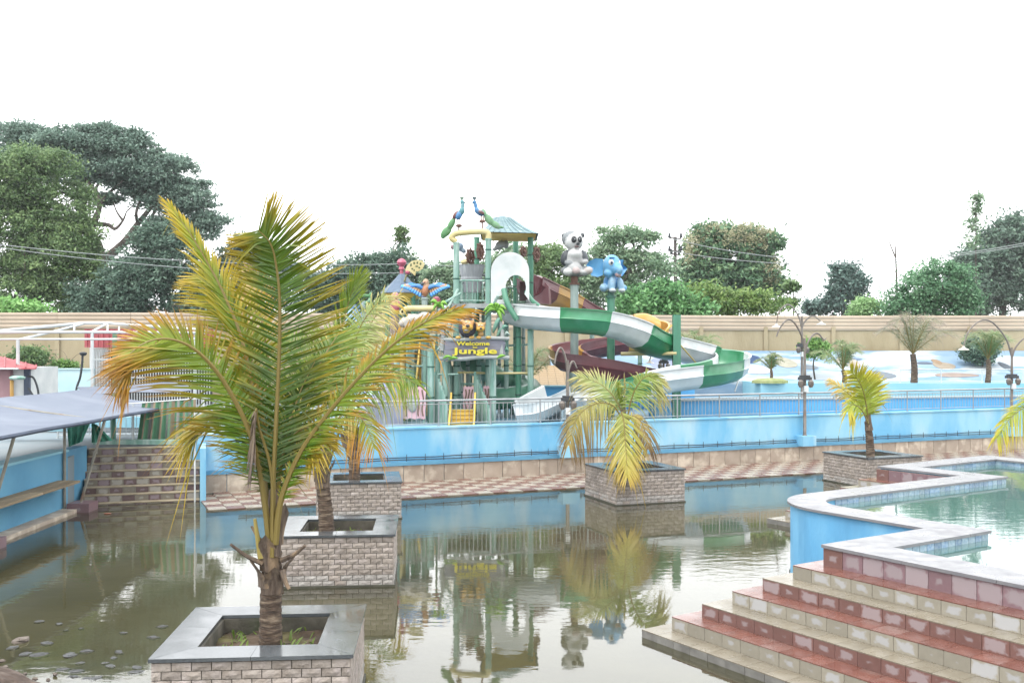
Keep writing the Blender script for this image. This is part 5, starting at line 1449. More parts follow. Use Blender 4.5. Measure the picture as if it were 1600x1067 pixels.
# ship wheels
def ship_wheel(px, py, d, rpx, yaw, label):
    c = Q(px, py, d); R_ = rpx * d / F
    o = empty('ship_wheel', c, label, 'wheel', 'brown spoked wheels hung round the tower roof')
    X = Vector((math.cos(yaw), math.sin(yaw), 0))
    def pt(a, r): return c + X * math.cos(a) * r + ZV * math.sin(a) * r
    g = MB(); g.tube([pt(2 * math.pi * i / 20, R_ * .72) for i in range(21)], .05, 6, cap=False); g.build('rim', M_brown, o)
    for k in range(8):
        g = MB(); a = math.pi * 2 * k / 8; g.tube([pt(a, .03), pt(a, R_ * .8), pt(a, R_)], [.03, .03, .045], 6); g.build('spoke', M_brown, o)
    g = MB(); g.ell(c, (.1, .1, .1), nu=10, nv=6); g.build('hub', M_brown, o)
ship_wheel(735, 401, 37, 14, 1.1, 'brown spoked wheel hanging left of the tower bucket'); ship_wheel(750.5, 393, 36.6, 15, 1.2, 'brown spoked wheel beside the middle tower column')
ship_wheel(838, 397, 38.2, 13, 1.1, 'brown spoked wheel on the right tower column'); ship_wheel(818, 393, 39.8, 9, 1.0, 'small brown spoked wheel behind the white tunnel cover')

# ------------------------------------------------------------------ moulded figures: ellipsoids fused into one skin, paint by nearest lobe
def figure(name, parent, lobes, d, voxel=.05, smooth_it=4):
    g = MB(); info = []
    for (px, py, rx, ry, dof, rd, roll, colr) in lobes:
        k = d / F
        R_ = Matrix.Rotation(roll, 3, 'Y')
        c = Q(px, py, d) + Vector((0, dof, 0)); r = (rx * k, rd, ry * k)
        g.ell(c, r, R_, 16, 12); info.append((np.array(c), np.array(r), np.array(R_.inverted()), colr))
    me0 = g.mesh('tmp', (0, 0, 0), M_fig)
    o0 = bpy.data.objects.new('tmp', me0); COL.objects.link(o0)
    md = o0.modifiers.new('r', 'REMESH'); md.mode = 'VOXEL'; md.voxel_size = voxel
    ms = o0.modifiers.new('s', 'SMOOTH'); ms.iterations = smooth_it; ms.factor = .5
    dg = bpy.context.evaluated_depsgraph_get(); dg.update()
    me = bpy.data.meshes.new_from_object(o0.evaluated_get(dg))
    bpy.data.objects.remove(o0); bpy.data.meshes.remove(me0)
    n = len(me.vertices); co = np.empty(n * 3, np.float32); me.vertices.foreach_get('co', co); co = co.reshape(-1, 3)
    best = np.full(n, 1e9); colr = np.ones((n, 4), np.float32)
    for c, r, Ri, cc in info:
        q = ((co - c) @ Ri.T) / r
        dist = np.abs(np.linalg.norm(q, axis=1) - 1) * r.min()
        inside = np.linalg.norm(q, axis=1)
        dd = dist
        b = dd < best
        best[b] = dd[b]; colr[b, :3] = np.array(cc) * .58
    o = Vector(((co[:, 0].min() + co[:, 0].max()) / 2, (co[:, 1].min() + co[:, 1].max()) / 2, co[:, 2].min()))
    me.vertices.foreach_set('co', (co - np.array(o)).astype(np.float32).ravel())
    if 'Col' in me.color_attributes: me.color_attributes.remove(me.color_attributes['Col'])
    ca = me.color_attributes.new('Col', 'FLOAT_COLOR', 'POINT'); ca.data.foreach_set('color', colr.ravel())
    me.materials.clear(); me.materials.append(M_fig); me.name = name
    me.polygons.foreach_set('use_smooth', [True] * len(me.polygons)); me.update()
    return link_mesh(name, me, o, parent)
def dot(parent, name, px, py, d, rx, ry, colname, rd=.03):
    g = MB(); k = d / F; g.ell(Q(px, py, d), (rx * k, rd, ry * k), nu=12, nv=8)
    g.build(name, mat('spot_' + colname.strip('#'), hx(colname), None, 5, .4), parent, smooth=True)
W_, GR_, DK_, LG_ = hx('#dcdedd'), hx('#8f9598'), hx('#565d63'), hx('#b9bbbb')
d = 37
pd = empty('panda_statue', Q(898, 434, d), 'seated panda statue on a tall pale post', 'statue')
figure('body', pd, [(896.5, 378, 15, 14.5, 0, .36, 0, W_), (892, 373, 14.5, 13, .1, .34, 0, GR_), (881.2, 368.5, 4.2, 4.4, .08, .12, 0, hx('#3d444a')), (910.3, 367.5, 3.6, 4.4, .1, .12, 0, hx('#3d444a')),
    (897, 406, 16, 18, .05, .38, 0, LG_), (898, 398, 11, 9, -.12, .3, 0, W_), (883.5, 403, 7.5, 12.5, .0, .22, .25, hx('#3f464c')), (889, 413, 8, 4.5, -.25, .14, .3, GR_), (913, 402, 6, 11.5, -.02, .2, -.3, DK_), (913, 410, 6, 4, -.2, .12, -.2, LG_),
    (899, 423, 23, 10, .05, .42, 0, GR_), (897, 421, 12, 10, -.25, .22, 0, LG_), (887, 426, 8, 6.5, -.3, .2, 0, W_), (899, 424.5, 5.5, 5.8, -.45, .12, 0, hx('#c9b8b6')), (918, 424, 7.5, 6, -.35, .16, -.2, hx('#c9c0bc')), (911, 427, 9, 5, -.3, .2, 0, LG_)], d, .026)
for (x, y, rx, ry, c_, n_) in ((896.8, 374.3, 4.2, 5.6, '#24292e', 'eye_patch'), (906.3, 374.3, 3.4, 5.2, '#24292e', 'eye_patch'), (903.3, 381, 2.8, 2.2, '#333a40', 'nose'), (901.5, 385.5, 4.2, 1.2, '#6d4c4e', 'mouth')):
    dot(pd, n_, x, y, d - .345, rx, ry, c_, .075)
for x in (898.3, 905.6): dot(pd, 'eye', x, 373.6, d - .41, .7, 1.0, '#c9cfd2', .02)
d = 37.5
BL_, BD_, BP_ = hx('#6fb6e6'), hx('#4a95d2'), hx('#9fcbea')
ep = empty('elephant_statue', Q(955, 458, d), 'blue baby elephant statue with wide ears on a green post', 'statue')
figure('body', ep, [(956, 416, 14.5, 18, 0, .42, 0, BL_), (962, 421, 9, 10, -.3, .24, 0, BL_), (966, 424, 5, 7, -.5, .18, .2, hx('#7fb9e0')), (964, 431, 5, 4, -.42, .16, 0, hx('#c4a7a8')), (950, 428, 8, 7, -.2, .2, 0, BL_),
    (956, 441, 13, 13, .12, .36, 0, BD_), (955, 445, 6, 13, -.2, .18, .05, BP_), (969, 446, 5.5, 12, -.15, .18, -.15, BP_), (943, 450, 6.5, 6.5, -.05, .2, 0, BP_), (975, 450, 4.8, 5, .0, .18, 0, BL_), (956, 454.5, 6, 3, -.28, .17, 0, hx('#d3dde2')), (970.5, 454.5, 6, 3, -.2, .17, 0, hx('#d3dde2'))], d, .028)
for sgn, px, pts in ((-1, 940, [(942, 405), (930, 404), (921, 408), (916, 414), (921, 423), (924, 431), (934, 433), (942, 430)]), (1, 968, [(966, 406), (974, 406), (973, 413), (980, 420), (976, 426), (972, 432), (966, 430)])):
    g = MB(); P = [Q(x, y, d + .18 + .012 * abs(x - px)) for x, y in pts]
    c_ = sum(P, Vector()) / len(P)
    front = [p + Vector((0, -.05, 0)) for p in P]; 
    n_ = len(P); vs = [c_ + Vector((0, .12, 0))] + front + [p + Vector((0, .05, 0)) for p in P] + [c_ + Vector((0, .2, 0))]
    fs = [(0, 1 + i, 1 + (i + 1) % n_) for i in range(n_)] + [(1 + i, 1 + n_ + i, 1 + n_ + (i + 1) % n_, 1 + (i + 1) % n_) for i in range(n_)] + [(2 * n_ + 1, 1 + n_ + (i + 1) % n_, 1 + n_ + i) for i in range(n_)]
    g.add(vs, fs); auto_smooth(g.build('ear', mat('ear_blue', hx('#5aa6de'), hx('#6fb4e4'), 3, .4), ep), 35)
dot(ep, 'eye', 955, 410, d - .4, 4.2, 4.6, '#e4e9ea', .07); dot(ep, 'pupil', 955.8, 410.5, d - .46, 2, 2.4, '#2f3f55', .03); dot(ep, 'eyebrow', 956, 402.5, d - .33, 5, 1, '#3c7fb8', .05)
dot(ep, 'eye', 968, 411, d - .2, 1.6, 3.6, '#e4e9ea', .08)
# posts of the two statues
for nm, lab, px, y0, y1, dd, mm in (('statue_post', 'pale peeling post under the panda statue', 897.5, 444, 433, 37, M_greypost), ('statue_post', 'green post under the blue elephant statue', 954.5, 464, 457, 37.5, M_cold)):
    po = empty(nm, ground_at(px, dd), lab, 'post', 'posts carrying the statues')
    column(po, px, y0, dd, .15, mm, False, name='shaft')
    g = MB(); c0 = Q(px, y0, dd); g.lathe(c0, [(.2, -.03), (.2, .04), (.13, .05), (.13, Q(px, y1 - 3, dd).z - c0.z)], 12); g.build('collar', M_brown if mm is M_greypost else M_node, po)
# peacocks
PB, PT, PG, PR = hx('#4f8fc4'), hx('#5fa0a8'), hx('#5f9a62'), hx('#7d4f4a')
d = 36
pk = empty('peacock_statue', Q(716, 363, d), 'peacock statue with hanging green tail on the left of the pipe', 'statue')
figure('body', pk, [(722, 316, 3.3, 3.2, 0, .08, 0, PT), (722.7, 322, 3.0, 7, 0, .075, .1, hx('#74b0bc')), (721.5, 330, 4.6, 6.5, 0, .12, .2, PT), (717, 337, 5, 7, 0, .12, .5, PB), (711.5, 336, 3.6, 7.5, .05, .12, .6, PR), (705, 350, 5, 11, .06, .1, .5, PG), (697, 362, 6.5, 11, .08, .09, .75, PG), (692, 369, 4, 4, .1, .07, .9, PG), (726, 316.6, 2.4, 1, 0, .035, 0, DK_)], d, .02, 2)
def crest(parent, px, py, d, colr):
    for k in range(5):
        a = (k - 2) * .35; g = MB(); g.tube([Q(px, py + 5, d), Q(px + math.sin(a) * 4.5, py + 4 - math.cos(a) * 5.5, d)], [.008, .025], 5); g.build('crest_feather', mat('crest_' + colr.strip('#'), hx(colr), None, 4, .6), parent)
crest(pk, 721.7, 309, d, '#7f9a88')
def perch(parent, px, y0, y1, d):
    for s_ in (-1.6, 1.6): g = MB(); g.tube([Q(px + s_, y0, d), Q(px + s_, y1 - 3, d)], .025, 5); g.build('leg', mat('bird_leg', hx('#a08068'), None, 4, .6), parent)
    g = MB(); g.ell(Q(px, y1 - 1, d), (.12, .1, .06)); g.tube([Q(px, y1, d), Q(px, y1 + 10, d)], .03, 6); g.build('perch', M_brown, parent)
perch(pk, 717, 340, 354, d)
pk2 = empty('peacock_statue', Q(754, 357, d), 'blue peacock statue with raised green tail on the right of the pipe', 'statue')
figure('body', pk2, [(741.5, 316, 3.2, 3.2, 0, .08, 0, PB), (743.3, 322, 3.0, 7, 0, .075, -.15, PB), (745.5, 329.5, 4.2, 6, 0, .12, -.4, PB), (750.5, 333, 6.5, 4.6, 0, .12, .5, hx('#3f6f9e')), (752, 332.5, 5, 2.5, -.08, .07, .5, PR), (757, 333, 3.4, 8, .04, .08, -.4, hx('#86b58c')), (764, 343, 6.2, 10, .06, .09, -.65, hx('#7fb083')), (774, 351, 5, 10, .08, .08, -1.0, hx('#7fb083')), (782, 354.5, 6, 1.8, .1, .06, .1, PG), (738.6, 317.8, 2, 1, 0, .035, -.4, DK_)], d, .02, 2)
crest(pk2, 741.3, 309, d, '#5a6f74'); perch(pk2, 753.5, 338, 347, d)
# grey fish figure under the roof
fh = empty('fish_figure', Q(783, 392, 38.8), 'grey fish figure hanging under the tower roof', 'figurine')
figure('body', fh, [(784, 382, 10, 6, 0, .16, 0, hx('#b5bcc2')), (791, 382, 4, 7, 0, .14, 0, hx('#a3abb2')), (772, 390, 4.5, 2, 0, .06, .3, hx('#b5bcc2')), (778, 387, 6, 3.5, 0, .1, .4, hx('#b5bcc2'))], 38.8, .035)
g = MB(); g.tube([Q(784, 378, 38.8), Q(784, 368, 38.8)], .015, 5); g.build('hanger', M_steeld, fh)
fh2 = empty('fish_figure', Q(722, 393, 37.6), 'blue-grey fish figure under the left end of the pipe', 'figurine')
figure('body', fh2, [(718, 386, 6, 7, 0, .14, .5, hx('#7f98ae')), (724, 392, 5, 4, 0, .1, .6, hx('#8da5b8')), (707, 386, 3.5, 4.5, 0, .1, 0, hx('#a5848a'))], 37.6, .035)
g = MB(); g.tube([Q(716, 383, 37.6), Q(720, 366, 37.6)], .015, 5); g.build('hanger', M_steeld, fh2)

# ------------------------------------------------------------------ jungle sign
d = 34.0
sg = empty('jungle_sign', Q(742, 560, d), 'jungle welcome sign with two lion heads and yellow lettering', 'sign')
g = MB()
pts = [(694, 534), (700, 531), (712, 532), (725, 530), (742, 531), (765, 530), (786, 531), (790, 535), (788, 545), (790, 553), (783, 556), (760, 557), (740, 556), (718, 558), (700, 556), (693, 552), (695, 543)]
g.plate([Q(x, y, d) for x, y in pts], Vector((0, .12, 0))); g.build('board', mat('sign_board_grey', hx('#767683'), hx('#8d8d98'), 2, .7, .3, 12, stretch=(.6, 1, 4), c3=hx('#5f5f6c'), s3=2), sg)
for y0, y1, r in ((530, 529, .06), (560, 559, .07)):
    g = MB(); g.tube([Q(686, y0, d + .1), Q(720, y0 + 1, d - .05), Q(755, y1 - 1, d - .03), Q(796, y1, d - .03)], r, 8, res=16); auto_smooth(g.build('log_border', M_rock, sg))
random.seed(5)
def text(parent, body, px, py, hpx, d, rot=0, wpx=None):
    cu = bpy.data.curves.new('t', 'FONT'); cu.body = body; cu.extrude = .03; cu.offset = .028; cu.align_x = 'CENTER'; cu.resolution_u = 3
    o = bpy.data.objects.new('t', cu); COL.objects.link(o)
    dg = bpy.context.evaluated_depsgraph_get(); dg.update()
    me = bpy.data.meshes.new_from_object(o.evaluated_get(dg)); bpy.data.objects.remove(o)
    xs = [v.co.x for v in me.vertices]; ys = [v.co.y for v in me.vertices]
    k = d / F; s_y = hpx * k / .72; s_x = (wpx * k / (max(xs) - min(xs))) if wpx else s_y
    cx_ = (max(xs) + min(xs)) / 2
    for v in me.vertices: v.co = Vector(((v.co.x - cx_) * s_x, -v.co.z, v.co.y * s_y))
    me.materials.clear(); me.materials.append(M_letter); me.name = 'lettering'
    return link_mesh('lettering', me, Q(px, py, d), parent)
M_letter = mat('yellow_letter_paint', hx('#e2d23a'), hx('#d3c230'), 4, .5)
text(sg, 'Welcome', 739, 539.5, 6.2, d - .05, wpx=52); text(sg, 'to', 742, 544, 3.4, d - .05, wpx=7.5); text(sg, 'Jungle', 741.5, 552.5, 9.4, d - .06, wpx=70)
# lion heads
for nm, lab, L_ in (('lion_head', None, [(730, 512, 14.5, 16, .12, .24, 0, hx('#454654')), (731, 508, 8.5, 8, -.12, .2, 0, hx('#d9a468')), (728, 513, 5.5, 4.5, -.28, .18, 0, hx('#dcab3f')), (735, 512, 5, 4.5, -.28, .18, 0, hx('#dcab3f')), (729, 518, 5, 3, -.2, .16, 0, hx('#d9a94a')), (722, 502, 3, 3, -.05, .08, 0, hx('#cf9f5f')), (739, 503, 3, 3, -.05, .08, 0, hx('#cf9f5f'))]),
                     ('cub_head', None, [(750.5, 511, 7.5, 8, .05, .2, 0, hx('#d9ac6c')), (748, 514.5, 4.5, 3.5, -.12, .14, 0, hx('#dcab3f')), (754, 514, 4, 3.5, -.12, .14, 0, hx('#dcab3f')), (744, 505, 2.4, 2.4, .05, .07, 0, hx('#cf9f5f')), (757, 505.5, 2.4, 2.4, .05, .07, 0, hx('#cf9f5f')), (751, 522, 5, 5, .1, .14, 0, hx('#d9ac6c'))])):
    figure(nm, sg, L_, d - .02, .032, 3)
dot(sg, 'lion_nose', 731, 509, d - .48, 3.2, 2.4, '#3c3a42', .05); dot(sg, 'lion_mouth', 728.5, 516, d - .42, 3.6, 1.6, '#8f8f92', .05); dot(sg, 'cub_nose', 751.5, 513, d - .3, 2, 1.6, '#3c3a42', .05)
for x, y in ((728.5, 503.5), (733.5, 504.5), (748.5, 508.5), (753, 508.5)): dot(sg, 'lion_eye', x, y, d - .3 if x < 740 else d - .18, 1.5, 1.2, '#e2dccb', .03)
for x in (716, 737, 748, 763):
    g = MB(); k = d / F; g.ell(Q(x, 527.5, d - .05), (4.5 * k, .12, 2.6 * k)); g.build('paw', mat('paw_gold', hx('#d7aa54'), None, 4, .5), sg, smooth=True)
# moulded plants around the sign
def paddle_leaf(parent, a, b, wpx, d, m_, bend=.15):
    A_, B_ = Q(*a, d), Q(*b, d - .12); g = MB(); T = (B_ - A_); S = T.cross(Vector((0, 1, 0))).normalized(); n_ = 9; up, lo = [], []
    row = []
    for i in range(n_):
        t = i / (n_ - 1); c_ = A_.lerp(B_, t) + ZV * bend * math.sin(math.pi * t); w_ = wpx * d / F * math.sin(math.pi * min(1, t * .9 + .08)) ** .8
        row.append([c_ + S * w_ + Vector((0, .03, 0)), c_ + Vector((0, -.04, 0)), c_ - S * w_ + Vector((0, .03, 0)), c_ + Vector((0, .05, 0))])
    g.loft(row, closed=True, cap=True); g.build('moulded_leaf', m_, parent, smooth=True)
M_lf1 = mat('lime_leaf_paint', hx('#8fc44a'), hx('#79b23e'), 3, .45); M_lf2 = mat('pale_leaf_paint', hx('#b7cbc4'), hx('#9cb5ac'), 3, .6); M_lf3 = mat('teal_leaf_paint', hx('#7fae9a'), hx('#6b9a86'), 3, .6)
for tgt in ((754, 488), (760, 481), (770, 477), (783, 480), (792, 485), (789, 493), (784, 503), (757, 493)):
    paddle_leaf(sg, (776, 486), tgt, 3.6, d + .1, M_lf1)
for tgt in ((670, 474), (684, 477), (700, 478), (694, 486), (676, 486)): paddle_leaf(sg, (686, 480), tgt, 3.4, d + .3, M_lf1)
for px, y0, y1 in ((783, 556, 487), (690, 548, 482)):
    g = MB(); g.tube([Q(px, y0, d + .05), Q(px + 2, (y0 + y1) / 2, d + .1), Q(px - 4, y1, d + .12)], [.09, .07, .05], 8, res=10); auto_smooth(g.build('moulded_stem', M_rock, sg))
for a, b, w_ in (((770, 520), (786, 497), 4), ((776, 527), (795, 510), 4), ((786, 528), (798, 526), 3), ((786, 553), (796, 550), 4), ((700, 527), (688, 512), 4), ((698, 530), (684, 526), 4), ((694, 552), (681, 549), 4), ((700, 520), (708, 500), 4), ((716, 500), (726, 488), 3.5), ((758, 500), (766, 492), 4), ((742, 494), (748, 486), 3)):
    paddle_leaf(sg, a, b, w_, d + .12, random.choice((M_lf2, M_lf3)))
for a, b in (((692, 560), (706, 558)), ((700, 562), (716, 560)), ((776, 560), (790, 556))): paddle_leaf(sg, a, b, 2.4, d - .1, M_lf1, .05)
g = MB(); g.tube([Q(695, 560, d + .3), Q(695, 590, d + .3)], .05, 6); g.tube([Q(770, 560, d + .3), Q(770, 590, d + .3)], .05, 6); g.build('bracket', M_col, sg)

# ------------------------------------------------------------------ wavy pink panels
def pink_panel(x0, y0, x1, y1, d, label, oval):
    o = empty('pink_play_board', Q((x0 + x1) / 2, y1, d), label, 'panel', 'wavy pink play panels')
    P = []
    for i in range(13): P.append((x0 + (x1 - x0) * i / 12, y0 + 1.1 * math.sin(i * 1.9)))
    for i in range(1, 8): P.append((x1 + .9 * math.sin(i * 1.7), y0 + (y1 - y0) * i / 8))
    for i in range(13): P.append((x1 - (x1 - x0) * i / 12, y1 + 1.0 * math.sin(i * 1.6)))
    for i in range(1, 8): P.append((x0 + .9 * math.sin(i * 1.7 + 1), y1 - (y1 - y0) * i / 8))
    g = MB(); g.plate([Q(x, y, d) for x, y in P], Vector((0, .07, 0))); g.build('sheet', M_pink, o)
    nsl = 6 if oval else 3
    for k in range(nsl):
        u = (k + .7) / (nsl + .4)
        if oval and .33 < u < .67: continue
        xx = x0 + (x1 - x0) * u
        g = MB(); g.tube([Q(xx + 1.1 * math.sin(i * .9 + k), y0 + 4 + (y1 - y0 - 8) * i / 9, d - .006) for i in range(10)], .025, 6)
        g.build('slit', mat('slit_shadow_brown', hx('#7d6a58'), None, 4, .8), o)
    if oval:
        g = MB(); k_ = d / F; g.ell(Q((x0 + x1) / 2 + .3, (y0 + y1) / 2 + 1, d - .02), (8.2 * k_, .06, 13.5 * k_), nu=20); g.build('oval_medallion', M_rock, o, smooth=True)
    for xx in (x0 + 3, x1 - 3):
        p = Q(xx, y1, d); g = MB(); g.tube([(p.x, d + .1, FLZ), (p.x, d + .1, Q(xx, y0 + 4, d).z)], .035, 6); g.build('support', M_col, o)
pink_panel(623.5, 605, 665, 654, 33.8, 'wavy pink panel with pale oval medallion by the railing', True)
pink_panel(724, 604, 741, 645, 35.6, 'narrow wavy pink panel between the stair side panels', False)
pink_panel(755, 603, 770, 648, 35.0, 'narrow wavy pink panel behind the right slatted panel', False)

# ------------------------------------------------------------------ left pavilion with conical roof
pv = empty('play_pavilion', ground_at(630, 38.5), 'blue conical-roofed play pavilion left of the tower', 'play structure')
d = 38.5
apx = Q(628, 428, d); ez = Q(628, 458, d).z; R_ = 34 * d / F
g = MB(); g.lathe((apx.x, d, ez), [(R_, -.02), (R_ * .98, .02), (R_ * .5, (apx.z - ez) * .52), (.1, apx.z - ez)], 8); g.build('roof', M_roof2, pv)
g = MB(); g.lathe((apx.x, d, ez), [(R_ * .55, -.3), (R_ * .8, -.2), (R_ * .92, -.03)], 8); g.build('soffit', M_yel, pv)
for k in range(6):
    a = k * math.pi / 3 + .3; px_ = 628 + 24 * math.cos(a); column(pv, px_, 462, d + .6 * math.sin(a), .09, M_cold if k % 2 else M_col)
zf = Q(628, 545, d).z
g = MB(); g.lathe((apx.x, d, zf), [(R_ * 1.1, -.1), (R_ * 1.1, .1)], 8); g.build('platform', M_greypost, pv)
for k in range(6):
    a, b = k * math.pi / 3 + .3, (k + 1) * math.pi / 3 + .3
    A_ = Vector((apx.x + math.cos(a) * 24 * d / F, d + .6 * math.sin(a), zf)); B_ = Vector((apx.x + math.cos(b) * 24 * d / F, d + .6 * math.sin(b), zf))
    g = MB(); g.tube([A_ + ZV * .9, B_ + ZV * .9], .035, 6)
    for i in range(1, 5): g.tube([A_.lerp(B_, i / 5), A_.lerp(B_, i / 5) + ZV * .9], .02, 5)
    g.build('rail', M_col, pv)
for px, yt, dd in ((620, 520, 34.6), (631, 530, 35.6)): column(pv, px, yt, dd, .1, M_col)
M_ros = mat('pink_ornament', hx('#c96a80'), hx('#b5566e'), 3, .45)
g = MB(); g.lathe(Q(627.5, 428, d), [(.07, 0), (.07, .16), (.12, .18), (.08, .28), (.16, .36), (.19, .44), (.14, .54), (.03, .6)], 14); auto_smooth(g.build('finial', M_ros, pv))
# butterfly wing ornament with cut-outs
d2 = 37.6
g = MB(); P = [(632.5, 423), (636, 415), (643, 408), (652, 406), (661, 408), (663.5, 413), (660, 420), (654, 424), (650, 424), (648.5, 431), (645, 428), (640, 424)]
g.plate([Q(x, y, d2) for x, y in P], Vector((0, .07, 0))); bw_ = g.build('butterfly_wing', M_yelp, pv)
for x, y, rx, ry in ((642, 414, 1.4, 2.6), (647, 411, 1.6, 2), (652, 410.5, 1.4, 2), (657, 412, 1.6, 2.2), (651, 416, 2.4, 1.4), (644, 420, 1.6, 1.4), (655, 418, 1.6, 1.6), (647, 422, 1, 2)):
    dot(bw_, 'cut_out', x, y, d2 - .0, rx, ry, '#6f7a52', .02)
dot(pv, 'ornament_ball', 637, 425.5, 37.7, 4.2, 3.6, '#c4647a', .14)
g = MB(); g.tube([Q(636, 426, 37.7), Q(632, 440, 38.2)], .04, 6); g.build('ornament_arm', M_yelp, pv)
# macaw
d = 36.4
mc = empty('macaw_statue', Q(665, 467, d), 'macaw statue with spread blue wings beside the conical roof', 'statue')
TN, TO = hx('#d9b08f'), hx('#c98a62')
figure('body', mc, [(665.4, 441, 4.8, 5.5, 0, .13, 0, TN), (664.5, 454, 5.8, 9.5, 0, .16, .1, TO), (667, 447, 4.6, 6, .02, .13, 0, TN), (659.5, 443.5, 3, 2.6, -.06, .08, 0, DK_), (662, 464, 4.5, 3.5, .05, .1, 0, hx('#7f8ba8'))], d, .03, 3)
dot(mc, 'eye', 663.3, 441.5, d - .125, 1.2, 1.2, '#8a4040', .03)
for sgn in (-1, 1):
    for k in range(9):
        t = k / 8
        x_in = 659 if sgn < 0 else 671; x_out = 631 if sgn < 0 else 698
        rx = x_in + (x_out - x_in) * (t * .72); ry = 449 - 5 * math.sin(t * 2.4)
        ang = math.radians(15 + 62 * t); ln = 15 - 2 * t
        tx, ty = rx + sgn * math.sin(ang) * ln, ry + math.cos(ang) * ln
        g = MB(); A_, B_ = Q(rx, ry, d + .05 - .01 * k), Q(tx, ty, d - .02 - .01 * k); T = B_ - A_; S = T.cross(Vector((0, 1, 0))).normalized(); row = []
        for i in range(7):
            s_ = i / 6; c_ = A_.lerp(B_, s_); w_ = .075 * (1 if s_ < .8 else math.sqrt(max(.05, 1 - ((s_ - .8) / .22) ** 2)))
            row.append([c_ + S * w_, c_ + Vector((0, -.025, 0)), c_ - S * w_, c_ + Vector((0, .025, 0))])
        g.loft(row, closed=True, cap=True)
        blu = hx('#3f86cf'); brn = hx('#b08a5f')
        g.c = []
        for i in range(7): g.c += [blu if i < 2 else (brn if i < 4 else (hx('#5aa0de') if i < 6 else hx('#4a90d6')))] * 4
        g.build('wing_feather', M_fig, mc, col=True, smooth=True)
    g = MB(); g.tube([Q(662 if sgn < 0 else 668, 450, d), Q(650 if sgn < 0 else 680, 446.5, d), Q(634 if sgn < 0 else 694, 450, d)], [.09, .1, .05], 8, res=10); g.build('wing_arm', mat('wing_blue', hx('#3f7fc4'), hx('#4f8fd0'), 5, .5), mc, smooth=True)
g = MB(); g.lathe(Q(663.5, 484, d), [(.11, 0), (.11, .35), (.14, .4), (.1, .44)], 10); g.build('pedestal', M_greypost, mc)
mp_ = empty('bird_post', ground_at(664, d), 'green post under the macaw statue', 'post', 'posts carrying the statues'); column(mp_, 664, 484, d, .13, M_col, name='shaft')
# flower totem, yellow pipe, reclining animal, vase
tt = empty('flower_totem', ground_at(620, 36), 'totem of pink flower bulb above a mauve-brown trunk', 'totem'); d = 36
g = MB(); g.lathe(Q(617.5, 484, d), [(.08, -.1), (.15, 0), (.19, .16), (.15, .32), (.06, .4)], 12); auto_smooth(g.build('bulb', M_ros, tt))
g = MB(); g.lathe(Q(617.5, 466, d), [(.05, -.1), (.14, 0), (.13, .16), (.05, .2)], 12); auto_smooth(g.build('ball', mat('pale_rose_ball', hx('#d7a5a5'), hx('#c98a8a'), 6, .5), tt))
g = MB(); g.lathe(Q(617.5, 490, d), [(.13, -.03), (.17, .02), (.17, .1), (.1, .14)], 12); auto_smooth(g.build('crown_ring', M_yel, tt))
g = MB(); b_ = ground_at(618, d); g.tube([b_, Q(619, 540, d), Q(616, 515, d), Q(618, 491, d)], [.24, .24, .2, .13], 10, res=14); auto_smooth(g.build('trunk', mat('mauve_trunk', hx('#8f7d84'), hx('#6f5f66'), 3, .8, .6, 10, stretch=(3, 3, .5), c3=hx('#b5a5a5'), s3=3), tt))
yp = empty('bent_pipe', ground_at(630, 35.5), 'cream bent overhead pipe below the macaw', 'pipe')
g = MB(); g.tube([ground_at(629, 35.5), Q(629, 500, 35.5), Q(629.5, 489, 35.5), Q(634, 483.5, 35.5), Q(645, 482, 35.5), Q(682, 482, 35.5)], .11, 10, res=60); auto_smooth(g.build('pipe_run', M_yelp, yp))
g = MB(); g.lathe(Q(629, 494, 35.5), [(.17, -.04), (.17, .05)], 12); g.build('flange', M_node, yp)
for x in (655, 666, 676): g = MB(); g.tube([Q(x, 484, 35.5), Q(x, 494, 35.5)], .025, 5); g.build('nozzle', M_steeld, yp)
an = empty('reclining_animal', Q(650, 512, 35), 'weathered grey-white reclining big cat figure under the bent pipe', 'statue')
figure('body', an, [(633, 504, 8, 8, -.1, .2, 0, hx('#c9c4ba')), (628, 507, 5, 5, -.25, .15, 0, hx('#b5ada4')), (631, 497, 2.5, 2.5, 0, .07, 0, LG_), (640, 496, 2.5, 2.5, .05, .07, 0, LG_), (650, 499, 16, 8.5, .1, .25, .2, hx('#d3cdc0')), (664, 494, 11, 7, .2, .24, .1, hx('#c9c4ba')), (640, 511, 9, 4, -.2, .14, .1, hx('#c4bdb2')), (660, 504, 7, 6, .0, .2, 0, hx('#bdb6ac'))], 35, .04)
g = MB(); p_ = Q(650, 512, 35); g.box((p_.x, 35.1, p_.z - .1), (1.1, .8, .16)); g.build('slab', M_rock, an)
g = MB(); g.tube([(p_.x - .3, 35.1, FLZ), (p_.x - .3, 35.1, p_.z - .1)], .06, 8); g.tube([(p_.x + .3, 35.1, FLZ), (p_.x + .3, 35.1, p_.z - .1)], .06, 8); g.build('leg_frame', M_col, an)
vz = empty('blue_vase', Q(555, 545, 36), 'pale blue tipping jug on a stand left of the pavilion', 'jug'); d = 36
g = MB(); g.lathe(Q(552, 512, d), [(.1, -.1), (.28, .1), (.3, .3), (.2, .55), (.17, .68), (.28, .82)], 14); auto_smooth(g.build('jug_body', mat('pale_blue_glaze', hx('#8fb5da'), hx('#a9c8e6'), 3, .4), vz))
g = MB(); g.tube([Q(561, 484, d), Q(566, 492, d), Q(560, 503, d)], .04, 6, res=10); g.build('jug_handle', mat('pale_blue_glaze', None), vz)
g = MB(); g.tube([ground_at(552, d), Q(552, 512, d)], .1, 8); g.build('stand', M_col, vz)
sn = empty('green_creature', Q(570, 480, 36), 'green serpent-like ornament on a pale post beside the blue jug', 'figurine')
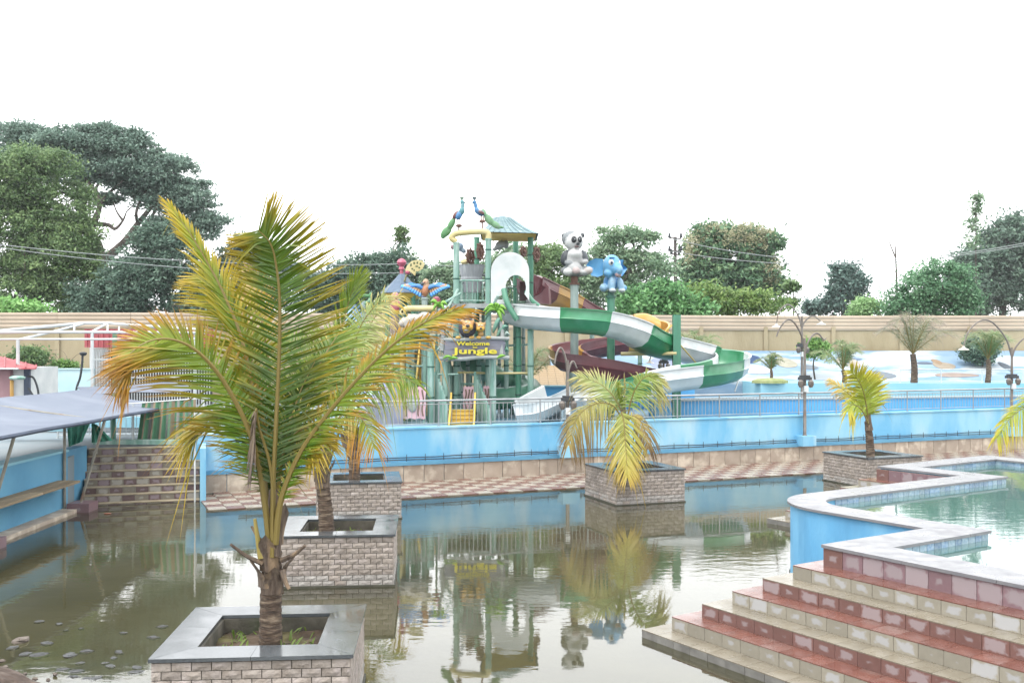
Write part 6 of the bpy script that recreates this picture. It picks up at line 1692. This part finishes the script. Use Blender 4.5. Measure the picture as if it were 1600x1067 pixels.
figure('body', sn, [(565, 463, 4, 2.5, 0, .09, 0, PG), (572, 462, 4, 3, 0, .1, .3, PG), (579, 461, 2.5, 5, 0, .08, 0, PG), (577, 470, 3, 5, 0, .09, .5, hx('#7fae86')), (572, 474, 3.5, 4, 0, .1, 0, hx('#7fae86'))], 36, .03)
g = MB(); g.tube([ground_at(568, 36), Q(568, 470, 36)], .08, 8); g.build('post', M_greypost, sn)
rb = empty('pink_ball_ornament', Q(682, 478, 37), 'pink ball ornament on a thin post right of the macaw', 'ornament')
g = MB(); g.lathe(Q(682, 476, 37), [(.06, -.12), (.14, -.04), (.17, .12), (.12, .26), (.03, .3)], 12); auto_smooth(g.build('ball', M_ros, rb)); g = MB(); g.tube([ground_at(682, 37), Q(682, 479, 37)], .04, 6); g.build('stem', M_col, rb)
# striped children's slide at the left
ks = empty('striped_slide', ground_at(585, 34.5), 'wide lilac and mint children slide left of the pink panel', 'slide')
nl = 5
for k in range(nl):
    g = MB(); rows = []
    x_off = k * 8.5
    for i in range(15):
        t = i / 14; px = 612 - 74 * t; py = 590 + 80 * t - 10 * math.sin(math.pi * t) * .3
        rows.append([Q(px - 26 + x_off, py - 4, 35.6 - .38 * k), Q(px - 26 + x_off + 4.2, py - 1, 35.6 - .38 * k - .2), Q(px - 26 + x_off + 8.5, py - 2, 35.6 - .38 * k - .38), Q(px - 26 + x_off + 8.5, py + 3, 35.6 - .38 * k - .38), Q(px - 26 + x_off, py + 1, 35.6 - .38 * k)])
    g.loft(rows, closed=True, cap=True); g.build('lane', (M_mint, M_purp, M_mint, M_purp, M_lilacg)[k], ks, smooth=False)
g = MB(); g.plate([Q(625, 588, 33.6), Q(629, 600, 33.6), Q(629, 668, 33.6), Q(552, 670, 33.6), Q(560, 662, 33.6), Q(600, 618, 33.6)], Vector((0, .1, 0))); g.build('side_wall', M_lilacg, ks)
dot(ks, 'round_badge', 609, 582, 35.2, 8, 12, '#d99a9f', .06)
# ------------------------------------------------------------------ water slides
def flume(root, path, nseg, mats_, w=.62, h=.78, hood=None, per=7, thick=.035):
    P = catmull(path, nseg * per + 1)
    def prof(off):
        pr = [(-w * 1.02, h), (-w, h * .5), (-w * .86, h * .14), (-w * .5, -h * .12), (0, -h * .2), (w * .5, -h * .12), (w * .86, h * .14), (w, h * .5), (w * 1.02, h)]
        rim = [(-w * 1.1, h * 1.0), (-w * 1.1, h * .96)]
        return pr
    pr = prof(0)
    N = len(P)
    for s_ in range(nseg):
        g = MB(); rings = []
        for i in range(s_ * per, (s_ + 1) * per + 1):
            t = (P[min(i + 1, N - 1)] - P[max(i - 1, 0)]).normalized()
            sd = t.cross(ZV).normalized(); up = sd.cross(t).normalized()
            last = i in (s_ * per, (s_ + 1) * per)
            k_ = 1.0
            outer_ = [P[i] + sd * x * (1.035 if last else 1.0) + up * (z - (.012 if last else 0)) for x, z in pr]
            inner_ = [P[i] + sd * (x * (1 - thick / w)) + up * (z + (thick if z < h * .9 else 0)) for x, z in pr][::-1]
            # outward rim flange and mid moulding
            lip0 = [P[i] + sd * (pr[-1][0] + .05) + up * (h - .01), P[i] + sd * (pr[-1][0] + .05) + up * (h + .03)]
            lip1 = [P[i] - sd * (pr[-1][0] + .05) + up * (h + .03), P[i] - sd * (pr[-1][0] + .05) + up * (h - .01)]
            mid = [P[i] + sd * (w * 1.0) + up * (h * .46), P[i] + sd * (w * 1.0 + .045) + up * (h * .5), P[i] + sd * (w * 1.01) + up * (h * .55)]
            midl = [P[i] - sd * (w * 1.01) + up * (h * .55), P[i] - sd * (w * 1.0 + .045) + up * (h * .5), P[i] - sd * (w * 1.0) + up * (h * .46)]
            ring = [outer_[0]] + midl + outer_[2:7] + mid + [outer_[8]] + lip0 + inner_ + lip1
            rings.append(ring)
        g.loft(rings, closed=True, cap=True)
        auto_smooth(g.build('flume_section', mats_[s_ % len(mats_)], root), 50)
    return P
def Dn(v): return Vector((v[0], v[1], v[2] if len(v) > 2 else 0))
gs = empty('water_slide', ground_at(980, 36), 'green and white striped open water slide curling round the square green post', 'water slide')
path = [Q(797, 497, 37.2), Q(815, 506, 36.3), Q(850, 511, 35.6), Q(900, 515, 35.2), Q(945, 520, 35.3), Q(985, 533, 35.8), Q(1018, 551, 36.8), Q(1060, 560, 38.2), Q(1105, 570, 39.2), Q(1136, 577, 39.0), Q(1146, 587, 37.6), Q(1120, 597, 36), Q(1070, 604, 35), Q(1020, 613, 34.8), Q(975, 626, 35), Q(930, 638, 35.4), Q(885, 648, 35.6), Q(835, 657, 35.6)]
flume(gs, path, 13, [M_fwhite, M_fwhite, M_fgreen, M_fwhite, M_fgreen, M_fwhite, M_fgreen, M_fwhite, M_fgreen, M_fwhite, M_fgreen, M_fwhite, M_fwhite], .6, .7)
# entry sweeps
g = MB(); g.tube([Q(787, 452, 35.8), Q(792, 472, 35.6), Q(803, 492, 35.5), Q(808, 500, 35.5)], [.1, .16, .2, .1], 8, res=14); auto_smooth(g.build('entry_lip', M_ftube, gs))
g = MB(); g.tube([Q(822, 455, 36.2), Q(830, 468, 36), Q(842, 478, 36)], [.08, .2, .08], 8, res=12); auto_smooth(g.build('entry_lip', M_ftube, gs))
for px, yt, dd, sq in ((810, 500, 36.4, 0), (829, 517, 36, 0), (897.5, 520, 36.2, 0), (955, 530, 37.3, 0)):
    if px < 890: column(gs, px, yt, dd, .11, M_cold if px == 810 else M_col, name='support_column')
ms_ = empty('water_slide', ground_at(940, 40), 'maroon and amber water slide looping behind the green and white one', 'water slide')
path = [Q(826, 460, 38.6), Q(848, 470, 39.6), Q(876, 482, 41), Q(925, 508, 42.6), Q(985, 520, 43.4), Q(1020, 526, 42.8), Q(1018, 540, 41.6), Q(975, 549, 41.0), Q(925, 556, 40.6), Q(890, 563, 39.6), Q(882, 571, 38.2), Q(900, 580, 37.2), Q(945, 589, 37), Q(990, 600, 37.4), Q(1020, 608, 38)]
flume(ms_, path, 12, [M_fmar, M_fyel, M_fmar, M_fmar, M_fyel, M_fyel, M_fmar, M_fmar, M_fyel, M_fmar, M_fmar, M_fmar], .56, .64)
# covered amber section and maroon hood
def hoodpiece(root, p, q, d0, d1, wpx, hpx, m_):
    g = MB(); rows = []
    for i in range(7):
        t = i / 6; c_ = Q(p[0] + (q[0] - p[0]) * t, p[1] + (q[1] - p[1]) * t, d0 + (d1 - d0) * t); k = d0 / F; row = []
        e_ = .8 + .2 * math.sin(math.pi * min(1, max(0, t * 1.0)))
        for j in range(13):
            a = math.pi * j / 12; row.append(c_ + Vector((0, -math.cos(a) * wpx * k, math.sin(a) * hpx * k * e_)))
        rows.append(row)
    g.loft(rows, cap=True); auto_smooth(g.build('hood', m_, root))
hoodpiece(ms_, (990, 512), (1030, 520), 43.4, 42.6, 20, 26, M_fyel); hoodpiece(ms_, (831, 462), (857, 470), 38.6, 40.2, 20, 36, M_fmar)
g = MB(); g.plate([Q(832, 428, 38.4), Q(846, 434, 38.5), Q(857, 448, 38.6), Q(858, 475, 38.6), Q(832, 474, 38.4)], Vector((.1, .4, 0))); g.build('hood_cheek', M_fmar, ms_)
for px, yt, dd in ((1000, 520, 43.2), (925, 502, 42.4), (888, 573, 39.2)): column(ms_, px, yt, dd, .1, M_col, name='support_column')
# square green post with brackets and stays
sp = empty('square_post', ground_at(1057, 36.8), 'square green post holding up the slide curve', 'post')
g = MB(); b_ = ground_at(1057, 36.8); t_ = Q(1057, 492, 36.8); g.box((b_.x, b_.y, (b_.z + t_.z) / 2), (.28, .28, t_.z - b_.z)); g.build('shaft', M_cold, sp)
g = MB(); g.tube([Q(1057, 552, 36.7), Q(970, 553, 36.9)], .07, 8); g.build('bracket_arm', M_yelp, sp)
for a_, b_ in (((1050, 508, 36.7), (1008, 548, 36.2)), ((1064, 540, 36.7), (1090, 570, 38.0))):
    g = MB(); g.tube([Q(*a_), Q(*b_)], .025, 6); g.build('stay', M_yel, sp)
# tube slide low on the left of the slides
ts = empty('tube_slide', ground_at(800, 38), 'closed grey-green tube slide coiling low beneath the tower', 'water slide')
g = MB(); g.tube([Q(735, 565, 37.5), Q(752, 575, 38.5), Q(775, 588, 40), Q(805, 598, 40.5), Q(828, 606, 39.5), Q(826, 616, 38.2), Q(800, 621, 37.4), Q(770, 624, 37.4), Q(745, 630, 37.8)], .42, 16, res=60)
auto_smooth(g.build('tube', M_ftube, ts))
for i, pxp in enumerate(((775, 588, 40), (815, 601, 40.2), (810, 620, 37.6), (770, 624, 37.4))):
    c_ = Q(*pxp); g = MB(); t_ = Vector((1, .5 if i < 2 else -.1, -.15)).normalized(); s_ = t_.cross(ZV).normalized(); u_ = s_.cross(t_)
    g.tube([c_ - t_ * .04, c_ + t_ * .04], .455, 16); auto_smooth(g.build('joint_ring', M_node, ts))
g = MB(); b_ = ground_at(800, 39); g.tube([b_, Q(800, 612, 39)], .08, 8); g.build('support', M_col, ts)
# white run-out trough beside the railing
wr = empty('runout_trough', ground_at(848, 34), 'white slide run-out trough just behind the promenade railing', 'slide end')
flume(wr, [Q(876, 634, 35.2), Q(850, 648, 34.6), Q(826, 660, 34.2), Q(812, 664, 34.2)], 3, [M_fwhite], .6, .72)
flume(wr, [Q(905, 640, 35.6), Q(885, 652, 35), Q(866, 664, 34.2), Q(858, 668, 33.8)], 2, [M_lightcop], .5, .6)
# cross pipes among the columns
cp = empty('cross_pipe', ground_at(790, 36), 'thin horizontal pipe run linking the tower and slide columns', 'pipe')
g = MB(); g.tube([Q(715, 582, 35.9), Q(735, 582, 36), Q(760, 583, 36.1), Q(838, 583, 36.2)], .045, 6); g.build('pipe_run', M_yelp, cp)
# ------------------------------------------------------------------ lamp posts with twin curved arms
M_lamp = mat('bronze_lamp_metal', hx('#8a837c'), hx('#716a64'), 4, .45, .1, 30, metallic=.3, c3=hx('#8a6a52'), s3=2, lo3=.6, hi3=.75)
M_glow = mat('frosted_shade', hx('#d5cfc6'), hx('#c4bcb0'), 4, .4)
def lamp_post(base, h, label, arms, lantern_z, pedestal=True, th=0.0, k=1.0, shades=True):
    o = empty('lamp_post', base, label, 'lamp post', 'bronze lamp posts with curved arms')
    B = Vector(base)
    if pedestal:
        g = MB(); g.box(B + ZV * .17, (.55, .5, .34), (U, N_, ZV)); g.build('pedestal', M_blue, o)
    z0 = .34 if pedestal else 0
    g = MB(); g.tube([B + ZV * z0, B + ZV * (z0 + .05), B + ZV * (h * .55), B + ZV * h], [.085, .058, .052, .04], 10); auto_smooth(g.build('pole', M_lamp, o))
    dirv = Vector((math.cos(th), math.sin(th), 0))
    for (sx, zs, reach, rise, drop) in arms:
        S_ = B + ZV * zs; D_ = dirv * sx
        pts = [S_, S_ + D_ * reach * .12 + ZV * rise * .5, S_ + D_ * reach * .4 + ZV * rise * .95, S_ + D_ * reach * .65 + ZV * rise, S_ + D_ * reach * .9 + ZV * rise * .7, S_ + D_ * reach + ZV * (rise - drop)]
        g = MB(); g.tube(pts, [.036, .024], 8, res=24); auto_smooth(g.build('arm', M_lamp, o))
        e_ = pts[-1]
        if shades:
            g = MB(); g.lathe(e_ - ZV * .14, [(.2, 0), (.17, .03), (.06, .08), (.04, .15)], 14); auto_smooth(g.build('lamp_shade', M_glow, o))
    C = B + ZV * lantern_z
    g = MB(); g.box(C, (.4, .28, .1)); g.box(C + ZV * .08, (.32, .2, .06)); g.build('junction_box', M_black, o)
    for s_ in (-1, 1):
        g = MB(); g.lathe(C + Vector((s_ * .17, -.12, -.3)), [(.05, 0), (.1, .1), (.1, .2), (.04, .26)], 10); sp_ = auto_smooth(g.build('spotlight', M_lamp, o))
    g = MB(); g.box(C + Vector((0, -.14, -.34)), (.14, .1, .2)); g.build('speaker', M_white, o)
    return o
p = WL(8.9, .14, .52); lamp_post(p, 3.6, 'lamp post on the promenade wall left of the bright yellow palm', [(-1, 3.2, 1.0, 1.0, .55), (1, 3.1, .75, .65, .15)], 2.25, th=.15, shades=False)
q_ = (1258 - CX) / F
p = WL(.62, .14, .52); lamp_post(p, 2.9, 'lamp post on the promenade wall behind the drooping palm', [(-1, 2.5, .42, .75, .45), (1, 2.4, .3, .45, .2)], 1.72, th=.35, shades=False)
def on_wall(px, o):
    """point of the promenade wall line that is seen at photo column px"""
    k = (px - CX) / F
    base = W0 + N_ * o
    s = (k * base.y - base.x) / (U.x - k * U.y)
    return base + U * s
for ob_, px in ((bpy.data.objects['lamp_post'], 1257.5), (bpy.data.objects['lamp_post.001'], 887)):
    v = on_wall(px, .12); ob_.location.x, ob_.location.y = v.x, v.y
v = on_wall(1581, .12); v.z = .52
lamp_post(v, 3.3, 'lamp post on the promenade wall at the right edge', [(-1, 2.95, 1.9, 1.35, .95), (1, 2.9, 1.1, .75, .3)], 2.2, th=.1)
r_ = ground_at(1253, 40.5, 1.2); lamp_post(r_, 3.9, 'rear lamp post standing beyond the railing behind another lamp', [(-1, 3.4, 1.05, .95, .75), (1, 3.4, .8, .5, .2)], 2.7, pedestal=False, th=.05)
r_ = ground_at(1037, 43, 1.2); lamp_post(r_, 2.4, 'far lamp post seen through the slide loop', [(-1, 1.9, .6, .6, .4), (1, 1.9, .6, .6, .4)], 2.0, pedestal=False)
# white stay pole near the slide end
g = MB(); g.tube([Q(1168, 552, 40), Q(1148, 612, 39)], .03, 6); g.build('stay_pole', M_white, label='slanting white pole beside the end of the green and white slide', cat='pole')
g = MB(); g.tube([Q(868, 552, 33.5), Q(869, 540, 33.5), Q(876, 531, 33.5), Q(886, 533, 33.5)], .04, 6, res=12)
g.build('curved_hose', M_black, label='short curved dark pipe above the lamp behind the drooping palm', cat='pipe') if False else None
# utility pole and wires
up = empty('utility_pole', Q(1055, 520, 72), 'dark utility pole with cross-arms among the trees', 'utility pole')
M_pole = mat('dark_pole', hx('#5d5552'), hx('#48413f'), 3, .8)
g = MB(); b_ = Q(1056, 520, 72); b_.z = .8; g.tube([b_, Q(1055, 370, 72)], [.16, .11], 8); g.build('shaft', M_pole, up)
for y_, l_ in ((372, 9), (392, 9), (397, 6)):
    g = MB(); g.tube([Q(1055 - l_, y_, 71.9), Q(1055 + l_, y_ + 1, 71.9)], .06, 6); g.build('cross_arm', M_pole, up)
    for s_ in (-1, 1):
        g = MB(); g.lathe(Q(1055 + s_ * l_, y_, 71.9), [(.08, 0), (.12, .1), (.08, .2), (.1, .3), (.03, .35)], 8); g.build('insulator', M_black, up)
M_wire = mat('grey_cable', hx('#9aa0a0'), hx('#8a9090'), 3, .6)
for i, (pa, pb, da, db, sag, lab) in enumerate((((-20, 380), (640, 412), 58, 66, .5, 'upper of the two cables crossing before the left trees'), ((-20, 384), (640, 426), 58, 66, .6, 'lower of the two cables crossing before the left trees'),
      ((1046, 372), (1640, 372), 72, 60, 1.5, 'upper overhead wire running right from the utility pole'), ((1046, 392), (1640, 376), 72, 60, 1.2, 'lower overhead wire running right from the utility pole'),
      ((640, 412), (1046, 392), 66, 72, .6, 'overhead wire running left from the utility pole behind the statues'))):
    A_, B_ = Q(*pa, da), Q(*pb, db)
    g = MB(); g.tube([A_.lerp(B_, t / 30) - ZV * sag * 4 * (t / 30) * (1 - t / 30) for t in range(31)], .028, 5); g.build('overhead_wire', M_wire, label=lab, cat='cable', group='overhead cables')

# ------------------------------------------------------------------ left background: pergola frame, hut, gate, shower, netting, curtain
M_pg = mat('white_steel_paint', hx('#d9dddd'), hx('#c4caca'), 2, .4)
pg = empty('pergola_frame', ground_at(100, 36), 'bare white steel pergola frame behind the bench canopy', 'frame')
def tubeQ(parent, name, pts, r, m_=M_pg, n=8):
    g = MB(); g.tube([Q(*p) for p in pts], r, n); return g.build(name, m_, parent)
for x, y, d_ in ((28, 531, 34), (144, 518, 36), (305, 522, 37), (-90, 524, 34)):
    g = MB(); g.tube([ground_at(x, d_), Q(x, y, d_)], .06, 8); g.build('post', M_pg, pg)
tubeQ(pg, 'beam', [(-90, 522, 34), (28, 519, 35), (144, 519, 36), (320, 520, 37)], .05); tubeQ(pg, 'beam', [(-90, 531, 33.8), (28, 530, 34), (190, 530, 34.2), (310, 530, 35)], .035)
tubeQ(pg, 'rafter', [(-90, 523, 34), (0, 517, 37), (130, 505, 39), (168, 505, 39)], .06); tubeQ(pg, 'rafter', [(28, 531, 34), (80, 519, 36.5), (130, 506, 39)], .045); tubeQ(pg, 'rafter', [(168, 505, 39), (144, 518, 36)], .045); tubeQ(pg, 'rafter', [(168, 505, 39), (250, 511, 38.5), (325, 516, 38)], .05)
for x in (116, 168, 186): tubeQ(pg, 'strut', [(x, 507 if x < 180 else 511, 38.8), (x, 519, 36.2)], .035)
# red-roofed hut
ht = empty('hut', ground_at(15, 34), 'small pink hut with red sheet roof at the left edge', 'hut')
M_hut = mat('pink_hut_wall', hx('#b58f93'), hx('#a17d82'), 2, .8, .1); M_red = mat('red_roof_sheet', hx('#b5555a'), hx('#a1464c'), 2, .6, .1, 20, c3=hx('#c98a8a'), s3=1.2, lo3=.55, hi3=.75)
g = MB(); g.pbox(-90, 574, 16, 660, 33.2, 2.4); g.build('wall', M_hut, ht)
g = MB(); g.pbox(16.2, 574, 44, 660, 33.4, 2.2); g.build('side_wall', M_white, ht)
for k in range(9):
    g = MB(); x0_, x1_ = -90 + k * 16.3, -90 + (k + 1) * 16.3 - .3
    yb = 574; yt = 556
    f_ = lambda x: 556 + max(0, (x - 0)) * .26
    g.plate([Q(x0_, 575, 32.7), Q(x1_, 575, 32.7), Q(x1_, f_(x1_), 35.4), Q(x0_, f_(x0_), 35.4)], Vector((0, .0, -.04))); g.tube([Q(x1_, 574.4, 32.7), Q(x1_, f_(x1_) - .5, 35.4)], .03, 5); g.build('roof_sheet', M_red, ht)
g = MB(); g.pbox(-90, 574.5, 28, 577, 32.65, .05); g.build('fascia', M_white, ht)
g = MB(); g.pbox(37, 575, 46, 660, 33.3, .1); g.build('door_frame', M_dark, ht)
bn = empty('bollard_bin', ground_at(20, 32), 'yellow post with round green cap beside the hut', 'post')
g = MB(); g.tube([ground_at(18.5, 32), Q(18.5, 594, 32)], .06, 8); g.build('shaft', M_fyel, bn)
g = MB(); g.lathe(Q(27, 593, 32), [(.2, 0), (.24, .04), (.24, .08), (.15, .12)], 14); g.build('cap', M_col, bn)
# pale low wall
g = MB(); g.pbox(46, 577, 143, 640, 43, .3); g.pbox(44, 575.5, 143, 577.5, 42.95, .4)
g.build('low_wall', M_cyan if False else mat('pale_cyan_wall', hx('#c9e2e6'), hx('#b5d6de'), .8, .7, .1), label='pale cyan low wall below the tan wall on the left', cat='wall')
# shower pipe with black head
sh = empty('garden_shower', ground_at(119, 40), 'bent black shower pipe with round head by the pale wall', 'shower')
g = MB(); g.tube([ground_at(118, 40), Q(119, 610, 40), Q(125, 590, 40), Q(128, 570, 40), Q(129, 556, 40)], .045, 7, res=24); g.build('pipe', M_black, sh)
g = MB(); g.lathe(Q(130, 556, 40), [(.06, 0), (.13, .05), (.15, .12), (.06, .16)], 12); g.build('head', M_black, sh)
hs_ = empty('black_hose', ground_at(52, 34), 'loops of black hose beside the hut door', 'hose')
g = MB(); g.tube([Q(44, 588, 33.2), Q(52, 590, 33.1), Q(58, 604, 33.1), Q(60, 618, 33.1), Q(55, 622, 33.1), Q(44, 606, 33.1)], .035, 6, res=30); g.build('hose_run', M_black, hs_)
# gate building with white bars and red shutter head
gt = empty('barred_gate', ground_at(215, 44.5), 'barred gateway with red corrugated head in the tan wall', 'gate')
M_int = mat('interior_shade', hx('#4d4c4e'), hx('#3d3c3e'), 2, .9)
g = MB(); g.pbox(142, 516, 330, 650, 46.5, .2); g.build('interior_shade_panel', M_int, gt)  # dark sheet: the shade inside the gateway is put into its colour
g = MB(); g.pbox(140, 516, 143.5, 650, 44.6, 2.0); g.build('jamb', M_white, gt)
for k in range(24):
    x = 132 + k * 8.4
    g = MB(); g.pbox(x, 514, x + 4.2, 543, 44.2, .05); g.pbox(x + 4.2, 514, x + 8.2, 543, 44.24, .05); g.build('corrugated_strip', M_red, gt)
for k in range(44):
    x = 147 + k * 4.2
    g = MB(); a_, b_ = Q(x, 545, 44.5), Q(x, 640, 44.5); g.tube([b_, a_], .022, 5); g.build('bar', M_pg, gt)
for y in (562, 590): tubeQ(gt, 'cross_bar', [(144, y, 44.5), (330, y, 44.5)], .03)
g = MB(); a_ = ground_at(179.5, 43.5); g.box((a_.x, a_.y, (a_.z + Q(180, 519, 43.5).z) / 2), (.16, .16, Q(180, 519, 43.5).z - a_.z)); g.build('gate_post', M_cold, gt)
# low cyan walls and pale fences by the top of the stairs
lw = empty('kerb_wall', ground_at(190, 30), 'low pale blue pool walls beyond the top of the tiled stairs', 'wall')
g = MB(); g.pbox(60, 652, 330, 668, 30.5, .3); g.build('panel', M_cyan, lw)
g = MB(); g.pbox(0, 664, 110, 674, 27.5, .3); g.build('panel', M_cyan, lw)
g = MB(); g.pbox(145, 687.5, 305, 694.5, 26.15, .25); g.build('sill', M_col, lw)
railing('railing', 'white picket rail beyond the stairs behind the green netting', lambda s, z: Vector((s, 28.5, z)), -13.0, -8.8, 1.2, .8, .15, 8, M_pg)
g = MB(); g.tube([ground_at(177, 27.0), Q(177, 640, 27.0)], .07, 8); g.build('green_post', M_cold, label='short green post behind the slanting canopy strut', cat='post')
M_net = mat('green_netting', hx('#4fa38a'), hx('#3f8f78'), 3, .8, .3, 25)
def cloth(name, label, top, bot, d0, folds, amp, m_, cat, cols=None, nu=60):
    g = MB(); rings = []; cl = []
    for j in range(9):
        v = j / 8; row = []
        for i in range(nu + 1):
            u = i / nu; x = top[0] + (top[2] - top[0]) * u; yt = top[1] + (top[3] - top[1]) * u
            xb = bot[0] + (bot[2] - bot[0]) * u; yb = bot[1] + (bot[3] - bot[1]) * u
            k_ = u * folds
            row.append(Q(x + (xb - x) * v, yt + (yb - yt) * v, d0) + Vector((0, amp * (.3 + .7 * v) * math.sin(k_ * 6.283) + random.uniform(-.01, .01), 0)))
        rings.append(row)
    g.loft(rings); 
    if cols:
        g.c = []
        for j in range(9):
            for i in range(nu + 1):
                g.c.append(cols[int((i / nu) * len(cols) * .999)])
    g.loft([[p + Vector((0, .015, 0)) for p in r][::-1] for r in rings])
    if cols: g.c = g.c[:len(g.v) // 2] * 2; g.c = g.c[:len(g.v) // 2] + [c_ for j in range(9) for c_ in g.c[j * (nu + 1):(j + 1) * (nu + 1)][::-1]]
    return g.build(name, m_, label=label, cat=cat, smooth=True, col=bool(cols))
cloth('green_netting', 'green net cloth draped from the canopy edge to the wall top', (105, 668, 142, 657), (107, 698, 128, 690), 24.6, 3, .06, M_net, 'netting')
cloth('green_netting', 'loose green net hanging from the strut beside the stairs', (143, 660, 152, 664), (143, 692, 176, 688), 25.2, 3, .06, M_net, 'netting')
gA, gB, gC, gD = hx('#5d7d66'), hx('#8a7a66'), hx('#7d807c'), hx('#4c7a5c')
cloth('striped_curtain', 'striped green and brown cloth curtain hanging above the tiled stairs', (222, 630, 306, 624), (214, 690, 306, 689), 26.9, 7, .09, mat('striped_cloth', (1, 1, 1), None, 3, .85, attr=True), 'curtain', [gD, gB, gD, gC, gB, gD, gA, gB, gD, gC, gA, gB, gD, gC, gD, gB, gA, gC, gD, gB])
g = MB(); g.tube([Q(200, 631, 26.9), Q(330, 621, 26.9)], .02, 6); g.tube([ground_at(318, 26.9), Q(318, 621, 26.9)], .03, 6); g.tube([ground_at(208, 26.9), Q(208, 630, 26.9)], .03, 6); g.build('curtain_rail', M_pg, label='thin white pipe rail carrying the striped curtain', cat='rail')

# ------------------------------------------------------------------ rubble mound, stones in the shallow water
M_dirt = mat('rubble_earth', hx('#6f5e54', .75), hx('#55473e', .75), 4, .95, .9, 12, c3=hx('#7d6f66', .8), s3=5, lo3=.55, hi3=.7)
random.seed(77)
g = MB(); rows = []
mcx, mcy = -6.2, 9.6
for i in range(18):
    r = i / 17; row = []
    for j in range(36):
        a = 2 * math.pi * j / 36; rr = 2.25 * r * (1 + .08 * math.sin(a * 3 + 1) + .05 * math.sin(a * 7))
        row.append(Vector((mcx + rr * math.cos(a), mcy + rr * math.sin(a) * .85, 1.15 * (1 - r ** 1.4) - .2 + random.uniform(-.035, .035))))
    rows.append(row)
g.loft(rows, closed=True); g.build('rubble_mound', M_dirt, label='heap of brown earth and rubble in the bottom left corner', cat='mound')
M_rk = mat('wet_dark_stone', hx('#3a3c3b', .8), hx('#2b2d2c', .8), 5, .4, .6, 14, rand=.3, rrough=.15)
M_rk2 = mat('pale_rubble', hx('#857a70', .8), hx('#6f655c', .8), 5, .8, .6, 14, rand=.25)
rock_shapes = []
for k in range(6):
    g = MB(); g.ell((0, 0, 0), (1, 1, 1), None, 9, 6)
    rr = random.Random(k); kk = {}
    vv = []
    for v in g.v:
        q = (round(v[0], 3), round(v[1], 3), round(v[2], 3))
        if q not in kk: kk[q] = rr.uniform(.72, 1.15)
        vv.append((v[0] * kk[q], v[1] * kk[q], v[2] * kk[q]))
    g.v = vv; rock_shapes.append(g)
def stone(px, py, rpx, z, m_, label, flat=.4, group='dark stones in the shallow water'):
    p = G(px, py, z); k = p.y / F * rpx
    s = random.choice(rock_shapes); g = MB()
    R_ = Matrix.Rotation(random.uniform(0, 6.28), 3, 'Z')
    g.add([p + R_ @ Vector((v[0] * k, v[1] * k * .7, v[2] * k * flat)) for v in s.v], s.f)
    return g.build('stone', m_, label=label, cat='stone', group=group)
wl = 'dark flat stone lying in the shallow water left of the nearest planter'
for px, py, r in ((62, 971, 9), (92, 975, 8), (75, 1005, 12), (40, 1022, 12), (60, 1024, 16), (110, 1024, 16), (135, 1018, 12), (186, 1019, 11), (178, 1028, 9), (165, 1036, 8), (174, 1041, 11), (97, 1046, 12), (118, 1049, 13), (215, 1043, 12), (212, 1050, 13), (149, 1060, 13), (136, 1060, 10), (115, 1058, 12), (125, 1036, 9), (240, 996, 11), (192, 989, 8), (254, 979, 10), (103, 985, 6), (127, 982, 7), (20, 1012, 12), (34, 1000, 10)):
    stone(px, py, r, -.01, M_rk, wl, .26)
stone(32, 1000, 15, .02, M_rk2, 'pale stone block in the water at the left edge', .35, 'pale rubble stones')
rl = 'pale piece of rubble lying on the brown earth heap'
for px, py, r, z in ((8, 1042, 6, .35), (38, 1053, 6, .25), (20, 1060, 7, .3), (55, 1060, 5, .18), (12, 1052, 5, .32), (75, 1062, 5, .05), (3, 1032, 5, .33), (86, 1053, 5, .02)):
    stone(px, py, r, z, M_rk2, rl, .6, 'pale rubble stones')
# floating leaf litter by the stairs
g = MB(); p = G(168, 802, .012); g.ell(p, (.09, .05, .012)); g.build('floating_litter', mat('litter_orange', hx('#a5664f'), None, 4, .7), label='small reddish scrap floating before the tiled stairs', cat='litter')
# bottle cap on the steps

# ------------------------------------------------------------------ thin humid air
hz = bpy.data.materials.new('humid_air'); hz.use_nodes = True
n = hz.node_tree.nodes; l = hz.node_tree.links
n.remove(n['Principled BSDF'])
pv_ = n.new('ShaderNodeVolumePrincipled'); pv_.inputs['Color'].default_value = (.95, .97, 1, 1); pv_.inputs['Density'].default_value = HAZE; pv_.inputs['Anisotropy'].default_value = .2
l.new(pv_.outputs[0], n['Material Output'].inputs['Volume'])
g = MB(); g.box((0, 65, 11.2), (420, 150, 25.6)); g.build('haze', hz, kind='stuff')
